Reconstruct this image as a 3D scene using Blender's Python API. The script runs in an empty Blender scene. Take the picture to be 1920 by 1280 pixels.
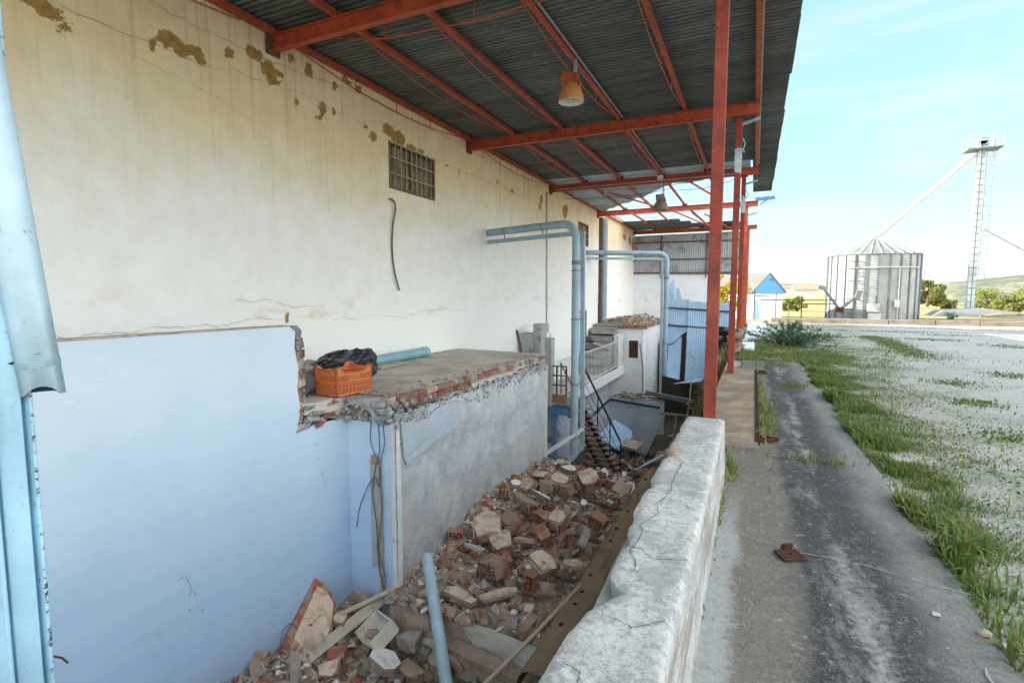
import bpy, bmesh, math, random
import numpy as np
from mathutils import Vector, Matrix, Euler, noise as mn
random.seed(7)
rng = np.random.default_rng(11)
R = math.radians
S = bpy.context.scene
COL = S.collection
V = Vector

# ------------------------------------------------------------------ object helpers
def wloc(o):
    p = V((0, 0, 0))
    while o is not None:
        p += o.location
        o = o.parent
    return p

def tag(o, label=None, cat=None, group=None, kind=None):
    if label: o['label'] = label
    if cat: o['category'] = cat
    if group: o['group'] = group
    if kind: o['kind'] = kind
    return o

def thing(name, loc, label, cat, group=None, rz=0.0):
    o = bpy.data.objects.new(name, None)
    o.empty_display_size = 0.2
    COL.objects.link(o)
    o.location = loc
    o.rotation_euler = (0, 0, rz)
    return tag(o, label, cat, group)

def link(name, me, parent=None, origin=None):
    """link a mesh whose vertices are in world coordinates (no rotated parents)"""
    o = bpy.data.objects.new(name, me)
    COL.objects.link(o)
    if parent is not None:
        L = wloc(parent)
        o.parent = parent
        me.transform(Matrix.Translation(-L))
    else:
        if origin is None:
            n = len(me.vertices)
            co = np.empty(n * 3, np.float32); me.vertices.foreach_get('co', co); co = co.reshape(-1, 3)
            lo, hi = co.min(0), co.max(0)
            origin = V(((lo[0] + hi[0]) / 2, (lo[1] + hi[1]) / 2, lo[2]))
        origin = V(origin)
        me.transform(Matrix.Translation(-origin))
        o.location = origin
    return o

def basis(d, up=(0, 0, 1)):
    d = V(d).normalized(); up = V(up)
    if abs(d.dot(up)) > .98: up = V((1, 0, 0))
    x = d.cross(up).normalized()
    return x, d, x.cross(d).normalized()

class MB:
    def __init__(s):
        s.v = []; s.f = []; s.m = []
    def add(s, vs, fs, m=0):
        k = len(s.v)
        s.v += [tuple(p) for p in vs]
        s.f += [tuple(i + k for i in f) for f in fs]
        s.m += [m] * len(fs)
        return s
    def box(s, c, d, rot=None, m=0, jit=0.0):
        c = V(c); h = V(d) / 2
        vs = []
        for z in (-1, 1):
            for y in (-1, 1):
                for x in (-1, 1):
                    p = V((x * h.x, y * h.y, z * h.z))
                    if jit: p += V((random.uniform(-jit, jit), random.uniform(-jit, jit), random.uniform(-jit, jit)))
                    if rot is not None: p = rot @ p
                    vs.append(c + p)
        return s.add(vs, [(0, 2, 3, 1), (4, 5, 7, 6), (0, 1, 5, 4), (2, 6, 7, 3), (0, 4, 6, 2), (1, 3, 7, 5)], m)
    def bx(s, x0, x1, y0, y1, z0, z1, m=0):
        return s.box(((x0 + x1) / 2, (y0 + y1) / 2, (z0 + z1) / 2), (abs(x1 - x0), abs(y1 - y0), abs(z1 - z0)), None, m)
    def bar(s, a, b, w, h, up=(0, 0, 1), m=0):
        a, b = V(a), V(b)
        x, d, z = basis(b - a, up)
        vs = []
        for p in (a, b):
            for sx, sz in ((-1, -1), (1, -1), (1, 1), (-1, 1)):
                vs.append(p + x * sx * w / 2 + z * sz * h / 2)
        return s.add(vs, [(0, 1, 2, 3), (4, 7, 6, 5), (0, 4, 5, 1), (1, 5, 6, 2), (2, 6, 7, 3), (3, 7, 4, 0)], m)
    def ibeam(s, a, b, w, h, t=.012, up=(0, 0, 1), m=0):
        a, b = V(a), V(b)
        x, d, z = basis(b - a, up)
        o = z * (h / 2 - t / 2)
        s.bar(a + o, b + o, w, t, up, m); s.bar(a - o, b - o, w, t, up, m)
        s.bar(a, b, t, h - 2 * t, up, m)
        return s
    def tube(s, pts, r, n=10, cap=True, m=0, r2=None):
        pts = [V(p) for p in pts]
        N = len(pts); k = len(s.v); prev = None
        for i, p in enumerate(pts):
            d = (pts[min(i + 1, N - 1)] - pts[max(i - 1, 0)]).normalized()
            if prev is None: x, _, z = basis(d)
            else:
                x = (prev - d * prev.dot(d)).normalized(); z = x.cross(d).normalized()
            prev = x
            rr = r if r2 is None else r + (r2 - r) * i / max(1, N - 1)
            for j in range(n):
                a = 2 * math.pi * j / n
                s.v.append(tuple(p + x * math.cos(a) * rr + z * math.sin(a) * rr))
        for i in range(N - 1):
            for j in range(n):
                a = k + i * n + j; b = k + i * n + (j + 1) % n
                s.f.append((a, b, b + n, a + n)); s.m.append(m)
        if cap:
            s.f.append(tuple(k + j for j in range(n))[::-1]); s.m.append(m)
            s.f.append(tuple(k + (N - 1) * n + j for j in range(n))); s.m.append(m)
        return s
    def lathe(s, c, prof, n=24, m=0, a0=0.0, a1=2 * math.pi):
        c = V(c); k = len(s.v); full = abs(a1 - a0 - 2 * math.pi) < 1e-6
        nn = n if full else n + 1
        for r, z in prof:
            for j in range(nn):
                a = a0 + (a1 - a0) * j / n
                s.v.append((c.x + r * math.cos(a), c.y + r * math.sin(a), c.z + z))
        for i in range(len(prof) - 1):
            for j in range(n):
                a = k + i * nn + j; b = k + i * nn + (j + 1) % nn
                s.f.append((a, b, b + nn, a + nn)); s.m.append(m)
        return s
    def prism(s, poly, ext, m=0, mside=None):
        """poly: coplanar list of points; ext: extrusion vector"""
        poly = [V(p) for p in poly]; e = V(ext); n = len(poly)
        nrm = V((0, 0, 0))
        for i in range(n): nrm += poly[i].cross(poly[(i + 1) % n])
        if nrm.dot(e) < 0: poly = poly[::-1]
        vs = poly + [p + e for p in poly]
        k = len(s.v); s.v += [tuple(p) for p in vs]
        s.f.append(tuple(range(k + n - 1, k - 1, -1))); s.m.append(m)
        s.f.append(tuple(range(k + n, k + 2 * n))); s.m.append(m)
        for i in range(n):
            j = (i + 1) % n
            s.f.append((k + i, k + j, k + n + j, k + n + i)); s.m.append(m if mside is None else mside)
        return s
    def cells(s, org, ax, ay, az, grid, us, vs_, L, m=0, jag=0.0):
        """hollow brick: 2D boolean grid extruded along ax*L; us, vs_ grid lines along ay, az"""
        org, ax, ay, az = V(org), V(ax), V(ay), V(az)
        nu, nv = len(us), len(vs_)
        jit = {}
        def P(i, j, e):
            if e and jag:
                if (i, j) not in jit: jit[(i, j)] = random.uniform(-jag, jag * .2)
                l = L + jit[(i, j)]
            else: l = L * e
            return org + ax * l + ay * us[i] + az * vs_[j]
        idx = {}
        def I(i, j, e):
            if (i, j, e) not in idx:
                idx[(i, j, e)] = len(s.v); s.v.append(tuple(P(i, j, e)))
            return idx[(i, j, e)]
        def on(i, j): return 0 <= i < nu - 1 and 0 <= j < nv - 1 and grid[i][j]
        for i in range(nu - 1):
            for j in range(nv - 1):
                if not grid[i][j]: continue
                s.f.append((I(i, j, 0), I(i, j + 1, 0), I(i + 1, j + 1, 0), I(i + 1, j, 0))); s.m.append(m)
                s.f.append((I(i, j, 1), I(i + 1, j, 1), I(i + 1, j + 1, 1), I(i, j + 1, 1))); s.m.append(m)
                for (di, dj, a, b) in ((-1, 0, (i, j), (i, j + 1)), (1, 0, (i + 1, j + 1), (i + 1, j)), (0, -1, (i + 1, j), (i, j)), (0, 1, (i, j + 1), (i + 1, j + 1))):
                    if not on(i + di, j + dj):
                        s.f.append((I(*a, 0), I(*b, 0), I(*b, 1), I(*a, 1))[::-1]); s.m.append(m)
        return s
    def hollow(s, org, ax, ay, az, L, W, H, nu=3, nv=2, t=.012, m=0, jag=0.0):
        cu = (W - t * (nu + 1)) / nu; cv = (H - t * (nv + 1)) / nv
        us = [0]; vs_ = [0]
        for i in range(nu): us += [us[-1] + t, us[-1] + t + cu]
        us.append(us[-1] + t)
        for i in range(nv): vs_ += [vs_[-1] + t, vs_[-1] + t + cv]
        vs_.append(vs_[-1] + t)
        grid = [[not (i % 2 == 1 and j % 2 == 1) for j in range(len(vs_) - 1)] for i in range(len(us) - 1)]
        return s.cells(org, ax, ay, az, grid, us, vs_, L, m, jag)
    def lump(s, c, d, rot=None, m=0, rough=.22):
        """irregular stone: jittered truncated block with 14 verts"""
        c = V(c); h = V(d) / 2
        bm = bmesh.new()
        for _ in range(13):
            p = V((random.uniform(-1, 1), random.uniform(-1, 1), random.uniform(-1, 1)))
            q = p / max(abs(p.x), abs(p.y), abs(p.z))
            q = q * (1 - random.uniform(0, rough))
            p = V((q.x * h.x, q.y * h.y, q.z * h.z))
            if rot is not None: p = rot @ p
            bm.verts.new(c + p)
        bmesh.ops.convex_hull(bm, input=bm.verts)
        bm.verts.index_update(); 
        used = [v for v in bm.verts if v.link_faces]
        mp = {v: i for i, v in enumerate(used)}
        s.add([v.co.copy() for v in used], [tuple(mp[v] for v in f.verts) for f in bm.faces], m)
        bm.free()
        return s
    def mesh(s, name, mats):
        me = bpy.data.meshes.new(name)
        me.from_pydata(s.v, [], s.f)
        for m in mats: me.materials.append(m)
        if len(mats) > 1: me.polygons.foreach_set('material_index', np.array(s.m, np.int32))
        me.validate()
        return me
    def build(s, name, mats, parent=None, smooth=False, bevel=0.0, seg=2, auto=None):
        if not isinstance(mats, (list, tuple)): mats = [mats]
        me = s.mesh(name, mats)
        if smooth or auto is not None:
            me.polygons.foreach_set('use_smooth', np.ones(len(me.polygons), bool))
            if auto is not None: me.set_sharp_from_angle(angle=R(auto))
        me.update()
        o = link(name, me, parent)
        if bevel:
            b = o.modifiers.new('bevel', 'BEVEL'); b.width = bevel; b.segments = seg; b.limit_method = 'ANGLE'; b.angle_limit = R(40)
        return o

def children(o): return [c for c in COL.objects if c.parent is o]
def copy_tree(o, parent=None):
    c = o.copy(); COL.objects.link(c)
    if parent is not None: c.parent = parent; c.matrix_parent_inverse = o.matrix_parent_inverse.copy()
    for ch in children(o): copy_tree(ch, c)
    return c

def fb(x, y, z=0.0, oct=4, s=1.0):
    return mn.fractal(V((x * s, y * s, z * s)), 1.0, 2.0, oct)
def rot(rx=0, ry=0, rz=0): return Euler((R(rx), R(ry), R(rz))).to_matrix()

def gridmesh(name, us, vs_, fn, keep=None):
    nu, nv = len(us), len(vs_)
    co = [fn(u, w) for u in us for w in vs_]
    fs = []
    for i in range(nu - 1):
        for j in range(nv - 1):
            if keep is None or keep((us[i] + us[i + 1]) / 2, (vs_[j] + vs_[j + 1]) / 2):
                fs.append((i * nv + j, (i + 1) * nv + j, (i + 1) * nv + j + 1, i * nv + j + 1))
    me = bpy.data.meshes.new(name)
    me.from_pydata(co, [], fs)
    return me
def steps(a, b, d):
    n = max(1, round((b - a) / d)); return [a + (b - a) * i / n for i in range(n + 1)]

def strip(mb, pts, w, nrm, m=0, taper=True):
    """thin crack ribbon lying on a surface with normal nrm"""
    pts = [V(p) for p in pts]; nrm = V(nrm); N = len(pts); k = len(mb.v)
    for i, p in enumerate(pts):
        d = (pts[min(i + 1, N - 1)] - pts[max(i - 1, 0)]).normalized()
        q = d.cross(nrm).normalized()
        ww = w * (random.uniform(.35, 1.3)) / 2
        if taper and i in (0, N - 1): ww *= .2
        mb.v.append(tuple(p + q * ww)); mb.v.append(tuple(p - q * ww))
    for i in range(N - 1):
        a = k + 2 * i
        mb.f.append((a, a + 1, a + 3, a + 2)); mb.m.append(m)
def wiggle(pts, n, amp, axis):
    """resample a polyline with noise along axis"""
    pts = [V(p) for p in pts]; out = []
    seed = random.uniform(0, 50)
    for i in range(len(pts) - 1):
        for k in range(n):
            t = k / n
            p = pts[i].lerp(pts[i + 1], t)
            out.append(p + V(axis) * fb(seed + i + t, seed, 0, 4, 3.0) * amp)
    out.append(pts[-1])
    return out
# ------------------------------------------------------------------ materials
class NT:
    def __init__(s, name, rough=.85, metal=0.0, spec=.3):
        s.mat = bpy.data.materials.new(name); s.mat.use_nodes = True
        s.t = s.mat.node_tree; s.n = s.t.nodes; s.b = s.n['Principled BSDF']
        s.b.inputs['Roughness'].default_value = rough
        s.b.inputs['Metallic'].default_value = metal
        s.b.inputs['Specular IOR Level'].default_value = spec
        s.geo = s.n.new('ShaderNodeNewGeometry')
        s.P = s.geo.outputs['Position']
    def L(s, a, b): s.t.links.new(a, b)
    def put(s, sock, val):
        if hasattr(val, 'is_output'): s.L(val, sock)
        elif isinstance(val, (tuple, list)) and len(val) == 3 and sock.type == 'RGBA': sock.default_value = (*val, 1)
        else: sock.default_value = val
    def obj(s):
        return s.n.new('ShaderNodeTexCoord').outputs['Object']
    def scale(s, vec, sc):
        m = s.n.new('ShaderNodeMapping'); s.L(vec, m.inputs['Vector']); m.inputs['Scale'].default_value = sc
        return m.outputs['Vector']
    def noise(s, sc=5, det=5, ro=.6, vec=None, dist=0.0, out='Fac'):
        x = s.n.new('ShaderNodeTexNoise'); s.L(vec if vec is not None else s.P, x.inputs['Vector'])
        x.inputs['Scale'].default_value = sc; x.inputs['Detail'].default_value = det
        x.inputs['Roughness'].default_value = ro; x.inputs['Distortion'].default_value = dist
        return x.outputs[out]
    def voro(s, sc=5, vec=None, feat='F1', out='Distance'):
        x = s.n.new('ShaderNodeTexVoronoi'); s.L(vec if vec is not None else s.P, x.inputs['Vector'])
        x.inputs['Scale'].default_value = sc; x.feature = feat
        return x.outputs[out]
    def ramp(s, fac, stops, interp='LINEAR'):
        x = s.n.new('ShaderNodeValToRGB'); s.L(fac, x.inputs['Fac']); e = x.color_ramp.elements
        x.color_ramp.interpolation = interp
        while len(e) < len(stops): e.new(.5)
        for k, (p, c) in enumerate(stops):
            e[k].position = p
            e[k].color = (c, c, c, 1) if isinstance(c, (int, float)) else (*c, 1)
        return x.outputs['Color']
    def mix(s, fac, a, b, mode='MIX'):
        x = s.n.new('ShaderNodeMix'); x.data_type = 'RGBA'; x.blend_type = mode
        s.put(x.inputs['Factor'], fac); s.put(x.inputs['A'], a) if False else None
        ins = [i for i in x.inputs if i.type == 'RGBA']
        s.put(ins[0], a); s.put(ins[1], b)
        return [o for o in x.outputs if o.type == 'RGBA'][0]
    def math(s, op, a, b=0.0, clamp=False):
        x = s.n.new('ShaderNodeMath'); x.operation = op; x.use_clamp = clamp
        s.put(x.inputs[0], a); s.put(x.inputs[1], b)
        return x.outputs[0]
    def sep(s, vec=None):
        x = s.n.new('ShaderNodeSeparateXYZ'); s.L(vec if vec is not None else s.P, x.inputs[0])
        return x.outputs
    def mrange(s, v, a, b, c=0.0, d=1.0):
        x = s.n.new('ShaderNodeMapRange'); s.put(x.inputs[0], v)
        for i, q in enumerate((a, b, c, d)): x.inputs[i + 1].default_value = q
        return x.outputs[0]
    def attr(s, name):
        x = s.n.new('ShaderNodeAttribute'); x.attribute_name = name
        return x.outputs['Fac']
    def rnd(s): return s.n.new('ShaderNodeObjectInfo').outputs['Random']
    def bump(s, h, st=.3, dist=.02):
        x = s.n.new('ShaderNodeBump'); x.inputs['Strength'].default_value = st; x.inputs['Distance'].default_value = dist
        s.L(h, x.inputs['Height'])
        prev = s.b.inputs['Normal'].links
        if prev: s.L(prev[0].from_socket, x.inputs['Normal'])
        s.L(x.outputs[0], s.b.inputs['Normal'])
        return s
    def col(s, c): s.put(s.b.inputs['Base Color'], c); return s
    def rough(s, c): s.put(s.b.inputs['Roughness'], c); return s

def basic(name, c, var=.25, sc=6, rough=.85, metal=0.0, dirt=None, bump=.25, bsc=40, rnd=.0, spec=.3, obj=False):
    """base colour with two noise scales, optional dirt (colour, coverage, scale) and bump"""
    m = NT(name, rough, metal, spec)
    vec = m.obj() if obj else m.P
    n = m.noise(sc, 6, .65, vec)
    d = tuple(x * (1 - var) for x in c); l = tuple(min(1, x * (1 + var)) for x in c)
    k = m.ramp(n, [(.3, d), (.7, l)])
    f = m.noise(sc * 9, 4, .7, vec)
    k = m.mix(.35, k, m.ramp(f, [(.3, d), (.7, l)]))
    if dirt:
        dc, cov, ds = dirt
        dn = m.noise(ds, 7, .7, vec, .4)
        k = m.mix(m.ramp(dn, [(1 - cov - .06, 0.0), (1 - cov + .06, 1.0)]), k, dc)
    if rnd:
        hv = m.n.new('ShaderNodeHueSaturation'); m.L(k, hv.inputs['Color'])
        m.L(m.mrange(m.rnd(), 0, 1, 1 - rnd, 1 + rnd), hv.inputs['Value']); k = hv.outputs[0]
    m.col(k)
    if bump: m.bump(m.noise(bsc, 5, .7, vec), bump, .012)
    return m.mat

def m_upper_wall():
    m = NT('stained cream render', .9)
    X, Y, Z = m.sep()
    big = m.noise(.55, 5, .6, None, .6)
    zz = m.math('SUBTRACT', m.math('ADD', Z, m.math('MULTIPLY', m.math('SUBTRACT', big, .5), 2.6)), m.mrange(Y, 7, 20, 0, .75))
    base = m.ramp(m.mrange(zz, .4, 5.0), [(0.0, (.87, .87, .85)), (.46, (.86, .86, .815)), (.62, (.82, .77, .61)), (.80, (.82, .68, .39)), (1.0, (.84, .70, .46))])  # cream towards the top mixes stain with warm bounce light put into the colour
    # fine mottling
    n2 = m.noise(3.2, 7, .7)
    base = m.mix(m.mrange(Z, .8, 4.2, .10, .42), base, m.mix(m.ramp(n2, [(.35, 0.0), (.72, 1.0)]), base, (.54, .43, .25)), 'MIX')
    # vertical rain streaks, strongest under the roof
    st = m.noise(1.0, 6, .65, m.scale(m.P, (1, 7.0, .32)))
    stm = m.math('MULTIPLY', m.ramp(st, [(.54, 0.0), (.72, 1.0)]), m.mrange(Z, 2.2, 4.8, .0, .55))
    base = m.mix(stm, base, (.42, .25, .09))
    st2 = m.noise(1.0, 4, .6, m.scale(m.P, (1, 22.0, .5)))
    base = m.mix(m.math('MULTIPLY', m.ramp(st2, [(.58, 0.0), (.75, 1.0)]), m.mrange(Z, 2.8, 4.8, 0, .5)), base, (.36, .22, .10))
    # yellowed damp smears low down
    dm = m.noise(1.0, 5, .6, m.scale(m.P, (1, .9, 2.2)), .5)
    dmm = m.math('MULTIPLY', m.ramp(dm, [(.55, 0.0), (.72, 1.0)]), m.math('MULTIPLY', m.mrange(Z, .7, 1.2), m.mrange(Z, 1.7, 1.25)))
    base = m.mix(m.math('MULTIPLY', dmm, .75), base, (.62, .47, .22))
    # whitewashed lower band below the hairline crack
    wn = m.math('ADD', Z, m.math('MULTIPLY', m.math('SUBTRACT', m.noise(2.0, 5, .6), .5), .25))
    base = m.mix(m.mrange(wn, 1.16, 1.10), base, (.85, .855, .81))
    # plaster lost down to the brown scratch coat
    p = m.math('ADD', m.attr('patch'), m.math('MULTIPLY', m.math('SUBTRACT', m.noise(9.0, 8, .75), .5), 1.9))
    pm = m.ramp(p, [(.50, 0.0), (.53, 1.0)])
    brown = m.ramp(m.noise(11, 7, .75), [(.3, (.22, .115, .03)), (.5, (.35, .20, .06)), (.7, (.50, .33, .14))])
    base = m.mix(pm, base, brown)
    halo = m.ramp(p, [(.40, 0.0), (.5, .25)])
    base = m.mix(m.math('MULTIPLY', halo, m.math('SUBTRACT', 1.0, pm)), base, (.50, .30, .10))
    # specks
    sp = m.noise(24, 3, .7)
    base = m.mix(m.math('MULTIPLY', m.ramp(sp, [(.70, 0.0), (.74, 1.0)]), m.mrange(Z, 1.0, 4.5, .15, .6)), base, (.30, .19, .09))
    m.col(base)
    h = m.math('SUBTRACT', m.math('ADD', m.math('MULTIPLY', m.noise(60, 4, .7), .35), m.math('MULTIPLY', m.noise(5, 6, .6), .9)), m.math('MULTIPLY', pm, 2.2))
    m.bump(h, .5, .022)
    return m.mat

def m_white_wall():
    m = NT('white paint with blue shade', .75)
    X, Y, Z = m.sep()
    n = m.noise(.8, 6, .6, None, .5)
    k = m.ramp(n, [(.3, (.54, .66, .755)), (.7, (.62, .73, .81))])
    k = m.mix(m.mrange(m.math('ADD', Z, m.math('MULTIPLY', n, .5)), -1.9, 1.1), m.mix(.72, k, (.22, .44, .78)), k)  # deeper blue towards the bottom: sky-lit shade put into the wall colour
    sm = m.noise(2.6, 6, .7, m.scale(m.P, (1, .6, 1.6)), 1.0)
    k = m.mix(m.math('MULTIPLY', m.ramp(sm, [(.55, 0.0), (.75, 1.0)]), .16), k, (.40, .44, .55))
    sp = m.noise(38, 3, .6)
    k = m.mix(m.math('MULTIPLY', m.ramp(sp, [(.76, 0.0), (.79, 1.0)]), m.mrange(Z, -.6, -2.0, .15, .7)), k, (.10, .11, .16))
    rl = m.noise(1.0, 5, .7, m.scale(m.P, (1, .35, 6)), .3)
    k = m.mix(m.math('MULTIPLY', m.ramp(rl, [(.40, 0.0), (.66, 1.0)]), .22), k, (.62, .71, .80))
    sc = m.noise(1.0, 7, .8, m.scale(m.P, (1, 3.5, 9)), 2.0)
    k = m.mix(m.math('MULTIPLY', m.ramp(sc, [(.58, 0.0), (.68, 1.0)]), .24), k, (.34, .33, .34))
    bt = m.math('ADD', Z, m.math('MULTIPLY', m.noise(5, 6, .7), .9))
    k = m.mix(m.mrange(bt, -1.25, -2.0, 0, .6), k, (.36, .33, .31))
    m.col(k)
    m.bump(m.math('ADD', m.math('MULTIPLY', m.noise(70, 4, .7), .25), m.noise(3, 5, .6)), .35, .02)
    return m.mat

def m_grey_render():
    m = NT('grey cement render', .9)
    X, Y, Z = m.sep()
    n = m.noise(1.6, 7, .68, None, .8)
    k = m.ramp(n, [(.28, (.29, .31, .335)), (.5, (.42, .44, .465)), (.72, (.55, .565, .585))])
    tr = m.noise(1.0, 5, .6, m.scale(m.P, (1, 2.0, 4.5)), 1.4)
    k = m.mix(m.math('MULTIPLY', m.ramp(tr, [(.52, 0.0), (.70, 1.0)]), .55), k, (.60, .61, .64))
    k = m.mix(m.math('MULTIPLY', m.ramp(m.noise(4.5, 6, .7), [(.56, 0.0), (.7, 1.0)]), .5), k, (.20, .19, .20))
    k = m.mix(m.math('MULTIPLY', m.mrange(m.math('ADD', Z, m.math('MULTIPLY', n, .6)), -1.0, -1.9), .45), k, (.22, .17, .13))
    m.col(k); m.bump(m.math('ADD', m.noise(5, 7, .7, None, .8), m.math('MULTIPLY', m.noise(60, 3, .7), .3)), .55, .03)
    return m.mat

def m_path():
    m = NT('stained path concrete', .92)
    X, Y, Z = m.sep()
    w = m.math('MULTIPLY', m.math('SUBTRACT', m.noise(1.3, 5, .6), .5), .32)
    xx = m.math('ADD', X, w)
    n = m.noise(3.0, 8, .72)
    n2 = m.noise(m_path_s, 6, .75)
    k = m.ramp(n, [(.3, (.21, .20, .185)), (.55, (.33, .315, .295)), (.75, (.46, .445, .425))])
    # brown earthy left half
    bm = m.mrange(m.math('ADD', xx, m.math('MULTIPLY', m.math('SUBTRACT', n2, .5), .55)), .42, .20)
    k = m.mix(m.math('MULTIPLY', bm, .72), k, m.ramp(n2, [(.3, (.066, .053, .036)), (.7, (.155, .13, .094))]))
    # black mould either side of the pale runnel and over the right half
    d = m.math('ABSOLUTE', m.math('SUBTRACT', xx, .50))
    ln = m.math('ADD', m.noise(1.0, 6, .7, m.scale(m.P, (2.2, .55, 1))), m.math('MULTIPLY', m.math('SUBTRACT', n2, .5), .45))
    dark = m.math('MULTIPLY', m.ramp(ln, [(.30, 0.0), (.47, 1.0)]), m.math('MULTIPLY', m.mrange(d, .36, .19), m.mrange(xx, .18, .29)))
    k = m.mix(m.math('MULTIPLY', dark, .94), k, (.024, .024, .027))
    dr = m.math('MULTIPLY', m.ramp(m.math('ADD', n, m.math('MULTIPLY', m.math('SUBTRACT', n2, .5), .5)), [(.36, 0.0), (.58, 1.0)]), m.mrange(xx, .48, .66))
    k = m.mix(m.math('MULTIPLY', dr, .55), k, (.085, .088, .092))
    # pale runnel
    k = m.mix(m.math('MULTIPLY', m.mrange(m.math('ADD', d, m.math('MULTIPLY', m.math('SUBTRACT', n2, .5), .16)), .065, .0), m.ramp(m.noise(1.0, 5, .6, m.scale(m.P, (3, 1.6, 1))), [(.40, .0), (.62, .85)])), k, (.46, .45, .46))
    # lichen and lime flecks
    fl = m.noise(17, 6, .75)
    k = m.mix(m.math('MULTIPLY', m.ramp(fl, [(.57, 0.0), (.68, 1.0)]), .55), k, (.50, .49, .46))
    g4 = m.noise(140, 3, .8)
    k = m.mix(m.math('MULTIPLY', m.ramp(g4, [(.5, 0.0), (.62, 1.0)]), .35), k, (.40, .39, .37))
    fl2 = m.noise(60, 4, .7)
    k = m.mix(m.math('MULTIPLY', m.ramp(fl2, [(.54, 0.0), (.66, 1.0)]), .6), k, (.05, .048, .046))
    # grey cement haunch along the wall foot
    cm = m.math('MULTIPLY', m.mrange(m.math('ADD', m.math('ADD', X, m.math('MULTIPLY', w, .6)), m.math('MULTIPLY', m.math('SUBTRACT', n2, .5), .2)), -.02, -.07), m.mrange(Y, 4.4, 3.4))
    k = m.mix(m.math('MULTIPLY', cm, .8), k, m.ramp(n2, [(.3, (.30, .32, .32)), (.7, (.44, .45, .44))]))
    m.col(k)
    m.bump(m.math('ADD', m.math('MULTIPLY', n2, .8), m.math('ADD', m.math('MULTIPLY', m.noise(90, 3, .8), .5), n)), .55, .02)
    return m.mat
m_path_s = 26

def m_gravel():
    m = NT('pale gravel', .95)
    n = m.noise(.35, 8, .65); n2 = m.noise(5, 7, .75)
    k = m.ramp(n, [(.32, (.41, .365, .32)), (.55, (.51, .46, .415)), (.72, (.58, .53, .485))])
    k = m.mix(.45, k, m.ramp(n2, [(.3, (.36, .33, .305)), (.7, (.60, .56, .53))]))
    st = m.voro(38, None, 'F1', 'Color')
    g = m.n.new('ShaderNodeRGBToBW'); m.L(st, g.inputs[0])
    k = m.mix(.24, k, m.ramp(g.outputs[0], [(.2, (.22, .20, .185)), (.8, (.74, .70, .67))]))
    tk = m.noise(1.0, 5, .65, m.scale(m.P, (.55, .05, 1)), .6)
    k = m.mix(m.math('MULTIPLY', m.ramp(tk, [(.50, 0.0), (.64, 1.0)]), .35), k, (.30, .265, .235))
    st2 = m.n.new('ShaderNodeRGBToBW'); m.L(m.voro(95, None, 'F1', 'Color'), st2.inputs[0])
    k = m.mix(.20, k, m.ramp(st2.outputs[0], [(.2, (.20, .18, .165)), (.8, (.72, .68, .65))]))
    X, Y, Z = m.sep()
    weed = m.math('MULTIPLY', m.ramp(m.noise(1.3, 8, .75), [(.36, 0.0), (.58, 1.0)]), m.mrange(m.math('SUBTRACT', X, m.math('MULTIPLY', Y, .10)), 3.4, .7, .03, 1.0))
    k = m.mix(m.math('MULTIPLY', weed, .75), k, m.ramp(n2, [(.35, (.11, .14, .055)), (.65, (.24, .25, .14))]))
    # dry land beyond the yard
    far = m.mrange(m.math('ADD', Y, m.math('MULTIPLY', n2, 3)), 35, 37)
    dry = m.ramp(m.noise(.12, 8, .7), [(.35, (.24, .21, .07)), (.5, (.44, .36, .16)), (.7, (.52, .43, .22))])
    k = m.mix(far, k, dry)
    m.col(k)
    m.bump(m.math('ADD', m.voro(38), m.math('MULTIPLY', n2, .8)), .6, .02)
    return m.mat

def m_red_steel(name, c=(.36, .048, .020), pale=None):
    m = NT(name, .55, 0, .45)
    vec = m.P
    n = m.noise(2.5, 6, .65)
    k = m.ramp(n, [(.3, tuple(x * .72 for x in c)), (.7, tuple(x * 1.2 for x in c))])
    k = m.mix(m.math('MULTIPLY', m.ramp(m.noise(7, 8, .78), [(.50, 0.0), (.62, 1.0)]), .72), k, (.10, .034, .018))
    k = m.mix(m.math('MULTIPLY', m.ramp(m.noise(1.3, 6, .7), [(.50, 0.0), (.66, 1.0)]), .4), k, (.40, .12, .06))
    k = m.mix(m.math('MULTIPLY', m.ramp(m.noise(17, 4, .7), [(.63, 0.0), (.70, 1.0)]), .5), k, (.47, .19, .11))
    k = m.mix(m.math('MULTIPLY', m.ramp(m.noise(1, 5, .7, m.scale(m.P, (9, 9, .8))), [(.56, 0.0), (.7, 1.0)]), .45), k, (.19, .045, .025))
    if pale:
        z0, z1 = pale
        X, Y, Z = m.sep()
        zz = m.math('ADD', Z, m.math('MULTIPLY', m.math('SUBTRACT', m.noise(1, 5, .6, m.scale(m.P, (30, 30, 4))), .5), .22))
        pm = m.math('MULTIPLY', m.mrange(zz, z0, z0 + .012), m.mrange(zz, z1, z1 - .012))
        pc = m.ramp(m.noise(11, 5, .7), [(.3, (.36, .42, .50)), (.7, (.60, .66, .72))])
        k = m.mix(pm, k, pc)
    m.col(k); m.rough(m.ramp(n, [(.3, .45), (.7, .75)]))
    m.bump(m.noise(70, 5, .7), .15, .004)
    return m.mat

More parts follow.
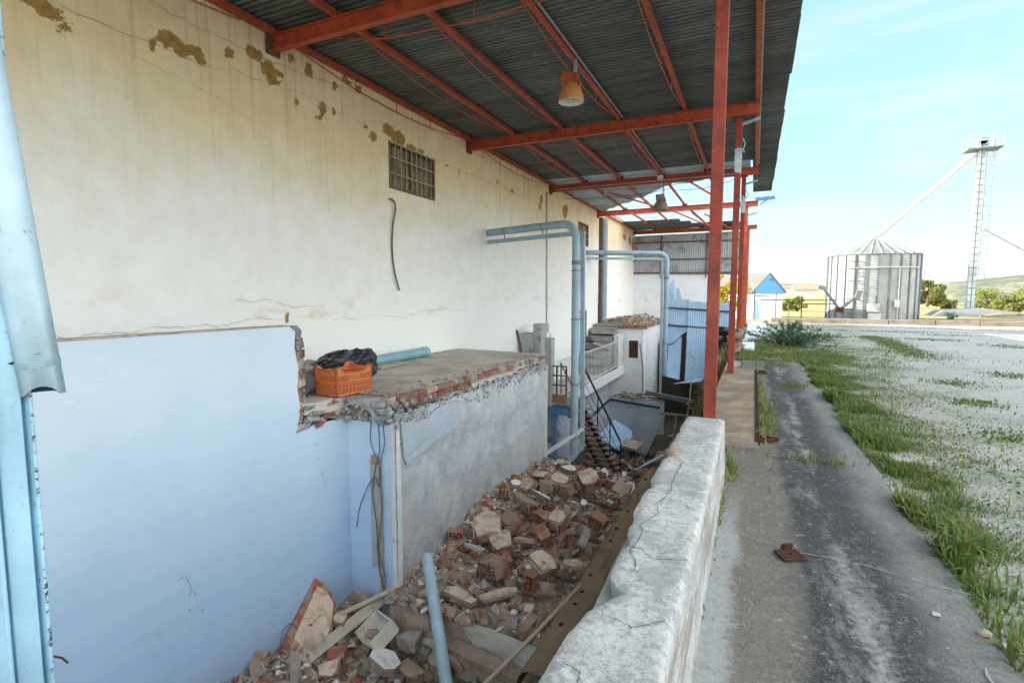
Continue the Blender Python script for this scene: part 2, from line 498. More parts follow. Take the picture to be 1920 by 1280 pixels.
def m_roof(name, dark, lite, speck=0.0):
    m = NT(name, .7, 0, .25)
    n = m.noise(1.0, 6, .65, m.scale(m.P, (.5, 2.2, 1)))
    k = m.ramp(n, [(.3, dark), (.72, lite)])
    f = m.noise(1.0, 5, .7, m.scale(m.P, (1.5, 26, 1)))
    k = m.mix(m.math('MULTIPLY', m.ramp(f, [(.45, 0.0), (.7, 1.0)]), .6), k, tuple(x * 1.5 for x in lite))
    r = m.noise(5, 7, .72, None, .5)
    k = m.mix(m.math('MULTIPLY', m.ramp(r, [(.55, 0.0), (.7, 1.0)]), .55), k, (.085, .065, .035))
    if speck:
        s_ = m.noise(1, 4, .8, m.scale(m.P, (16, 34, 1)))
        X, Y, Z = m.sep()
        band = m.math('MULTIPLY', m.mrange(m.math('ABSOLUTE', m.math('ADD', X, 3.15)), .32, .05), m.ramp(m.noise(1.1, 4, .6), [(.45, 0.0), (.6, 1.0)]))
        k = m.mix(m.math('MULTIPLY', m.math('MULTIPLY', m.ramp(s_, [(.56, 0.0), (.66, 1.0)]), band), speck), k, (.42, .46, .47))
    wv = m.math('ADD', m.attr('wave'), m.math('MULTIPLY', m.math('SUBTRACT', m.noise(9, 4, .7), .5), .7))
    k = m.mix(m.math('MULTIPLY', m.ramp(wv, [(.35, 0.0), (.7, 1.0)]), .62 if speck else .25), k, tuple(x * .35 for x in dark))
    hv = m.n.new('ShaderNodeHueSaturation'); m.L(k, hv.inputs['Color']); m.L(m.mrange(m.rnd(), 0, 1, .8, 1.25), hv.inputs['Value'])
    m.col(hv.outputs[0]); m.bump(m.noise(45, 4, .7), .2, .004)
    return m.mat

def m_blue_pipe(name, c=(.33, .50, .62), rust=0.0, grime=.5):
    m = NT(name, .5, 0, .4)
    n = m.noise(3, 6, .65)
    k = m.ramp(n, [(.3, tuple(x * .8 for x in c)), (.7, tuple(min(1, x * 1.15) for x in c))])
    g = m.noise(1, 6, .7, m.scale(m.P, (8, 8, 1.4)))
    k = m.mix(m.math('MULTIPLY', m.ramp(g, [(.5, 0.0), (.72, 1.0)]), grime), k, (.22, .24, .22))
    k = m.mix(m.math('MULTIPLY', m.ramp(m.noise(26, 5, .75), [(.62, 0.0), (.69, 1.0)]), .6), k, (.10, .09, .08))
    if rust:
        X, Y, Z = m.sep()
        em = m.math('MULTIPLY', m.mrange(Y, 1.0445, 1.0452), m.mrange(X, -2.5800, -2.5765))
        k = m.mix(m.math('MULTIPLY', em, m.ramp(m.noise(1, 5, .75, m.scale(m.P, (20, 20, 40))), [(.53, 0.0), (.58, 1.0)])), k, (.055, .030, .022))
        k = m.mix(m.ramp(m.noise(30, 5, .75), [(1 - rust - .02, 0.0), (1 - rust + .02, 1.0)]), k, (.10, .038, .02))
    m.col(k); m.bump(m.noise(55, 4, .7), .12, .004)
    return m.mat

def m_galv(name, c=(.40, .43, .44), rib=0.0):
    m = NT(name, .55, .1, .4)
    n = m.noise(1.2, 6, .65)
    k = m.ramp(n, [(.3, tuple(x * .8 for x in c)), (.7, tuple(x * 1.18 for x in c))])
    k = m.mix(m.math('MULTIPLY', m.ramp(m.noise(1, 6, .7, m.scale(m.P, (3, 3, .35))), [(.54, 0.0), (.72, 1.0)]), .5), k, (.30, .25, .19))
    m.col(k)
    if rib:
        X, Y, Z = m.sep()
        m.bump(m.math('SINE', m.math('MULTIPLY', Z, 2 * math.pi / rib)), .8, .02)
    else: m.bump(m.noise(30, 4, .6), .1, .004)
    return m.mat

def m_leaf(name, stops, rough=.6, sc=2.5, tr=.25):
    m = NT(name, rough, 0, .25)
    n = m.noise(sc, 5, .7)
    f = m.noise(sc * 14, 3, .7)
    k = m.ramp(m.math('ADD', m.math('MULTIPLY', n, .55), m.math('MULTIPLY', f, .45)), stops)
    m.col(k)
    if tr:
        t = m.n.new('ShaderNodeBsdfTranslucent'); m.L(k, t.inputs['Color'])
        mx = m.n.new('ShaderNodeMixShader'); mx.inputs[0].default_value = tr
        m.L(m.b.outputs[0], mx.inputs[1]); m.L(t.outputs[0], mx.inputs[2])
        m.L(mx.outputs[0], m.n['Material Output'].inputs['Surface'])
    return m.mat

def m_parapet():
    m = NT('flaking whitewash', .9)
    X, Y, Z = m.sep()
    n = m.noise(5, 8, .75); n2 = m.noise(34, 5, .8)
    k = m.ramp(n, [(.3, (.42, .42, .41)), (.5, (.58, .575, .56)), (.72, (.72, .715, .70))])
    k = m.mix(m.math('MULTIPLY', m.ramp(n2, [(.48, 0.0), (.62, 1.0)]), .7), k, (.25, .25, .25))
    gp = m.noise(2.2, 7, .7)
    k = m.mix(m.math('MULTIPLY', m.ramp(m.math('ADD', gp, m.math('MULTIPLY', m.math('SUBTRACT', n2, .5), .25)), [(.515, 0.0), (.54, 1.0)]), .62), k, (.33, .34, .35))
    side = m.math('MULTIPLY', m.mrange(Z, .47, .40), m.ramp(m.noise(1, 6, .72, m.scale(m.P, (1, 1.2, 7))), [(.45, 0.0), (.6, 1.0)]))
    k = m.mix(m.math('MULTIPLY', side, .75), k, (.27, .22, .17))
    och = m.noise(1.9, 5, .6, m.scale(m.P, (1.6, 1, 1)))
    k = m.mix(m.math('MULTIPLY', m.ramp(och, [(.64, 0.0), (.74, 1.0)]), .55), k, (.42, .29, .12))
    dk = m.noise(11, 6, .75)
    k = m.mix(m.math('MULTIPLY', m.ramp(dk, [(.58, 0.0), (.66, 1.0)]), .45), k, (.15, .15, .16))
    g3 = m.noise(130, 4, .75)
    k = m.mix(m.math('MULTIPLY', m.ramp(g3, [(.52, 0.0), (.64, 1.0)]), .5), k, (.20, .20, .20))
    m.col(k); m.bump(m.math('ADD', m.math('MULTIPLY', n2, .9), m.math('ADD', n, m.math('MULTIPLY', g3, .4))), .5, .014)
    return m.mat

def m_hill():
    m = NT('far hillside scrub', .95)
    n = m.noise(.022, 9, .72, m.scale(m.P, (1, 1, 2.5))); f = m.noise(.12, 7, .78)
    k = m.ramp(n, [(.36, (.12, .15, .10)), (.47, (.26, .25, .18)), (.54, (.42, .38, .31)), (.62, (.15, .175, .12)), (.72, (.44, .40, .34))])
    k = m.mix(m.ramp(f, [(.48, 0.0), (.56, .8)]), k, (.10, .125, .085))
    m.col(k)
    return m.mat

M = {}
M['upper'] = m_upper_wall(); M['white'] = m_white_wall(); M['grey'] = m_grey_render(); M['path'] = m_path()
M['gravel'] = m_gravel(); M['parapet'] = m_parapet(); M['hill'] = m_hill()
M['red'] = m_red_steel('red oxide steel', (.50, .078, .028)); M['redpost'] = m_red_steel('red oxide post', (.30, .042, .024), (4.38, 9))
M['redpost2'] = m_red_steel('red oxide post patched', (.29, .040, .022), (3.75, 4.2))
M['orange'] = m_red_steel('orange primer', (.54, .10, .028))
M['roof'] = m_roof('dark corrugated sheet', (.085, .092, .085), (.17, .175, .16), .9)
M['roof_new'] = m_roof('grey corrugated sheet', (.36, .42, .46), (.50, .56, .60))
M['bluepipe'] = m_blue_pipe('blue grey pipe', (.31, .42, .50)); M['pvc'] = m_blue_pipe('pale blue pvc', (.54, .71, .80), 0, .2)
M['bluesteel'] = m_blue_pipe('rusting pale blue steel', (.40, .64, .78), .33, .25)
M['greypipe'] = m_blue_pipe('weathered grey pipe', (.30, .35, .36), 0, .6)
M['pipeteal'] = m_blue_pipe('faded teal pipe', (.22, .42, .50), 0, .55)
M['galv'] = m_galv('galvanised silo sheet', (.36, .38, .38)); M['galv_roof'] = m_galv('galvanised roof', (.25, .25, .23))
M['galv_dark'] = m_galv('dull galvanised steel', (.17, .20, .22)); M['galv_lite'] = m_galv('pale galvanised steel', (.62, .64, .64))
M['rust'] = basic('rust', (.075, .030, .018), .45, 14, .9, 0, ((.045, .025, .02), .4, 9), .5, 60)
M['rust_rail'] = basic('rusty rail', (.14, .085, .06), .4, 10, .85, 0, ((.05, .04, .035), .45, 7), .3, 60)
M['concrete'] = basic('weathered concrete', (.27, .255, .235), .3, 3, .93, 0, ((.15, .13, .105), .42, 2.2), .5, 30)
M['slab'] = basic('dusty slab concrete', (.50, .465, .42), .16, 2.2, .93, 0, ((.36, .325, .28), .45, 1.4), .35, 26)
M['mortar'] = basic('rough mortar', (.33, .33, .33), .4, 9, .95, 0, ((.16, .14, .125), .45, 6), .9, 28)
M['core'] = basic('bare cement core', (.36, .38, .39), .25, 7, .95, 0, ((.22, .21, .19), .38, 4), .6, 40)
M['brick'] = basic('hollow red brick', (.27, .092, .058), .4, 9, .92, 0, ((.30, .215, .165), .48, 7), .4, 50)
M['brick_dk'] = basic('dusty dark brick', (.19, .075, .05), .4, 9, .93, 0, ((.27, .20, .155), .52, 6), .4, 50)
M['plaster'] = basic('cream plaster face', (.52, .425, .335), .22, 7, .92, 0, ((.34, .245, .175), .46, 6), .7, 26)
M['plaster_w'] = basic('white plaster face', (.60, .60, .59), .14, 5, .9, 0, ((.40, .38, .35), .38, 4), .4, 34)
M['plaster_b'] = basic('blue grey painted plaster', (.37, .44, .50), .15, 5, .9, 0, ((.26, .27, .27), .36, 4), .35, 34)
M['stone'] = basic('dusty stone', (.29, .215, .165), .3, 6, .93, 0, ((.17, .12, .08), .42, 5), .7, 22)
M['stone_g'] = basic('grey rubble', (.29, .255, .235), .35, 6, .93, 0, ((.16, .14, .12), .42, 5), .7, 22)
M['earth'] = basic('brown rubble dust', (.27, .20, .145), .35, 2.2, .96, 0, ((.36, .29, .235), .42, 3.1), .9, 16)
M['earth_dk'] = basic('dark pit soil', (.085, .068, .048), .4, 2.2, .96, 0, ((.15, .12, .085), .38, 3.1), .9, 16)
M['timber'] = basic('grey old timber', (.38, .33, .27), .25, 5, .9, 0, ((.22, .17, .12), .4, 6), .4, 60)
M['timber_br'] = basic('brown board', (.30, .175, .09), .22, 5, .85, 0, ((.20, .12, .07), .4, 5), .3, 60)
M['stick'] = basic('pale cane stick', (.42, .34, .23), .2, 8, .8, 0, None, .2, 60)
M['crate'] = basic('orange plastic', (.60, .17, .055), .14, 7, .5, 0, ((.50, .19, .09), .32, 5), .1, 60, spec=.5)
M['black'] = basic('black plastic sheet', (.014, .014, .016), .4, 6, .35, 0, None, .3, 12, spec=.5)
M['cable'] = basic('grey cable', (.12, .12, .13), .3, 8, .6)
M['cable_lt'] = basic('pale cable', (.42, .42, .41), .2, 8, .6)
M['glass'] = basic('dirty window glass', (.22, .19, .09), .45, 4, .32, 0, ((.10, .10, .06), .45, 3), .2, 30, spec=.6)
M['frame'] = basic('rusted window frame', (.20, .13, .075), .35, 9, .85, 0, ((.10, .05, .03), .45, 9), .3, 60)
M['bars'] = basic('pale painted bars', (.40, .37, .27), .3, 9, .7, 0, ((.18, .10, .05), .40, 14), .2, 60)
M['lamp'] = basic('orange enamel shade', (.56, .27, .075), .15, 8, .45, 0, ((.40, .17, .06), .35, 7), .1, 60, spec=.5)
M['lamp_in'] = basic('white enamel', (.78, .77, .70), .06, 8, .4, 0, None, 0)
M['lamp_d'] = basic('dirty lamp shade', (.33, .27, .20), .3, 8, .6, 0, ((.18, .12, .08), .4, 7), .2, 60)
M['corr_blue'] = basic('faded blue sheet metal', (.36, .53, .72), .14, 2.5, .55, 0, ((.20, .30, .42), .34, 2.0), .1, 50, spec=.4)
M['corr_grey'] = basic('grey cladding sheet', (.36, .39, .41), .15, 2, .55, 0, ((.20, .19, .165), .42, 1.4), .1, 50, spec=.4)
M['whitewash'] = basic('old whitewash', (.74, .76, .78), .10, 2, .9, 0, ((.40, .37, .32), .32, 1.8), .4, 26)
M['pitwall'] = basic('damp blue whitewash', (.50, .57, .67), .16, 2, .9, 0, ((.22, .24, .27), .36, 1.7), .4, 26)
M['shed_blue'] = basic('blue painted gable', (.12, .34, .64), .12, 2, .6, 0, None, .1, 30)
M['shed_roof'] = basic('pale shed roof', (.20, .19, .18), .15, 2, .7)
M['bark'] = basic('bark', (.16, .12, .085), .35, 8, .95, 0, None, .6, 30)
M['tarp'] = basic('grey tarpaulin', (.33, .35, .36), .2, 1.4, .7, 0, ((.25, .22, .18), .35, 1.1), .3, 10)
M['kerb'] = basic('dusty kerb concrete', (.34, .28, .22), .25, 2, .93, 0, ((.20, .15, .11), .42, 1.3), .5, 20)
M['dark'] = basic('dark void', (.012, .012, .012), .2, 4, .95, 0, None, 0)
M['steel_dk'] = basic('dark stair steel', (.035, .036, .042), .4, 8, .7, 0, ((.11, .05, .03), .36, 8), .3, 50)
M['tread'] = basic('dusty terracotta tread', (.27, .17, .13), .25, 6, .9, 0, ((.36, .29, .25), .45, 5), .3, 40)
M['bluecol'] = basic('mid blue steel', (.10, .21, .36), .2, 5, .6, 0, ((.16, .12, .10), .30, 6), .1, 50)
M['white_cer'] = basic('white ceramic', (.52, .49, .43), .1, 5, .35, 0, ((.40, .33, .23), .42, 4), .05, 40, spec=.6)
M['crack'] = basic('hairline crack', (.36, .31, .25), .3, 9, .95, 0, None, 0)
M['crack_d'] = basic('dark crack', (.12, .115, .11), .3, 9, .95, 0, None, 0)
M['crack_g'] = basic('grey crack', (.23, .25, .27), .3, 9, .95, 0, None, 0)
M['crack_l'] = basic('faint seam', (.52, .63, .74), .1, 9, .95, 0, None, 0)
M['bldg'] = basic('far white house', (.62, .59, .54), .1, 1, .9)
M['paperw'] = basic('white litter', (.70, .70, .70), .1, 9, .7)
M['g1'] = m_leaf('green grass blade', [(.3, (.07, .13, .02)), (.5, (.13, .21, .045)), (.7, (.25, .30, .10))])
M['g2'] = m_leaf('yellowing grass blade', [(.3, (.11, .13, .03)), (.5, (.20, .20, .06)), (.7, (.33, .28, .12))])
M['g3'] = m_leaf('dry straw', [(.3, (.24, .17, .08)), (.6, (.40, .31, .16))])
M['bush'] = m_leaf('feathery green foliage', [(.3, (.035, .085, .045)), (.5, (.07, .15, .08)), (.7, (.14, .24, .14))])
M['tree'] = m_leaf('sunlit tree foliage', [(.3, (.13, .16, .04)), (.5, (.25, .28, .08)), (.7, (.38, .38, .14))], .6, 1.2)
M['yellow'] = m_leaf('yellow flowering foliage', [(.3, (.22, .19, .01)), (.5, (.55, .42, .012)), (.7, (.70, .55, .02))], .6, 1.5)
M['flower'] = m_leaf('yellow petals', [(.3, (.65, .40, .01)), (.7, (.80, .58, .02))])
# ------------------------------------------------------------------ camera, sky, sun
cam = bpy.data.objects.new('camera', bpy.data.cameras.new('camera')); COL.objects.link(cam)
H = 1.5
pit_, yaw_ = R(5.0), R(-24.8)
fw = V((math.sin(yaw_) * math.cos(pit_), math.cos(yaw_) * math.cos(pit_), -math.sin(pit_)))
rt = V((math.cos(yaw_), -math.sin(yaw_), 0)); up = rt.cross(fw)
cam.matrix_world = Matrix(((rt.x, up.x, -fw.x, 0), (rt.y, up.y, -fw.y, 0), (rt.z, up.z, -fw.z, H), (0, 0, 0, 1)))
cam.data.sensor_width = 36; cam.data.lens = 36 * 980 / 1920
cam.data.clip_start = .05; cam.data.clip_end = 4000
S.camera = cam

SUN_EL, SUN_AZ = 20.0, -97.0      # azimuth clockwise from +Y
to_sun = V((math.sin(R(SUN_AZ)) * math.cos(R(SUN_EL)), math.cos(R(SUN_AZ)) * math.cos(R(SUN_EL)), math.sin(R(SUN_EL))))
sun = bpy.data.objects.new('sun', bpy.data.lights.new('sun', 'SUN')); COL.objects.link(sun)
sun.data.energy = 2.4; sun.data.angle = R(.5); sun.data.color = (1.0, .90, .74)
sun.rotation_euler = (-to_sun).to_track_quat('-Z', 'Y').to_euler()
sun.location = (-30, 0, 30)

w = bpy.data.worlds.new('World'); S.world = w; w.use_nodes = True
wt = w.node_tree; bg = wt.nodes['Background']
sky = wt.nodes.new('ShaderNodeTexSky'); sky.sky_type = 'NISHITA'; sky.sun_disc = False
sky.sun_elevation = R(SUN_EL); sky.sun_rotation = R(SUN_AZ % 360); sky.air_density = 1.0; sky.dust_density = .6; sky.ozone_density = 1.3
tcn = wt.nodes.new('ShaderNodeTexCoord')
mp = wt.nodes.new('ShaderNodeMapping'); mp.inputs['Scale'].default_value = (1.1, 1.6, 7.0); mp.inputs['Rotation'].default_value = (0, R(8), 0)
wt.links.new(tcn.outputs['Generated'], mp.inputs['Vector'])
cn = wt.nodes.new('ShaderNodeTexNoise'); cn.inputs['Scale'].default_value = 1.7; cn.inputs['Detail'].default_value = 7; cn.inputs['Roughness'].default_value = .6; cn.inputs['Distortion'].default_value = .7
wt.links.new(mp.outputs['Vector'], cn.inputs['Vector'])
cr = wt.nodes.new('ShaderNodeValToRGB'); cr.color_ramp.elements[0].position = .46; cr.color_ramp.elements[0].color = (0, 0, 0, 1)
cr.color_ramp.elements[1].position = .74; cr.color_ramp.elements[1].color = (.85, .85, .85, 1)
wt.links.new(cn.outputs['Fac'], cr.inputs['Fac'])
veil = wt.nodes.new('ShaderNodeMix'); veil.data_type = 'RGBA'; vi = [i for i in veil.inputs if i.type == 'RGBA']
veil.inputs[0].default_value = .76; vi[1].default_value = (.68, 1.20, 1.56, 1)      # high thin veil of cloud over the whole sky
wt.links.new(sky.outputs[0], vi[0])
mxw = wt.nodes.new('ShaderNodeMix'); mxw.data_type = 'RGBA'
ins = [i for i in mxw.inputs if i.type == 'RGBA']
wt.links.new(cr.outputs['Color'], mxw.inputs[0]); wt.links.new([o for o in veil.outputs if o.type == 'RGBA'][0], ins[0]); ins[1].default_value = (1.42, 1.58, 1.62, 1)
# unseen bright cloud bank added in the east and south-east to fill the shade
dn = wt.nodes.new('ShaderNodeVectorMath'); dn.operation = 'DOT_PRODUCT'; wt.links.new(tcn.outputs['Generated'], dn.inputs[0]); dn.inputs[1].default_value = tuple(V((.86, -.40, .32)).normalized())
cb1 = wt.nodes.new('ShaderNodeTexNoise'); cb1.inputs['Scale'].default_value = 2.6; cb1.inputs['Detail'].default_value = 8; cb1.inputs['Roughness'].default_value = .6
wt.links.new(tcn.outputs['Generated'], cb1.inputs['Vector'])
ad = wt.nodes.new('ShaderNodeMath'); ad.operation = 'MULTIPLY_ADD'; wt.links.new(cb1.outputs['Fac'], ad.inputs[0]); ad.inputs[1].default_value = .7; wt.links.new(dn.outputs['Value'], ad.inputs[2])
mr = wt.nodes.new('ShaderNodeMapRange'); mr.interpolation_type = 'SMOOTHSTEP'; wt.links.new(ad.outputs[0], mr.inputs[0]); mr.inputs[1].default_value = .72; mr.inputs[2].default_value = 1.12
bank = wt.nodes.new('ShaderNodeMix'); bank.data_type = 'RGBA'; bi = [i for i in bank.inputs if i.type == 'RGBA']
wt.links.new(mr.outputs[0], bank.inputs[0]); wt.links.new([o for o in mxw.outputs if o.type == 'RGBA'][0], bi[0]); bi[1].default_value = (4.55, 4.75, 4.75, 1)
wt.links.new([o for o in bank.outputs if o.type == 'RGBA'][0], bg.inputs['Color'])
bg.inputs['Strength'].default_value = .12
S.view_settings.view_transform = 'Standard'; S.view_settings.look = 'None'
S.view_settings.exposure = 2.5; S.view_settings.gamma = 1.0
S.cycles.max_bounces = 8; S.cycles.diffuse_bounces = 5; S.cycles.use_denoising = True
S.cycles.sample_clamp_indirect = 8

# ------------------------------------------------------------------ ground and terrain
def ramp01(x, a, b): 
    t = min(1, max(0, (x - a) / (b - a))); return t * t * (3 - 2 * t)
def ground_z(x, y):
    d = max(0, y - 36)
    z = -.035 + .02 * fb(x, y, 3, 4, .5)
    z -= .30 * ramp01(y, 36, 48)
    z += .012 * max(0, math.hypot(x - 0, y) - 90) 
    return z
gx = sorted(set([-2500, -1200, -600, -300, -160, -90, -60, -40, -25, -18, -12, -8] + [-6.1, -5, -4, -3, -2, -1.2, -.52] + steps(-.2, 14, .45) + [16, 18, 21, 25, 30, 36, 45, 60, 85, 120, 180, 300, 600, 1200, 2500]))
gy = sorted(set([-400, -120, -50, -25, -12, -6, -3] + steps(-2, 29.2, .5) + steps(29.7, 42, .8) + [45, 48, 52, 57, 64, 75, 95, 130, 180, 260, 400, 700, 1300, 2500]))
gm = gridmesh('ground', gx, gy, lambda x, y: (x, y, ground_z(x, y)), lambda x, y: not (-6.1 < x < -.52 and -6 < y < 29.2))
gm.materials.append(M['gravel']); gm.polygons.foreach_set('use_smooth', np.ones(len(gm.polygons), bool))
tag(link('ground', gm, None, (0, 0, 0)), 'pale gravel yard with thin weeds beside the path and dry land beyond', 'ground', kind='structure')

def hill(name, label, pts, y, depth, seed):
    xs = [pts[0][0] + (pts[-1][0] - pts[0][0]) * i / 90 for i in range(91)]
    def hh(x):
        for (a, za), (b, zb) in zip(pts, pts[1:]):
            if a <= x <= b: return za + (zb - za) * ramp01(x, a, b)
        return pts[-1][1]
    vs_ = [0, .15, .35, .55, .75, .9, 1.0]
    def f(x, t):
        z = hh(x) * (math.sin(t * math.pi / 2)) + 1.6 * t * fb(x + seed, t * 40, seed, 5, .02)
        return (x, y + depth * t, -1.5 + z)
    me = gridmesh(name, xs, vs_, f); me.materials.append(M['hill']); me.polygons.foreach_set('use_smooth', np.ones(len(me.polygons), bool))
    return tag(link(name, me, None, (0, y, 0)), label, 'hill', kind='structure')
hill('hill', 'dry scrubby hillside far beyond the silo and the tower', [(-300, 10), (-60, 17), (30, 13), (90, 15), (150, 12), (230, 16), (330, 24), (420, 20), (700, 12)], 420, 160, 3)
hill('hill', 'nearer yellow scrub slope rising at the right behind the tower', [(15, .5), (22, 1.6), (29, 3.2), (37, 5.6), (48, 7.6), (80, 9.5), (160, 8.0), (320, 5.0)], 92, 45, 9)
hill('hill', 'low pale hill crossing behind the grain silo', [(-160, 6.5), (-20, 9.5), (40, 9.5), (110, 7.5), (260, 9), (500, 6)], 250, 90, 21)

# ------------------------------------------------------------------ path
EDGE = lambda y: 1.03 + .07 * fb(y, 4.2, 0, 4, .55) + .022 * fb(y, 9, 0, 3, 5)
pus = steps(0, 1, .04); pvs = steps(-1.2, 13.3, .1)
def pathf(u, y):
    x0 = -.19; x1 = EDGE(y); x = x0 + (x1 - x0) * u
    drop = .035 * ramp01(u, .95, 1.0)
    gut = -.012 * math.exp(-((x - .5) / .09) ** 2)
    return (x, y, .004 + .006 * fb(x, y, 0, 3, 1.5) - drop + gut)
pm_ = gridmesh('path', pus, pvs, pathf); pm_.materials.append(M['path']); pm_.polygons.foreach_set('use_smooth', np.ones(len(pm_.polygons), bool))
pth = tag(link('path', pm_, None, (0, 0, 0)), 'mould stained concrete path beside the low whitewashed wall', 'path', kind='structure')
mb = MB()
strip(mb, wiggle([(-.1, 3.5, .013), (.3, 3.36, .013), (.62, 3.34, .013), (1.05, 3.22, .013)], 14, .02, (0, 1, 0)), .007, (0, 0, 1))
for y0 in (5.35, 7.4, 9.6, 11.5):
    strip(mb, wiggle([(.14, y0, .013), (.6, y0 + .05, .013), (1.0, y0 - .03, .013)], 9, .03, (0, 1, 0)), .010, (0, 0, 1))
strip(mb, wiggle([(.84, 1.6, .013), (.78, 2.1, .013), (.9, 2.6, .013)], 9, .03, (1, 0, 0)), .012, (0, 0, 1))
mb.build('crack', M['core'], pth)
# brown slab between the posts, 1 cm above the path, with its steel edge
bm_ = gridmesh('path', steps(-.5, .085, .045), steps(5.62, 11.5, .12), lambda x, y: (x, y, .03 + .006 * fb(x, y, 5, 4, 2)))
M['slab_br'] = basic('brown streaked slab', (.25, .185, .13), .3, 2.2, .93, 0, ((.35, .29, .23), .45, 1.6), .5, 22)
bm_.materials.append(M['slab_br']); bm_.polygons.foreach_set('use_smooth', np.ones(len(bm_.polygons), bool))
tag(link('path', bm_, None, (0, 8, 0)), 'raised brown streaked slab between the first two red posts', 'path', kind='structure')
mb = MB(); mb.bx(-.5, .085, 5.5, 5.62, -.05, .026); mb.build('slab_lip', M['concrete'], pth)

# ------------------------------------------------------------------ pit
def pit_z(x, y):
    n = fb(x, y, 0, 5, .9)
    near = -2.62 + .40 * ramp01(x, -3.6, -4.4) + .12 * n
    mid = -1.98 + .26 * ramp01(x, -2.6, -3.6) * ramp01(y, 4.6, 7) * (1 - .8 * ramp01(y, 8.8, 9.9)) + .10 * n
    far = -3.95 + .15 * n
    if x < -3.74 and y < 4.9: return near
    z = near if y < 4.64 else (mid if y < 9.7 else mid + (far - mid) * ramp01(y, 9.7, 11.3))
    if y > 9.5:                      # weed bank against the yard side
        b = ramp01(x, -2.0, -.75) * ramp01(y, 9.5, 15)
        z = z + (-.25 - z) * b * .95
    return z
pxs = steps(-6.0, -.5, .11); pys = sorted(set(steps(-5, 4.6, .16) + [4.66] + steps(4.72, 14, .12) + steps(14.3, 29, .4)))
pf = gridmesh('pit_floor', pxs, pys, lambda x, y: (x, y, pit_z(x, y) + .035 * fb(x, y, 7, 4, 4)))
pf.materials.append(M['earth']); pf.materials.append(M['earth_dk'])
cy = np.array([p.center.y for p in pf.polygons]); pf.polygons.foreach_set('material_index', (cy > 10.9).astype(np.int32))
pf.polygons.foreach_set('use_smooth', np.ones(len(pf.polygons), bool))
tag(link('pit_floor', pf, None, (0, 0, 0)), 'dusty brown floor of the rubble pit below the path', 'ground', kind='structure')
mb = MB(); mb.bx(-.52, -.30, 4.8, 29.2, -5, -.04); mb.bx(-.50, -.24, -5, 4.78, -4, -.01)
tag(mb.build('retaining_wall', M['earth_dk']), 'earthy retaining wall below the edge of the path', 'wall')
# ------------------------------------------------------------------ warehouse: long wall, windows, door, roof
WH = thing('warehouse', (-6, 12, -2.2), 'long warehouse with a cream stained wall, barred windows and whitewashed base', 'warehouse')
WIN = [(7.75, 9.22, 3.42, 4.25), (18.8, 20.1, 3.40, 4.24)]
DOOR = (18.9, 19.95, -1.42, .93)
ys = steps(-4, 28.8, .075); zs = steps(-5.0, 5.12, .075)
for a, b, c, d in WIN + [DOOR]:
    ys = [y for y in ys if min(abs(y - a), abs(y - b)) > .02] + [a, b]; zs = [z for z in zs if min(abs(z - c), abs(z - d)) > .02] + [c, d]
ys = sorted(ys); zs = sorted(zs)
def inhole(y, z): return any(a < y < b and c < z < d for a, b, c, d in WIN + [DOOR])
wm = gridmesh('wall', ys, zs, lambda y, z: (-6 + .008 * fb(y, z, 0, 4, .8), y, z), lambda y, z: not inhole(y, z))
PATCH = [(2.70, 4.16, .14, .06), (2.80, 4.10, .13, .05), (2.92, 4.03, .09, .04), (3.72, 4.20, .05, .07), (3.92, 4.33, .11, .09), (4.03, 4.28, .08, .09), (4.20, 4.31, .13, .06), (4.28, 4.24, .06, .06),
         (4.64, 4.48, .07, .07), (5.02, 4.62, .12, .08), (5.24, 4.50, .13, .10), (5.42, 4.50, .06, .05), (5.32, 4.38, .09, .05), (5.22, 4.33, .07, .03), (5.62, 4.80, .06, .07), (5.95, 4.76, .07, .11), (5.70, 4.22, .04, .07),
         (6.20, 4.32, .07, .10), (6.10, 4.12, .04, .06), (6.42, 4.32, .04, .05), (6.45, 4.72, .05, .06), (7.35, 4.20, .09, .08), (7.15, 4.32, .05, .05), (7.75, 4.42, .14, .10), (8.05, 4.36, .18, .12), (8.45, 4.28, .15, .07), (8.75, 4.3, .10, .05), (9.7, 4.22, .05, .05), (10.2, 4.2, .06, .05),
         (15.1, 4.42, .10, .12), (15.0, 4.2, .10, .10), (17.3, 4.36, .22, .20), (17.5, 4.5, .12, .12), (12.1, 4.35, .07, .05), (13.0, 4.3, .08, .06), (28.4, 4.2, .3, .35), (27.6, 4.35, .3, .2), (26.4, 4.4, .3, .12), (7.0, 4.86, .10, .05), (6.7, 4.9, .1, .06), (5.4, 1.18, .05, .05), (5.5, .86, .05, .05), (5.42, .7, .03, .04)]
co = np.array([v.co[:] for v in wm.vertices]); val = np.zeros(len(co), np.float32)
for (py, pz, ry, rz) in PATCH:
    d = ((co[:, 1] - py) / (ry * 1.35)) ** 2 + ((co[:, 2] - pz) / (rz * 1.35)) ** 2
    val = np.maximum(val, np.clip(1.02 - .75 * d, 0, 1))
at = wm.attributes.new('patch', 'FLOAT', 'POINT'); at.data.foreach_set('value', val.astype(np.float32))
wm.materials.append(M['upper']); wm.polygons.foreach_set('use_smooth', np.ones(len(wm.polygons), bool))
wall_o = link('wall', wm, WH)
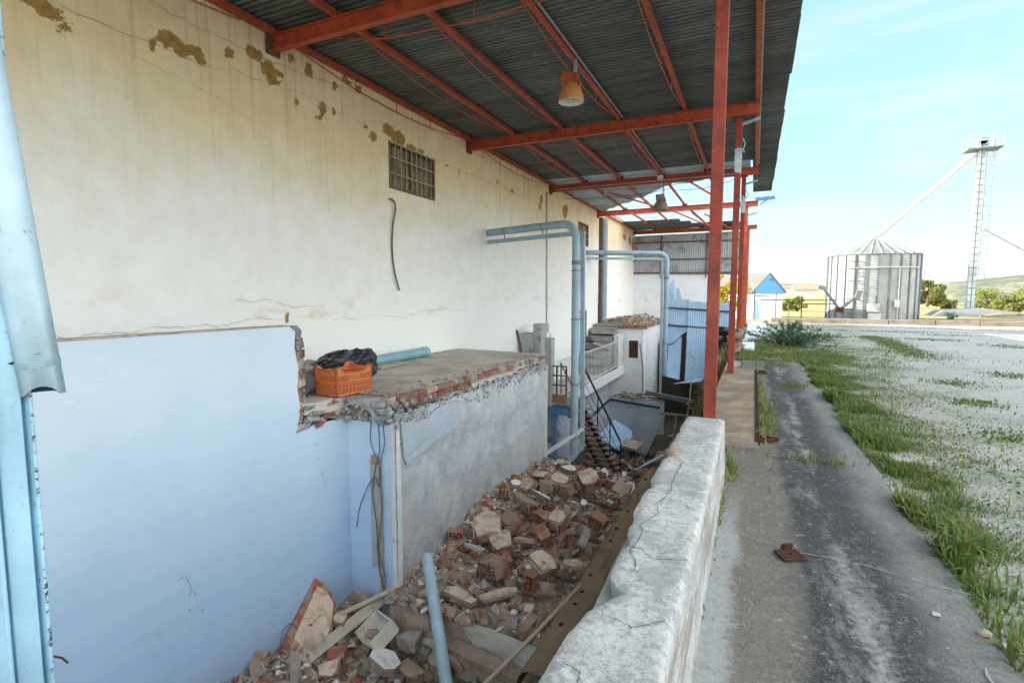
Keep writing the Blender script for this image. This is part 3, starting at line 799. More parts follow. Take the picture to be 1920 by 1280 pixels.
# cracks, drawn as thin ribbons on the render
X = -5.988; mb = MB()
for pts, w_ in (([(2.3, 1.08), (2.69, 1.09), (3.2, 1.12), (3.81, 1.15), (4.4, 1.13), (4.8, 1.20), (5.3, 1.18)], .005), ([(3.4, 4.72), (3.89, 4.62), (4.6, 4.62), (5.3, 4.60), (6.61, 4.76), (8.2, 4.80), (10.2, 4.81), (13, 4.7), (15.4, 4.72)], .007),
               ([(2.6, 4.2), (4.11, 4.20), (5.2, 4.35), (6.14, 4.35), (7.0, 4.34), (7.7, 4.5)], .006), ([(9.25, 4.3), (9.75, 4.25), (11, 4.26), (13, 4.26), (14.9, 4.29), (17, 4.2)], .008),
               ([(6.23, 1.12), (7.4, 1.15), (8.2, 1.10), (8.88, 1.22), (10.5, 1.18)], .005), ([(4.55, 1.45), (5.1, 1.42), (5.5, 1.35), (6.1, 1.36)], .005), ([(3.5, 4.0), (4.4, 3.92), (5, 3.75)], .003)):
    strip(mb, wiggle([(X, a, b) for a, b in pts], 14, .05, (0, 0, 1)), w_, (1, 0, 0))
for (y, z0, z1) in ((3.5, 4.9, 3.4), (6.25, 4.9, 2.7), (6.75, 4.5, 2.9), (4.3, 4.7, 4.45), (9.9, 2.9, 2.0), (11.2, 3.0, 1.7), (5.47, 1.2, 1.05)):
    strip(mb, wiggle([(X, y, z0), (X, y, z1)], 14, .03, (0, 1, 0)), .003, (1, 0, 0))
mb.build('crack', M['crack'], wall_o)
mb = MB(); mb.bx(-6.45, -6.12, -6, 28.8, -5, 5.12); mb.bx(-6.12, -6.02, -4, 28.8, 5.125, 5.2); mb.build('wall_core', M['concrete'], WH)
mb = MB()
for s in (-1, 1): pass
mb.prism([(-6.1, -6.5, 5.13), (-20, -6.5, 9.2), (-34, -6.5, 5.13), (-34, -6.5, 5.3), (-20, -6.5, 9.4), (-6.1, -6.5, 5.3)], (0, 35.7, 0)); mb.build('roof', M['roof_new'], WH)
mb = MB(); mb.prism([(-6.46, 28.5, -3), (-33, 28.5, -3), (-33, 28.5, 5.3), (-20, 28.5, 9.1), (-6.46, 28.5, 5.15)], (0, .28, 0)); mb.prism([(-6.46, -6.2, -3), (-33, -6.2, -3), (-33, -6.2, 5.3), (-20, -6.2, 9.1), (-6.46, -6.2, 5.15)], (0, .28, 0)); mb.bx(-33.2, -33, -6.2, 28.7, -3, 5.2)
mb.build('gable_wall', M['whitewash'], WH)
for i, (a, b, c, d) in enumerate(WIN):
    mb = MB(); t = .05
    mb.bx(-6.12, -5.985, a, a + t, c, d); mb.bx(-6.12, -5.985, b - t, b, c, d); mb.bx(-6.12, -5.985, a + t, b - t, d - t, d); mb.bx(-6.12, -5.985, a + t, b - t, c, c + t)
    mb.bx(-6.10, -6.03, (a + b) / 2 - .03, (a + b) / 2 + .03, c + t, d - t)
    wn = mb.build('window', M['frame'], WH); 
    mb = MB(); n = 5 if i == 0 else 2
    for h_ in (0, 1):
        y0 = a + t + h_ * ((b - a) / 2 - t + .03); y1 = y0 + (b - a) / 2 - t - .03
        for k in range(1, n):
            yy = y0 + (y1 - y0) * k / n; mb.bx(-6.085, -6.06, yy - .008, yy + .008, c + t, d - t)
        mb.bx(-6.075, -6.07, y0, y1, c + t, d - t, 1)
    mb.build('pane', [M['frame'], M['glass']], wn)
    mb = MB()
    nb = 9 if i == 0 else 4
    for k in range(1, nb): 
        yy = a + (b - a) * k / nb; mb.bar((-5.975, yy, c + .03), (-5.975, yy, d - .03), .014, .014)
    for zz in ((.32, .66, .97) if i == 0 else (.3, .6)): mb.bar((-5.965, a + .01, c + (d - c) * zz), (-5.965, b - .01, c + (d - c) * zz), .02, .02)
    mb.build('grille', M['bars'], wn)
a, b, c, d = DOOR
mb = MB(); mb.bx(-6.1, -5.97, a, a + .07, c, d); mb.bx(-6.1, -5.97, b - .09, b, c, d); mb.bx(-6.1, -5.97, a + .07, b - .09, d - .07, d)
dr = mb.build('door_frame', M['galv_dark'], WH)
mb = MB(); mb.bx(-6.07, -6.03, a + .07, b - .09, c, d - .07); mb.build('door_leaf', M['pvc'], dr)

# end wall of the bay: whitewashed masonry below, corrugated cladding above
EW = thing('end_wall', (-4, 28.8, -4), 'whitewashed end wall closing the bay under grey corrugated cladding', 'wall')
ew = gridmesh('wall', steps(-6, -2.1, .15), steps(-4.5, 2.84, .15), lambda x, z: (x, 28.78 + .01 * fb(x, z, 0, 3, 1), z)); ew.materials.append(M['whitewash'])
link('wall', ew, EW)
mb = MB(); mb.bx(-6, -2.1, 28.83, 29.05, -4.5, 2.6); mb.build('wall_core', M['concrete'], EW)
def corr(x0, x1, z0, z1, y, pitch=.115, amp=.020, ny=1, shear=0.0):
    n = int((x1 - x0) / pitch * 4)
    xs = [x0 + (x1 - x0) * i / n for i in range(n + 1)]
    return gridmesh('sheet', xs, steps(0, 1, 1 / ny), lambda x, t: (x, y + amp * math.sin(2 * math.pi * x / pitch), z0 + (z1 - z0) * t - shear * (x - x0)))
for i, (x0, x1) in enumerate(((-6, -5.05), (-5.07, -4.1), (-4.12, -3.15), (-3.17, -2.2), (-2.22, -1.3), (-1.32, -.62))):
    me = corr(x0, x1, 2.66 - .02 * i, 4.70, 28.74 - .012 * (i % 2)); me.materials.append(M['corr_grey']); me.polygons.foreach_set('use_smooth', np.ones(len(me.polygons), bool)); link('cladding_sheet', me, EW)
for z in (4.32, 3.42, 2.72):
    mb = MB(); mb.bar((-6, 28.69, z), (-.6, 28.69, z - .06), .05, .06); mb.build('cladding_rail', M['rust_rail'], EW)
mb = MB(); mb.bar((-4.55, 28.68, 2.4), (-4.55, 28.68, 4.7), .05, .05); mb.bar((-2.3, 28.68, 2.4), (-2.3, 28.68, 4.7), .05, .05); mb.build('cladding_stud', M['rust_rail'], EW)

# ------------------------------------------------------------------ white partition with the broken brick end
PW = thing('partition_wall', (-4.46, 2, -2.4), 'smooth blue white wall at the left ending in a broken edge of hollow bricks', 'wall')
XA = -4.40
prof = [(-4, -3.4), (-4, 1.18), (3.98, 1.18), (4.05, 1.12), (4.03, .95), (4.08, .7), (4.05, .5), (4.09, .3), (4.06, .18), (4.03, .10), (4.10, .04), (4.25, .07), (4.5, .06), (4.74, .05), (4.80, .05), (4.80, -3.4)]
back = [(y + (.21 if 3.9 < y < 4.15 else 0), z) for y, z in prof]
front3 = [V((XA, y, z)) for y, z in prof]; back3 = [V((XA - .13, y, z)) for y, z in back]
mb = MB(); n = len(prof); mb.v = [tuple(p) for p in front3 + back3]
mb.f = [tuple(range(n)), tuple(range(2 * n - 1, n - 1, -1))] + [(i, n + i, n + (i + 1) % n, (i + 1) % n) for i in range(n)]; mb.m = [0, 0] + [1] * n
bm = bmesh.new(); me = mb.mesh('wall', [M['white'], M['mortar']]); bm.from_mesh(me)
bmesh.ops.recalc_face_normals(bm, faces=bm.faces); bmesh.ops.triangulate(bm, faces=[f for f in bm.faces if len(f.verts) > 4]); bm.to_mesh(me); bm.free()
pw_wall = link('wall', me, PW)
mb = MB()     # coping line, faint seams and scratches on the paint
mb.bx(XA - .128, XA + .006, -4, 3.96, 1.182, 1.194); mb.build('coping', M['plaster'], PW)
mb = MB(); strip(mb, wiggle([(XA + .0015, 1.2, .05), (XA + .0015, 2.6, .055), (XA + .0015, 4.05, .05)], 12, .012, (0, 0, 1)), .005, (1, 0, 0), 1, False)
for (y, z, dy, dz) in ((2.75, -.92, .05, -.12), (2.80, -1.03, -.01, -.1), (2.69, -.93, .05, .01), (2.83, -1.1, .012, -.05), (2.77, -1.22, .01, -.04), (3.6, -1.6, .01, -.04), (4.35, -.5, .04, -.1), (4.4, -.62, .01, -.05), (2.9, -1.3, .005, -.03), (3.1, -2.0, .02, -.03), (4.3, -.32, .03, -.03), (4.28, -.14, .02, -.04)):
    strip(mb, wiggle([(XA + .0015, y, z), (XA + .0015, y + dy, z + dz)], 6, .02, (0, 1, 0)), .010, (1, 0, 0), 0)
mb.build('scratch', [M['crack'], M['crack_l']], pw_wall)
mb = MB(); z = .2; k = 0
bdir = V((-.13, .21, 0)).normalized(); outn = V((bdir.y, -bdir.x, 0))
while z < 1.02:
    o = V((XA - .004, 4.065, z)) - outn * .06
    if k % 2 == 0: mb.hollow(o + V((0, 0, 0)), outn, bdir, V((0, 0, 1)), .085 + random.uniform(-.006, .012), .20, .088, 3, 2, .012, 0, 0)
    else:
        mb.box(o + outn * .035 + bdir * .105 + V((0, 0, .045)), (.18, .09, .082), rot(0, 0, math.degrees(math.atan2(bdir.y, bdir.x))), random.choice((1, 2, 2)), .012)
    z += .104; k += 1
for _ in range(26):
    zz = random.uniform(.1, 1.15); mb.lump(V((XA, 4.06, zz)) + bdir * random.uniform(0, .2) + outn * random.uniform(-.005, .02), (.05, .05, .05), None, 1)
be = mb.build('broken_brick_end', [M['brick'], M['mortar'], M['plaster']], PW)

# ------------------------------------------------------------------ brick annex
AX = thing('brick_annex', (-4.0, 7, -2.3), 'low annex with a grey rendered side, dusty flat slab roof and broken red brick rim', 'outbuilding')
SX = -3.70; FY = 4.80; EY = 9.62; ST = .33
g = gridmesh('wall_side', steps(FY, EY, .06), steps(-2.6, .12, .06), lambda y, z: (SX + .012 * fb(y, z, 2, 5, 1.4), y, z)); g.materials.append(M['grey']); g.polygons.foreach_set('use_smooth', np.ones(len(g.polygons), bool))
sidew = link('wall_side', g, AX)
mb = MB(); mb.bx(SX - .14, SX - .02, FY + .05, EY, -2.6, .10); mb.build('wall_core', M['concrete'], AX)
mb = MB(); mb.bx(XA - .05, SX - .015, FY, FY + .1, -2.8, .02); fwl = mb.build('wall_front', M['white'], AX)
mb = MB(); mb.bx(SX - .05, SX + .022, EY - .01, EY + .03, -2.6, .12); mb.build('corner_strip', M['plaster_w'], AX, bevel=.006)
mb = MB(); pts = []
for i in range(28):
    zz = -2.3 + 2.36 * i / 27; pts.append((SX + .012 + .01 * fb(zz, 1, 0, 3, 4), zz))
poly = [(SX - .065 + .006 * fb(z_, 7, 0, 3, 6), FY - .012, z_) for _, z_ in pts] + [(x_ , FY - .012, z_) for x_, z_ in pts[::-1]]
mb.prism(poly, (0, .011, 0)); mb.prism([(SX + .004, FY - .012, -2.3), (SX + .004, FY + .06, -2.3), (SX + .004, FY + .07, -.9), (SX + .004, FY + .05, .05), (SX + .004, FY - .012, .05)], (.018, 0, 0)); mb.build('corner_strip', M['plaster_w'], AX)
# roof slab with jagged rim
bm = bmesh.new()
def rimpt(t):      # along the front then along the side
    return t
top = []
xs = steps(XA + .01, SX - .02, .06)
for x in xs: top.append((x, FY - .03 + .05 * fb(x, 1, 0, 3, 5), ST + .02 * fb(x, 5, 0, 2, 5) - .02))
for y in steps(FY + .05, EY, .10): top.append((SX - .09 + .035 * fb(y, 2, 0, 3, 4), y, ST - .012 + .012 * fb(y, 3, 0, 2, 5)))
top += [(SX - .1, EY + .2, ST), (-5.98, EY + .42, ST)]
for y in steps(EY, 4.4, .5): top.append((-5.98, y, ST))
top += [(-5.98, 4.1, ST), (XA - .02, 4.1, ST), (XA + .03, 4.3, ST - .01), (XA + .05, 4.55, ST - .02)]
vs0 = [bm.verts.new(p) for p in top]; f = bm.faces.new(vs0)
if f.normal.z < 0: f.normal_flip()
f.normal_update()
r_ = bmesh.ops.extrude_face_region(bm, geom=[f]); 
for v in [q for q in r_['geom'] if isinstance(q, bmesh.types.BMVert)]: v.co.z -= .13 + .03 * fb(v.co.x, v.co.y, 0, 3, 5)
bmesh.ops.recalc_face_normals(bm, faces=bm.faces); bmesh.ops.triangulate(bm, faces=[q for q in bm.faces if len(q.verts) > 4])
me = bpy.data.meshes.new('roof_slab'); bm.to_mesh(me); bm.free(); me.materials.append(M['slab']); link('roof_slab', me, AX)
# rough broken concrete under the slab front edge
mb = MB()
for i in range(75):
    x = random.uniform(XA - .02, SX + .0); z = random.uniform(.05, ST - .05)
    if -4.12 < x < -3.92 and .06 < z < .2: continue
    mb.lump((x, FY - random.uniform(.0, .07), z), (random.uniform(.07, .24), random.uniform(.05, .1), random.uniform(.04, .11)), rot(random.uniform(-12, 12), random.uniform(-12, 12), random.uniform(-20, 20)), random.choice((0, 0, 0, 1)), .35)
for i in range(34):
    y = random.uniform(4.08, FY); mb.lump((XA + random.uniform(-.02, .03), y, random.uniform(.05, ST - .04)), (.09, random.uniform(.08, .24), random.uniform(.04, .1)), rot(random.uniform(-12, 12), 0, random.uniform(-15, 15)), random.choice((0, 0, 1, 2)), .35)
for i in range(60):
    y = FY + abs(random.gauss(0, .25)); mb.lump((SX + random.uniform(-.06, .02), y, random.uniform(.0, ST - .05)), (.07, random.uniform(.05, .13), random.uniform(.04, .09)), rot(random.uniform(-30, 30), 0, random.uniform(0, 90)), random.choice((0, 0, 1)), .35)
mb.build('broken_slab_edge', [M['mortar'], M['core'], M['brick']], AX)
mb = MB(); mb.bx(-4.30, -4.0, FY - .05, FY + .06, .05, .09); 
for i in range(9):
    a = math.pi * i / 8; mb.box((-4.02 - .10 * math.cos(a), FY - .06, .08 + .12 * math.sin(a)), (.05, .12, .03), rot(0, math.degrees(a) - 90, 0))
mb.build('hollow_beam_end', M['core'], AX)
mb = MB(); mb.bx(-4.26, -4.16, FY - .075, FY - .03, .10, .19); mb.bx(-4.14, -4.05, FY - .07, FY - .03, .10, .16, 1); mb.build('brick_bit', [M['brick'], M['plaster']], AX)
# exposed bricks along the side rim
mb = MB(); y = FY + .12; row = 0
while y < EY - .02:
    L = random.uniform(.17, .27)
    for lev in range(2 if y < 6.4 else 1):
        z = ST - .035 - .075 * lev - (.012 if y > 6.4 else 0)
        xo = SX - .055 + random.uniform(-.014, .016) + .012 * lev
        if random.random() < .93:
            mb.box((xo, y + L / 2, z), (.10, L - .014, .066), rot(random.uniform(-2, 2), random.uniform(-5, 5), random.uniform(-2, 2)), random.choice((0, 0, 1, 0, 3)), .006)
            for q in range(3): mb.box((xo + .0505, y + L / 2, z - .02 + .02 * q), (.006, L - .03, .007), None, 1, .002)
        if lev == 0: mb.box((xo - .004, y + L - .002, z), (.085, .018, .07), None, 2, .006)
    y += L
mb.build('brick_rim', [M['brick'], M['brick_dk'], M['mortar'], M['plaster']], AX)
mb = MB(); y = FY + .05
while y < EY:
    t = (y - FY) / (EY - FY)
    for _ in range(7):
        mb.lump((SX + random.uniform(-.035, .008), y + random.uniform(-.06, .06), .085 + .075 * min(1, t * 3) - random.random() ** 1.5 * (.30 - .17 * t)), (.05, random.uniform(.05, .14), random.uniform(.03, .09)), rot(random.uniform(-40, 40), 0, 0), random.choice((0, 0, 0, 1)), .4)
    y += .075
mb.build('mortar_band', [M['mortar'], M['core']], AX)
# sheet of plaster peeling off the side
pp = [(4.86, .06), (4.95, .02), (5.2, -.03), (5.45, -.02), (5.62, .05), (5.9, .08), (6.15, .06), (6.24, -.04), (6.20, -.22), (6.12, -.3), (5.9, -.33), (5.6, -.37), (5.35, -.42), (5.1, -.47), (4.98, -.49), (4.93, -.42), (4.90, -.2)]
pp = [(y + .008 * fb(y, z, 0, 3, 9), z + .015 * fb(y, z, 4, 3, 9)) for y, z in sum([[(a[0] + (b[0] - a[0]) * t / 4, a[1] + (b[1] - a[1]) * t / 4) for t in range(4)] for a, b in zip(pp, pp[1:] + pp[:1])], [])]
mb = MB(); mb.prism([(SX + .012, y, z) for y, z in pp], (.024, 0, 0)); 
pk = mb.build('plaster_patch', M['plaster_b'], AX)
mb = MB(); strip(mb, wiggle([(SX + .0375, 4.95, -.36), (SX + .0375, 5.5, -.25), (SX + .0375, 6.1, -.1)], 10, .05, (0, 0, 1)), .008, (1, 0, 0)); mb.build('crack', M['crack'], pk)
# chased channel with the cable conduit and dangling cables on the front face
mb = MB(); mb.bx(-4.06, -3.90, FY - .028, FY - .002, -1.75, -.42); cb = mb.build('cable_duct', M['core'], AX, bevel=.01)
mb = MB(); mb.bx(-3.93, -3.89, FY - .045, FY - .03, -2.0, -.75); mb.build('duct_cover', M['timber'], cb)
mb = MB(); mb.bx(-4.02, -3.94, FY - .06, FY - .03, -.47, -.36); mb.build('junction_box', M['stone'], AX, bevel=.01)
def cable(name, pts, r, mat, label, cat='cable', parent=None):
    P_ = [V(p) for p in pts]; out = []
    for i in range(len(P_) - 1):
        p0, p1, p2, p3 = P_[max(i - 1, 0)], P_[i], P_[i + 1], P_[min(i + 2, len(P_) - 1)]
        for k in range(6):
            t = k / 6
            out.append(.5 * ((2 * p1) + (p2 - p0) * t + (2 * p0 - 5 * p1 + 4 * p2 - p3) * t * t + (3 * p1 - p0 - 3 * p2 + p3) * t ** 3))
    out.append(P_[-1])
    mb = MB(); mb.tube(out, r, 6)
    o = mb.build(name, mat, parent, smooth=True)
    return tag(o, label, cat) if parent is None else o
for k, (pts, lb) in enumerate((([(-4.03, FY - .02, .02), (-4.02, FY - .05, -.2), (-3.96, FY - .04, -.42), (-4.0, FY - .06, -.8), (-3.96, FY - .05, -1.2), (-3.93, FY - .06, -1.7), (-3.86, FY - .05, -2.05)], 'dark cable drooping down the middle of the annex front'),
                 ([(-3.93, FY - .02, .03), (-3.88, FY - .06, -.25), (-3.91, FY - .05, -.4), (-3.86, FY - .07, -.55), (-3.9, FY - .06, -.72), (-3.98, FY - .06, -.62), (-4.15, FY - .09, -.95), (-4.2, FY - .12, -1.25)], 'curled cable looping out left from the annex front conduit'),
                 ([(-3.86, FY - .02, .0), (-3.82, FY - .05, -.22), (-3.90, FY - .05, -.5), (-3.88, FY - .05, -1.0), (-3.92, FY - .07, -1.5), (-3.84, FY - .05, -1.85), (-3.92, FY - .1, -2.1)], 'dark cable hanging nearest the corner of the annex front'))):
    cable('hanging_cable', pts, .007, M['cable'], lb)

# ------------------------------------------------------------------ parapet
PP = thing('parapet_wall', (-.35, 2, 0), 'low whitewashed parapet with a cracked crumbling top beside the path', 'wall')
pr = gridmesh('wall', steps(0, 1, .02), steps(-1.5, 4.62, .06), lambda u, y: (0, y, 0))
def loop(y):   # cross-section, right foot up over the top to the broken left edge
    L = -.480 + .009 * fb(y, 0, 0, 6, 6.5) + .040 * math.exp(-((y - 1.85) / .38) ** 4)
    for (yc, wd, dp) in ((1.70, .05, .07), (1.62, .03, .03), (2.08, .03, .03), (3.38, .05, .05), (2.78, .05, .03), (2.32, .06, .02), (4.0, .04, .02)): L += dp * math.exp(-((y - yc) / wd) ** 2)
    far = ramp01(y, 4.5, 4.62)
    return L, far
secs = []; yv = steps(-1.5, 4.62, .045)
for y in yv:
    L, far = loop(y); rr = -.182 + .004 * fb(y, 3, 0, 3, 1.5); ch = .016 + .012 * max(0, fb(y, 8, 0, 4, 3.5))
    t = .5 - .03 * far + .006 * fb(y, 1, 0, 3, 1.2)
    s = [(-.165, -.03)]
    for k in range(1, 9): s.append((-.168 + (rr + .168) * k / 8 + .003 * fb(y, k * .5, 2, 4, 2), .0 + (t - ch) * k / 8))
    s += [(rr - ch * .5, t - ch * .3), (rr - ch * 1.3, t)]
    for k in range(1, 9): s.append((rr - ch * 1.3 + (L + .02 - rr + ch * 1.3) * k / 8, t + .002 * fb(y * 2, k * .4, 6, 4, 1.5)))
    s += [(L, t - .014), (L + .004, t - .05), (L + .012, t - .12)]
    secs.append([(x, y, z) for x, z in s])
mb = MB(); ns = len(secs[0])
for s in secs: mb.v += s
for i in range(len(secs) - 1):
    for j in range(ns - 1): mb.f.append((i * ns + j, i * ns + j + 1, (i + 1) * ns + j + 1, (i + 1) * ns + j)); mb.m.append(0)
mb.f.append(tuple((len(secs) - 1) * ns + j for j in range(ns))); mb.m.append(0)
po = mb.build('wall', M['parapet'], PP, auto=50)
bpy.data.meshes.remove(pr)
mb = MB()
sec2 = []
for y in steps(-1.5, 4.60, .06):
    l2 = -.500 + .012 * fb(y, 12, 0, 4, 3.0) + .03 * ramp01(y, 2.6, 3.4)
    sec2.append([(-.40, y, .41), (-.47, y, .415 + .012 * fb(y, 5, 0, 4, 5)), (l2 + .02, y, .40 + .02 * fb(y, 6, 0, 4, 5)), (l2, y, .36), (l2 + .01, y, .1), (l2 + .01, y, -3.2)])
for s in sec2: mb.v += s
for i in range(len(sec2) - 1):
    for j in range(5): mb.f.append((i * 6 + j, i * 6 + j + 1, (i + 1) * 6 + j + 1, (i + 1) * 6 + j)); mb.m.append(0)
mb.build('bare_core', M['core'], PP, auto=50)
mb = MB(); Z = .5065
for pts in ([(-.44, 3.4, Z), (-.36, 3.2, Z), (-.36, 2.6, Z), (-.4, 2.2, Z), (-.38, 1.8, Z)], [(-.36, 2.6, Z), (-.2, 2.5, Z)], [(-.46, 2.05, Z), (-.3, 1.96, Z), (-.19, 2.0, Z)], [(-.40, 1.55, Z), (-.3, 1.5, Z), (-.22, 1.58, Z)], [(-.42, 1.3, Z), (-.37, 1.2, Z), (-.39, 1.05, Z)], [(-.36, 3.2, Z), (-.2, 3.1, Z)], [(-.46, 3.9, Z), (-.3, 3.86, Z), (-.2, 3.9, Z)]):
    strip(mb, wiggle(pts, 12, .03, (1, .6, 0)), .0038, (0, 0, 1))
mb.build('crack', M['crack_d'], po)
mb = MB(); mb.tube([(-.46, 3.36, .50), (-.40, 3.44, .48)], .04, 8); mb.build('pipe_stub', M['stone'], PP, smooth=True)
# ------------------------------------------------------------------ steel canopy
CN = thing('steel_canopy', (-3, 10, 0), 'red steel canopy with dark corrugated roofing torn open at its far end', 'canopy')
RY = [-.2, 5.3, 10.62, 15.85, 21.4, 28.55]
PX = [-5.93, -4.87, -3.78, -2.56, -1.31, -.08]
for i, y in enumerate(RY):
    mb = MB(); z = 4.85
    mb.ibeam((-5.97, y, z), (-.03 if i < 4 else -.0, y, z), .10, .20, .014)
    rf_ = mb.build('rafter', M['red'], CN, bevel=.003, seg=1)
    mb = MB(); mb.bx(-5.985, -5.965, y - .11, y + .11, 4.70, 5.0)
    for bz_ in (4.74, 4.96):
        for by_ in (-.085, .085): mb.tube([(-5.965, y + by_, bz_), (-5.94, y + by_, bz_)], .012, 6)
    mb.build('wall_plate', M['rust_rail'], rf_)
    for px_ in PX[1:5]:
        mb = MB(); mb.bx(px_ - .10, px_ + .10, y - .004, y + .004, 4.955, 5.03); mb.build('cleat', M['rust_rail'], rf_)
for i, y in enumerate(RY[:4]):      # tie rods slung below the rafters on the far side
    if i == 0: continue
    yy = y + .35
    mb = MB(); P_ = [(-5.2, yy, 4.93), (-4.4, yy, 4.76), (-3.1, yy, 4.70), (-1.8, yy, 4.76), (-1.0, yy, 4.93)]
    mb.tube(P_, .009, 6)
    for p in P_[1:4]: mb.tube([p, (p[0], p[1], 4.95)], .007, 6)
    mb.build('tie_rod', M['orange'], CN)
for i, x in enumerate(PX):
    for a, b in zip(RY[:-1], RY[1:]):
        if a > 21 and i >= 4: continue
        e0, e1 = a + .02, b - .02
        if a > 15 and i == 4: e1 = a + 3.8
        if a > 15 and i == 5: e1 = a + .4
        dz = .0
        mb = MB(); z = 4.99
        q0, q1 = V((x, e0, z)), V((x, e1, z))
        if a > 21 and i == 3: q1 = V((x + .55, e1 - 1.2, z - .25))
        if a > 21 and i == 1: q1 = V((x + .1, e1, z))
        mb.bar(q0, q1, .05, .085); mb.bar(q0 + V((.035, 0, -.035)), q1 + V((.035, 0, -.035)), .03, .012)
        pu = mb.build('purlin', M['orange'] if i == 5 else M['red'], CN)
        if a < 15 and i < 5:
            zz = 4.93; L = b - a
            mb = MB(); P_ = [(x - .03, a + .5, zz), (x - .03, a + L * .30, zz - .12), (x - .03, a + L * .5, zz - .15), (x - .03, a + L * .70, zz - .12), (x - .03, b - .5, zz)]
            mb.tube(P_, .007, 6)
            for p in P_[1:4]: mb.tube([p, (p[0], p[1], 4.98)], .007, 6)
            mb.build('truss_rod', M['orange'], pu)
mb = MB(); mb.bar((-2.49, -1, 5.0), (-2.49, 15.8, 5.0), .022, .022); mb.build('conduit', M['cable_lt'], CN)
mb = MB(); mb.bar((-.02, -1, 4.98), (-.02, 15.6, 4.98), .02, .03); mb.build('conduit', M['cable_lt'], CN)
mb = MB(); mb.bx(-2.66, -2.50, 15.70, 15.76, 4.82, 4.94); mb.build('junction_box', M['lamp_in'], CN, bevel=.008)
mb = MB(); mb.bar((-5.8, 15.77, 4.80), (-.5, 15.77, 4.80), .02, .025); mb.build('conduit', M['cable_lt'], CN)
PY = [5.5, 10.75, 15.9, 21.3, 28.4]
for i, (y, zb) in enumerate(zip(PY, (-.05, -.05, -.05, -.05, -.05))):
    mb = MB(); x = -.365 - (.0 if i < 2 else .01)
    mb.bx(x - .056, x + .056, y - .055, y - .043, zb, 4.75); mb.bx(x - .056, x + .056, y + .043, y + .055, zb, 4.75); mb.bx(x + .035, x + .05, y - .043, y + .043, zb, 4.75); mb.bx(x - .05, x - .035, y - .043, y + .043, zb, 4.75)
    if i in (1, 2): mb.bx(x - .066, x + .066, y - .07, y + .07, 4.02, 4.05, 0); mb.bx(x - .066, x + .066, y - .07, y + .07, 4.15, 4.18, 0)
    p = mb.build('post', M['redpost'] if i == 0 else (M['redpost2'] if i in (1, 2) else M['red']), CN, bevel=.004, seg=2)
    mb = MB(); mb.bx(x - .10, x + .10, y - .085, y + .085, 4.735, 4.747)
    for bx_ in (-.08, .08):
        for by_ in (-.068, .068): mb.tube([(x + bx_, y + by_, 4.715), (x + bx_, y + by_, 4.735)], .011, 6)
    mb.bx(x - .12, x + .12, y - .11, y + .11, -.03, .012 if i else .0)
    mb.build('joint_plate', M['rust_rail'], p)
    if i == 0:
        mb = MB(); mb.bar((x + .06, y - .075, 4.60), (x + .11, y - .08, 4.72), .02, .03); mb.bar((x + .02, y - .075, 4.52), (x + .02, y - .075, 4.66), .02, .02); mb.bar((x + .02, y - .075, 4.53), (x + .09, y - .075, 4.56), .02, .02)
        mb.build('bracket', M['bluepipe'], p)
    if i in (1, 2, 3):
        mb = MB(); mb.bar((x + .02, y, 4.72 - .1 * i), (x + .35, y, 4.80 - .1 * i), .03, .05); mb.tube([(x + .07, y - .08, 4.35), (x + .11, y - .08, 4.25), (x + .08, y - .08, 4.15), (x + .1, y - .08, 4.1)], .012, 6); mb.build('bracket', M['bluepipe'], p)
# roofing sheets, corrugations running across the bay
def roofsheet(y0, y1, x0, x1, pitch=.0945, amp=.016, z0=5.047, torn=None, sag=0.0, mat='roof'):
    n = int((y1 - y0) / pitch * 5); yy = [y0 + (y1 - y0) * i / n for i in range(n + 1)]
    xs = steps(x0, x1, .4 if torn is None else .11)
    tilt = random.uniform(-.004, .004)
    def f(x, y):
        z = z0 + amp * math.sin(2 * math.pi * y / pitch) + tilt * (x + 3)
        if sag: z -= sag * ramp01(y, y0, y1) * (.5 + .5 * fb(x, 0, 0, 2, .9))
        return (x, y, z)
    keep = None
    if torn is not None: keep = lambda x, y: y < torn(x)
    me = gridmesh('roof_sheet', xs, yy, f, keep)
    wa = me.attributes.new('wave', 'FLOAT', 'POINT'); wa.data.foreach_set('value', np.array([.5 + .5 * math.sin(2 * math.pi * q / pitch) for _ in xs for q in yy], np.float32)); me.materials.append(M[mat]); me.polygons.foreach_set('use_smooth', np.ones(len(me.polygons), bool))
    return link('roof_sheet', me, CN)
y = -1.6; k = 0
while y < 14.6:
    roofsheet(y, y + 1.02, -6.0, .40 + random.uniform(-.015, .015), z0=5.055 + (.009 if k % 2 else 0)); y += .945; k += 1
yl = y
tornf = lambda x: (21.9 + (x + 6) * -1.1 if x < -4.4 else (20.1 + (x + 4.4) * -1.45 if x < -2.6 else 17.45 + (x + 2.6) * -.35)) + .35 * fb(x, 2, 0, 4, 1.1)
while y < 22.5:
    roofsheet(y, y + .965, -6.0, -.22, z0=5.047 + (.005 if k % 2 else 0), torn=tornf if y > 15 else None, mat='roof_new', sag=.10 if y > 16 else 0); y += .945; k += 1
y = yl
while y < 19.6:
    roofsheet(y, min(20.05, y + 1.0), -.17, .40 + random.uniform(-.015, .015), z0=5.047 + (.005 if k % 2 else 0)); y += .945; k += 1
for (y0, x0, x1) in ((25.6, -6, -3.3), (26.5, -6, -2.9), (27.4, -6, -.9), (28.0, -6, -.5)): roofsheet(y0, y0 + .95, x0, x1, z0=5.05, sag=.08)
mb = MB(); mb.bar((-.1, 21.4, 5.0), (.55, 21.4, 5.02), .08, .12); mb.bar((.05, 21.4, 4.8), (.3, 21.4, 4.97), .04, .04); mb.build('bracket', M['bluecol'], CN)
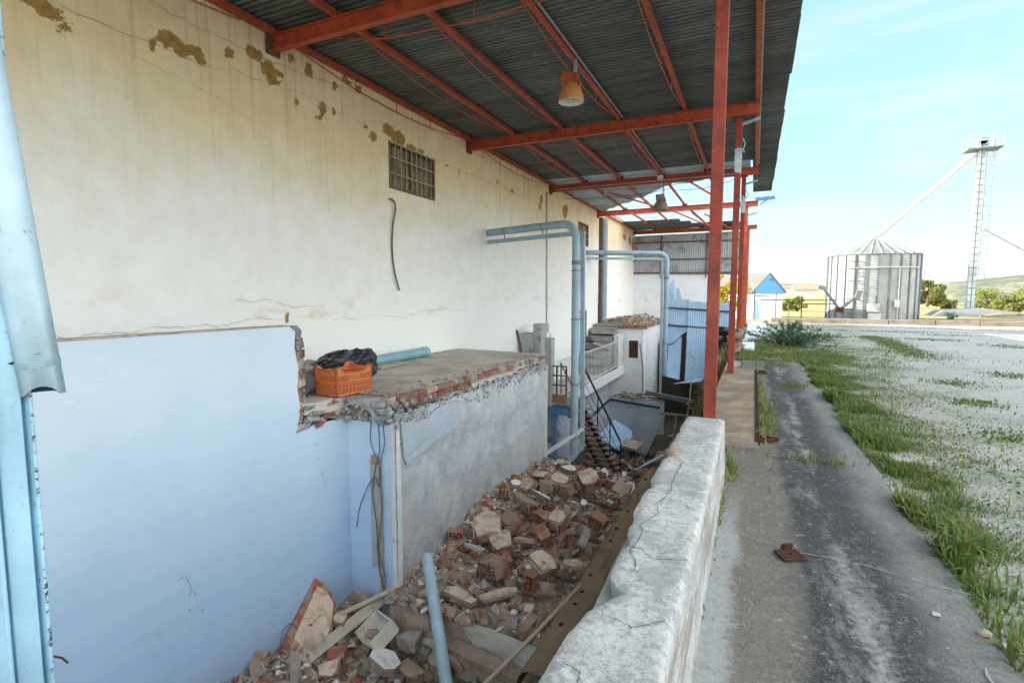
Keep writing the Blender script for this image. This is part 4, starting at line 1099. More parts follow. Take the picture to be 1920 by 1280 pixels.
for (a, b) in (((-2.6, 24.2, 5.1), (-1.9, 28.3, 4.75)), ((-2.2, 25.5, 5.2), (-1.2, 28.2, 4.8)), ((-1.9, 26.5, 5.2), (-1.35, 28.4, 4.85)), ((-4.6, 17.6, 4.95), (-3.2, 22, 4.9)), ((-3.4, 21.6, 5.0), (-2.1, 26.8, 4.8)), ((-2.1, 16.2, 4.98), (-1.31, 19.9, 4.9))):
    mb = MB(); mb.bar(a, b, .05, .05); mb.build('bent_purlin', M['orange'] if a[1] > 25 else M['red'], CN)
for pts in ([(-2.3, 17.0, 4.72), (-1.5, 16.6, 4.64), (-.7, 16.3, 4.74), (-.3, 16.0, 4.9)], [(-2.0, 22.6, 4.7), (-1.2, 22.0, 4.62), (-.4, 21.6, 4.76)], [(-5.9, 16.9, 4.72), (-4.6, 17.0, 4.66), (-3.2, 17.0, 4.7), (-2.4, 17.0, 4.8)]):
    cable('loose_wire', pts, .008, M['cable'], None, parent=CN)

# ------------------------------------------------------------------ lamps
def lamp(name, c, r, ms, mi, label, tilt):
    T = thing(name, c, label, 'lamp', 'bell lamps under the canopy'); c = V(c)
    prof = [(r * .30, r * 1.45), (r * .55, r * 1.25), (r * .80, r * .85), (r * .95, r * .40), (r, 0)]
    mb = MB(); mb.lathe(c, prof, 28); mb.lathe(c, [(r * .30, r * 1.45), (.0, r * 1.5)], 28); sh = mb.build('shade', ms, T, smooth=True)
    mb = MB(); mb.lathe(c, [(a * .975, b - .004) for a, b in prof][::-1] + [(.0, r * 1.4)], 28); mb.build('reflector', mi, sh, smooth=True)
    mb = MB(); mb.lathe(c, [(.0, r * .22), (r * .16, r * .28), (r * .24, r * .5), (r * .2, r * .75), (r * .1, r * 1.0), (r * .1, r * 1.35)], 16); mb.build('bulb', M['lamp_in'], T, smooth=True)
    mb = MB(); mb.box(c + V((-.03, 0, r * 1.72)), (.24, .15, .16), rot(0, tilt, 10)); mb.box(c + V((.10, 0, r * 1.55)), (.05, .10, .2), rot(0, -20, 0)); mb.build('ballast_box', M['orange'] if r < .195 else M['lamp_d'], T, bevel=.006)
    mb = MB(); mb.bar(c + V((.03, .02, r * 1.8)), c + V((.05, .02, 4.97 - c.z)), .04, .012); mb.bar(c + V((.09, -.02, r * 1.6)), c + V((.07, -.02, 4.97 - c.z)), .012, .03); mb.build('hanger', M['cable_lt'], T)
    return T
lamp('bell_lamp', (-2.58, 7.68, 4.37), .19, M['lamp'], M['lamp_in'], 'orange bell lamp hanging under the intact dark roofing', 12)
lamp('bell_lamp', (-2.63, 16.25, 4.04), .22, M['lamp_d'], M['lamp_d'], 'dirty brown bell lamp dangling below the torn edge of the roofing', -4)

# ------------------------------------------------------------------ pipes
def arc(c, a, b, r, n=8):
    """quarter bend from direction a (incoming) to b (outgoing), starting point c"""
    c, a, b = V(c), V(a).normalized(), V(b).normalized()
    o = c + b * r
    return [o - b * r * math.cos(t) + a * r * math.sin(t) for t in [math.pi / 2 * i / n for i in range(n + 1)]]
def duct(label, wall, top, zb, r, off, mat, zt2):
    wall, top = V(wall), V(top)
    T = thing('bent_pipe', (top.x, top.y, zb), label, 'pipe', 'bent grey pipes leaving the long wall')
    d = (V((top.x, top.y, wall.z)) - wall); dn = d.normalized(); rb = .34
    st = V((top.x, top.y, wall.z)) - dn * rb
    mb = MB(); mb.tube([wall] + arc(st, dn, (0, 0, -1), rb) + [(top.x, top.y, zb)], r, 16); mb.build('pipe', mat, T, auto=40)
    side = V((dn.y, -dn.x, 0))
    w2 = wall + V((0, .03, -.22)) ; e = V((top.x, top.y, w2.z)) - dn * .05
    o = V(off)
    mb = MB(); mb.bar(w2, e, .09, .09); mb.bar(e + o + V((0, 0, .05)), V((top.x, top.y, zt2)) + o, .075, .09); mb.build('channel', M['greypipe'] if mat is M['greypipe'] else mat, T)
    for z in (wall.z - 1.0, 1.0, -.4):
        mb = MB(); mb.tube([(top.x, top.y, z - .015), (top.x, top.y, z + .015)], r + .008, 16); mb.bar((top.x, top.y, z), V((top.x, top.y, z)) + o, .02, .025); mb.build('clamp', M['galv_dark'], T)
    for t in (.25, .75):
        p = wall.lerp(st, t); mb = MB(); mb.tube([p - dn * .012, p + dn * .012], r + .006, 16); mb.bar(p, p + V((0, 0, -.24)), .02, .02); mb.build('clamp', M['galv_dark'], T)
    mb = MB(); z = 2.15; mb.tube([(top.x, top.y, z), (top.x, top.y, z + .09)], r + .006, 16); mb.build('coupling', M['galv_dark'], T, auto=40)
    return T
duct('large pale bent pipe dropping beside the far corner of the annex', (-6.0, 11.55, 3.03), (-3.46, 10.72), -1.95, .085, (.15, .12, 0), M['bluepipe'], -1.75)
duct('smaller bent pipe dropping beside the hanging blue sheets', (-6.0, 19.9, 3.17), (-3.2, 21.6), -1.72, .095, (-.12, -.10, 0), M['bluepipe'], -2.6)
mb = MB(); mb.tube([(-5.86, 21.95, .42), (-5.86, 21.95, 4.72)], .16, 16)
T = thing('ribbed_pipe', (-5.86, 21.95, .42), 'thick ribbed vertical pipe against the long wall near the bay end', 'pipe')
mb.build('pipe', M['greypipe'], T, auto=40)
mb = MB()
for i in range(48): mb.tube([(-5.86, 21.95, .5 + i * .088), (-5.86, 21.95, .525 + i * .088)], .166, 16)
mb.build('rib', M['bluepipe'], T, auto=40)
mb = MB(); mb.bx(-6.0, -5.88, 21.66, 21.78, .3, 4.75); mb.build('backing_strip', M['rust_rail'], T)
# conduit and loose cables on the long wall
T = thing('wall_conduit', (-5.97, 15.55, .3), 'thin vertical conduit on the long wall ending in a grey switch box', 'conduit')
mb = MB(); mb.tube([(-5.965, 15.5, 4.7), (-5.965, 15.55, .62)], .02, 8); mb.build('tube', M['cable_lt'], T, smooth=True)
mb = MB(); mb.bx(-6, -5.91, 15.42, 15.62, .34, .62); mb.build('switch_box', M['cable_lt'], T, bevel=.01)
mb = MB(); mb.tube([(-5.965, 15.9, .28), (-5.965, 15.88, .16), (-5.965, 15.7, .08), (-5.965, 15.45, .04), (-5.965, 15.35, -.08), (-5.965, 15.32, -.6), (-5.965, 15.42, -.75)], .02, 8); mb.build('tube', M['cable_lt'], T, smooth=True)
cable('wall_cable', [(-5.97, 7.72, 3.22), (-5.96, 7.83, 3.19), (-5.95, 7.85, 3.05), (-5.96, 7.78, 2.75), (-5.97, 7.76, 2.35), (-5.96, 7.80, 1.95), (-5.95, 7.92, 1.6)], .016, M['cable'], 'short dark cable hanging loose on the wall below the big barred window')
# grey block pillars and an iron bar at the end of the annex roof
def small(name, label, cat, fn, mat, bevel=.0, **k):
    mb = MB(); fn(mb); return tag(mb.build(name, mat, None, bevel=bevel, **k), label, cat)
small('block_pier', 'taller stepped grey block pier behind the annex roof end', 'pier', lambda m: (m.bx(-5.98, -5.55, 13.35, 13.9, -1.4, .45), m.bx(-5.55, -5.32, 13.4, 13.9, -1.4, .72)), M['core'], .012)
small('block_pier', 'narrow grey block pier right of the iron bar', 'pier', lambda m: m.bx(-4.93, -4.74, 12.7, 12.95, -1.4, .40), M['core'], .012)
small('iron_bar', 'rusty iron bar leaning at the far edge of the annex roof', 'bar', lambda m: m.bar((-4.35, 9.9, .3), (-4.78, 10.6, .72), .05, .05), M['rust_rail'])

# ------------------------------------------------------------------ far landing with its railing
LD = thing('landing', (-5.3, 17, -4), 'white concrete landing with a light railing in front of the outbuilding', 'landing')
mb = MB(); mb.bx(-5.98, -4.72, 13.05, 20.85, -1.60, -1.38); mb.build('floor_slab', M['slab'], LD)
mb = MB(); mb.bx(-4.72, -4.66, 14.4, 20.85, -1.63, -1.30); mb.build('edge_kerb', M['whitewash'], LD)
g = gridmesh('wall', steps(14.6, 20.85, .2), steps(-4.4, -1.6, .2), lambda y, z: (-5.28 + .01 * fb(y, z, 0, 3, 1), y, z)); g.materials.append(M['pitwall']); link('wall', g, LD)
g = gridmesh('wall', steps(-5.98, -5.28, .2), steps(-4.4, -1.6, .2), lambda x, z: (x, 14.6, z)); g.materials.append(M['pitwall']); link('wall', g, LD)
mb = MB(); mb.bx(-4.9, -4.70, 20.0, 20.84, -1.30, -.02); mb.build('end_pillar', M['plaster_w'], LD, bevel=.01)
RL = []
mb = MB(); x = -4.78
for a, b in ((12.9, 15.6), (15.8, 20.0)):
    mb.bar((x, a, -.28), (x, b, -.28), .03, .03); mb.bar((x, a, -1.24), (x, b, -1.24), .03, .03)
    yy = a + .12
    while yy < b: mb.bar((x, yy, -1.24), (x, yy, -.28), .013, .013); yy += .165
rl = mb.build('railing', M['galv_lite'], LD)
mb = MB(); mb.bx(x - .04, x + .04, 15.62, 15.72, -1.38, -.2); mb.build('railing_post', M['galv_dark'], LD)
# steps up beside the outbuilding
SP = thing('masonry_steps', (-5.4, 19.5, -1.4), 'mossy masonry steps climbing the long wall up to the outbuilding roof', 'steps')
mb = MB()
for k in range(6):
    mb.lump((-5.42, 18.6 + .36 * k, -1.27 + .27 * k), (1.1, .5, .30), None, 0, .06); 
    mb.bx(-5.95, -4.95, 18.5 + .36 * k, 20.8, -1.38 + .27 * k, -1.15 + .27 * k)
mb.build('step', M['concrete'], SP)

# ------------------------------------------------------------------ outbuilding at the bay end
OB = thing('outbuilding', (-5, 24, -4), 'small whitewashed outbuilding with a barred window and rubble covered roof', 'outbuilding')
OY = 20.88; OX = -3.92
wx = (-4.50, -4.12, -.98, -.28)
def ow(x, z): return not (wx[0] < x < wx[1] and wx[2] < z < wx[3])
xs = sorted([q for q in steps(-5.98, OX, .09) if min(abs(q - wx[0]), abs(q - wx[1])) > .03] + list(wx[:2])); zz_ = sorted([q for q in steps(-2.6, .22, .09) if min(abs(q - wx[2]), abs(q - wx[3])) > .03] + list(wx[2:]))
g = gridmesh('wall', xs, zz_, lambda x, z: (x, OY + .01 * fb(x, z, 0, 3, 2), z), ow); g.materials.append(M['whitewash']); link('wall', g, OB)
g = gridmesh('lower_wall', steps(-5.3, -3.05, .1), steps(-4.6, -2.6, .1), lambda x, z: (x, OY - .06 + .015 * fb(x, z, 0, 3, 2), z)); g.materials.append(M['pitwall']); link('lower_wall', g, OB)
g = gridmesh('wall', steps(OY, 28.7, .15), steps(-3.0, .22, .15), lambda y, z: (OX + .015 * fb(y, z, 0, 3, 2), y, z)); g.materials.append(M['whitewash']); link('wall', g, OB)
mb = MB(); mb.bx(-5.98, OX - .03, OY + .14, 28.7, -2.6, .1, 0); mb.build('dark_fill', M['dark'], OB)  # near-black block filling the inside; shade behind the window put into its colour
mb = MB()
for (a, b, c, d) in ((wx[0] - .05, wx[0], wx[2] - .05, wx[3] + .05), (wx[1], wx[1] + .05, wx[2] - .05, wx[3] + .05), (wx[0], wx[1], wx[3], wx[3] + .05), (wx[0], wx[1], wx[2] - .05, wx[2])): mb.bx(a, b, OY - .025, OY + .1, c, d)
wn = mb.build('window', M['whitewash'], OB)
mb = MB()
for k in range(6): mb.bar((wx[0] + .03 + .065 * k, OY + .04, wx[2]), (wx[0] + .03 + .065 * k, OY + .04, wx[3]), .02, .02)
mb.build('grille', M['frame'], wn)
mb = MB()
mb.bx(-5.98, OX + .03, OY - .02, 28.7, .22, .34); mb.build('roof_slab', M['concrete'], OB)
mb = MB(); x = -4.95
while x < OX: mb.box((x + .12, OY - .03, .27), (.22, .07, .15), rot(0, random.uniform(-3, 3), random.uniform(-3, 3)), random.choice((0, 0, 1))); x += .235
y = OY + .1
while y < 28: mb.box((OX + .035, y, .28), (.07, .2, .13), rot(0, 0, random.uniform(-4, 4)), random.choice((0, 1, 2))); y += .23
mb.build('brick_rim', [M['brick'], M['brick_dk'], M['plaster']], OB)
mb = MB()
for i in range(520):
    x = random.uniform(-5.9, OX); y = random.triangular(OY, 28.4, OY + 1.5); s_ = random.uniform(.03, .13)
    mb.lump((x, y, .34 + s_ * .3 + .16 * max(0, 1 - abs(x + 5.3) / .8)), (s_ * 1.6, s_ * 1.2, s_), rot(random.uniform(-40, 40), random.uniform(-40, 40), random.uniform(0, 180)), random.choice((0, 0, 1, 2)), .4)
tag(mb.build('roof_rubble', [M['stone'], M['brick_dk'], M['plaster']]), 'loose rubble heaped over the far outbuilding roof', 'rubble', kind='stuff')
mb = MB()
for i in range(60):
    mb.lump((random.triangular(-5.25, -3.1, -3.3), OY - .07, -2.5 + random.uniform(-.12, .12)), (random.uniform(.08, .3), .03, random.uniform(.03, .10)), None, 0, .4)
mb.build('bare_patch', M['earth'], OB)
small('handrail', 'dark handrail running along the lower bay wall', 'rail', lambda m: (m.tube([(-5.2, 15.9, -2.95), (-5.2, 20.72, -2.72), (-5.15, 20.72, -2.70), (-3.2, 20.7, -2.86)], .045, 8),), M['steel_dk'])
small('steel_beam', 'long steel beam lying across the bay below the hanging blue sheets', 'beam', lambda m: m.ibeam((-3.7, 20.3, -2.22), (-1.9, 19.9, -2.36), .12, .14), M['galv_dark'])
small('steel_tube', 'thin grey tube lying level beneath the long steel beam', 'beam', lambda m: m.tube([(-3.6, 19.7, -2.85), (-2.0, 19.3, -2.78)], .05, 8), M['galv_dark'])
small('leaning_pole', 'thin grey pole leaning on the outbuilding corner', 'pole', lambda m: m.tube([(-4.0, 20.6, -.35), (-3.86, 20.55, -1.3), (-3.84, 20.5, -2.3)], .03, 6), M['galv_dark'])

# ------------------------------------------------------------------ staircase
ST_ = thing('staircase', (-4.2, 15, -3.9), 'steep open staircase with dusty treads and dark handrails going down into the pit', 'staircase')
A0, A1 = V((-4.60, 13.95, -1.42)), V((-3.86, 15.55, -3.95))
hd = V((A1.x - A0.x, A1.y - A0.y, 0)).normalized(); sd = V((hd.y, -hd.x, 0))
for s_ in (-.30, .30):
    mb = MB(); mb.bar(A0 + sd * s_, A1 + sd * s_, .035, .15); mb.build('stringer', M['steel_dk'], ST_)
N = 14
for k in range(N):
    c = A0.lerp(A1, (k + .6) / N)
    mb = MB(); mb.box(c + V((0, 0, .03)), (.92, .26, .045), rot(random.uniform(-2, 2), random.uniform(-2, 2), math.degrees(math.atan2(sd.y, sd.x))), 0, .006)
    mb.build('tread', M['tread'], ST_, bevel=.006, seg=1)
for s_ in (.44, -.44):
    mb = MB(); q = sd * s_; U = V((0, 0, 1.0))
    mb.bar(A0 + q + U, A1 + q + U + (A1 - A0) * -.04, .035, .045)
    for t in (.3, .6): mb.bar(A0 + q + U * t, A1 + q + U * t, .012, .012)
    for t in (.02, .36, .68, .97):
        p = A0.lerp(A1, t) + q; mb.bar(p, p + U, .03, .03)
    mb.build('handrail', M['rust_rail'] if s_ < 0 else M['steel_dk'], ST_)
# steel platform at the head of the stairs
PF = thing('steel_platform', (-5.2, 13.3, -4), 'small blue steel platform with a brown toe board at the stair head', 'platform')
mb = MB(); mb.ibeam((-5.4, 12.84, -1.50), (-4.30, 12.90, -1.50), .12, .26); mb.build('beam', M['bluecol'], PF)
mb = MB(); mb.bx(-5.2, -4.33, 12.78, 12.81, -1.31, -1.08); mb.build('toe_board', M['timber_br'], PF)
mb = MB(); mb.bx(-4.80, -4.66, 12.86, 13.0, -4.0, -1.64); mb.build('column', M['bluecol'], PF)
mb = MB(); mb.bx(-4.70, -4.35, 12.9, 14.2, -1.40, -1.36); mb.build('deck', M['galv_dark'], PF)
mb = MB()
for xx in (-5.1, -4.62, -4.36): mb.bar((xx, 12.8, -1.1), (xx, 12.8, -.33), .035, .035)
for zz in (-.33, -.58, -.83): mb.bar((-5.2, 12.8, zz), (-4.35, 12.8, zz), .03, .03)
mb.build('railing', M['rust_rail'], PF)
small('concrete_stub', 'broken concrete stub with dark rebar under the steel platform', 'rubble', lambda m: (m.lump((-4.85, 13.1, -2.35), (.6, .3, .22), rot(0, -28, 0), 0, .3), m.lump((-5.05, 13.0, -2.6), (.18, .2, .4), None, 0, .3), m.bar((-5.0, 13, -2.82), (-4.4, 13.1, -2.88), .05, .05)), M['stone'])
small('pale_plank', 'pale plank leaning against the foot of the large bent pipe', 'plank', lambda m: m.bar((-4.05, 9.98, -1.95), (-3.28, 10.78, -1.38), .14, .03), M['plaster_w'])

# ------------------------------------------------------------------ hanging blue corrugated sheets
small('dark_backing', 'added dark backing behind the torn blue screen', 'backing', lambda m: m.prism([(-3.85, 24.4, -4), (-.55, 24.4, -4), (-.55, 24.4, -.1), (-1.6, 24.4, -.2), (-2.6, 24.4, .0), (-3.85, 24.4, -.6)], (0, 3, 0)), M['earth_dk'])  # added slab; shade behind the torn sheets put into its dark colour
CS = thing('corrugated_screen', (-2, 23.6, -2.2), 'tall torn screen of blue corrugated sheets on two rusty rails', 'screen')
def bluesheet(name, x0, x1, z0f, z1f, y, curl, mat='corr_blue', pitch=.09):
    n = int((x1 - x0) / pitch * 5); xs = [x0 + (x1 - x0) * i / n for i in range(n + 1)]
    def f(x, t):
        zb, zt = z0f(x), z1f(x); z = zb + (zt - zb) * t
        yy = y + .012 * math.sin(2 * math.pi * x / pitch) - curl * (1 - t) ** 2
        return (x, yy, z)
    me = gridmesh(name, xs, steps(0, 1, .07), f); me.materials.append(M[mat]); me.polygons.foreach_set('use_smooth', np.ones(len(me.polygons), bool))
    return link(name, me, CS)
Y0 = 23.8
bluesheet('sheet', -3.42, -2.55, lambda x: -.62 + .55 * ramp01(x, -3.3, -2.6), lambda x: 1.36 - .03 * (x + 3.4), Y0, .0)
bluesheet('sheet', -3.36, -2.80, lambda x: -2.0 - .2 * (x + 3.3), lambda x: -.66 + .50 * ramp01(x, -3.3, -2.6), Y0 - .16, .42)
bluesheet('sheet', -2.60, -1.48, lambda x: -2.30 + .9 * ramp01(x, -2.0, -1.35) ** 2, lambda x: 1.34 - .08 * (x + 3.4), Y0 - .03, .45)
bluesheet('sheet', -1.52, -.90, lambda x: -1.45 + 1.4 * ramp01(x, -1.5, -.9), lambda x: 1.22 - .05 * (x + 1.5), Y0, .05)
mb = MB(); mb.prism([(-3.4, Y0, 1.3), (-3.42, Y0, 2.0), (-3.2, Y0 + .05, 2.25), (-3.14, Y0, 1.35)], (0, .012, 0)); mb.prism([(-3.12, Y0 + .05, 1.35), (-3.13, Y0 + .05, 1.8), (-3.0, Y0 + .05, 1.85), (-2.88, Y0 + .05, 1.35)], (0, .012, 0)); mb.build('torn_flap', M['corr_blue'], CS)
for z in (.98, .22): 
    mb = MB(); mb.bar((-3.45, Y0 - .06, z), (-.72, Y0 - .06, z - .16), .05, .06); mb.build('rail', M['rust'], CS)
mb = MB(); mb.prism([(-3.0, 22.9, -2.25), (-1.9, 22.7, -2.05), (-1.5, 23.1, -1.75), (-1.6, 23.6, -1.9), (-2.9, 23.6, -2.3)], (0, 0, .02)); mb.build('folded_sheet', M['corr_blue'], CS)
small('black_lumps', 'black lumps at the right end of the blue screen', 'bag', lambda m: [m.lump((-.85 + random.uniform(-.25, .2), 18.3 + random.uniform(-.2, .2), .05 + random.uniform(-.5, .35)), (.55, .4, .5), None, 0, .3) for _ in range(7)], M['black'], smooth=True)  # black lumps filling the dark spot between screen and post
mb = MB()
for i in range(14): mb.lump((-.42 + random.uniform(-.1, .12), 15.6 + random.uniform(-.25, .3), random.uniform(0, .55)), (.28, .3, .24), rot(0, 0, random.uniform(0, 90)), 0, .3)
tag(mb.build('stone_pier', M['stone'], None), 'rough stone pier at the foot of the third red post', 'pier')
# crumpled sheet metal down in the pit
FS = thing('fallen_sheet', (-3.6, 18, -3.9), 'crumpled dark corrugated sheet fallen in the pit under the outbuilding', 'metal sheet')
def fs(x0, x1, y0, y1, fz, nm):
    xs = steps(x0, x1, .02); me = gridmesh('sheet', xs, steps(y0, y1, .12), lambda x, y: (x + .25 * (y - y0), y, fz(x, y) + .018 * math.sin(x * 70))); me.materials.append(M[nm]); me.polygons.foreach_set('use_smooth', np.ones(len(me.polygons), bool)); link('sheet', me, FS)
fs(-4.05, -3.1, 17.4, 18.9, lambda x, y: -3.75 + .72 * (y - 17.4) - .3 * (x + 3.6) ** 2, 'galv_dark')
fs(-4.7, -3.9, 17.0, 18.2, lambda x, y: -3.55 - .5 * (x + 4.0) + .3 * (y - 17.2), 'corr_blue')
mb = MB(); mb.prism([(-3.9, 17.0, -3.5), (-3.3, 16.9, -3.55), (-3.2, 17.4, -3.45), (-3.8, 17.5, -3.38)], (0, 0, .05)); mb.build('loose_tile', M['plaster'], FS)
small('blue_flap', 'bent blue sheet corner poking out behind the parapet', 'metal sheet', lambda m: m.prism([(-1.9, 9.6, -1.75), (-1.45, 9.9, -1.5), (-1.3, 10.3, -1.45), (-1.8, 10.1, -1.75)], (0, 0, .015)), M['corr_blue'])

# ------------------------------------------------------------------ near post and drainpipe at the left edge
BP = thing('steel_post', (-2.66, 1.02, -2.6), 'pale blue rust edged steel post standing at the left edge', 'post')
mb = MB(); mb.bx(-2.70, -2.575, .92, .932, -2.7, 4.9); mb.bx(-2.70, -2.575, 1.045, 1.057, -2.7, 4.9); mb.bx(-2.645, -2.632, .932, 1.045, -2.7, 4.9)
mb.bx(-2.632, -2.60, .95, 1.03, -2.7, 4.9)
mb.build('column', M['bluesteel'], BP, bevel=.003, seg=1)

mb = MB(); mb.tube([(-2.59, 1.05, .02), (-2.575, 1.085, -.01), (-2.57, 1.10, -.04)], .004, 6); mb.build('wire_hook', M['rust'], BP)
DP = thing('drainpipe', (-2.6, 1.1, 1.12), 'broken pale blue plastic drainpipe clamped to the left steel post', 'pipe')
pa, pb = V((-2.58, .93, 2.9)), V((-2.60, 1.098, 1.13))
dv = (pb - pa).normalized(); r = .068
mb = MB(); n = 28; x, _, z_ = basis(dv)
rings = []
for t, rr in ((0, r), (.6, r), (1.0, r)): rings.append([pa.lerp(pb, t) + x * math.cos(2 * math.pi * j / n) * rr + z_ * math.sin(2 * math.pi * j / n) * rr for j in range(n)])
camd = (V((0, 0, 1.5)) - pb); camd -= dv * camd.dot(dv); camd.normalize()
for j in range(n):           # bite broken out of the side facing the yard
    a = (rings[2][j] - pb).normalized(); k = a.dot(camd)
    bite = .040 * max(0, 1 - (math.acos(max(-1, min(1, k))) / .85) ** 2) + .004 * fb(j, 1, 0, 2, 1)
    rings[2][j] = rings[2][j] + dv * ((1.105 - rings[2][j].z) / dv.z) - dv * bite
for rg in rings: mb.v += [tuple(p) for p in rg]
for i in range(2):
    for j in range(n): mb.f.append((i * n + j, i * n + (j + 1) % n, (i + 1) * n + (j + 1) % n, (i + 1) * n + j)); mb.m.append(0)
o = mb.build('pipe', [M['bluecol'], M['pvc']], DP, smooth=True); sm = o.modifiers.new('wall', 'SOLIDIFY'); sm.thickness = .004; sm.material_offset = 1; sm.use_flip_normals = False
mb = MB(); c = pb - dv * .105; mb.tube([c - dv * .012, c + dv * .012], r + .006, 28); mb.bar(c, c + V((-.02, -.13, 0)), .02, .02); mb.build('clamp', M['bluepipe'], DP, auto=40)
mb = MB(); c = pb - dv * .062; mb.tube([c - dv * .007, c + dv * .007], r + .0015, 28); mb.build('tape', M['bluecol'], DP, auto=40)
mb = MB(); mb.tube([pb - dv * .11 + V((-.02, -.14, 0)), pb - dv * .11 + V((0, -.05, .0))], .008, 6); mb.build('wire_tie', M['rust'], DP)
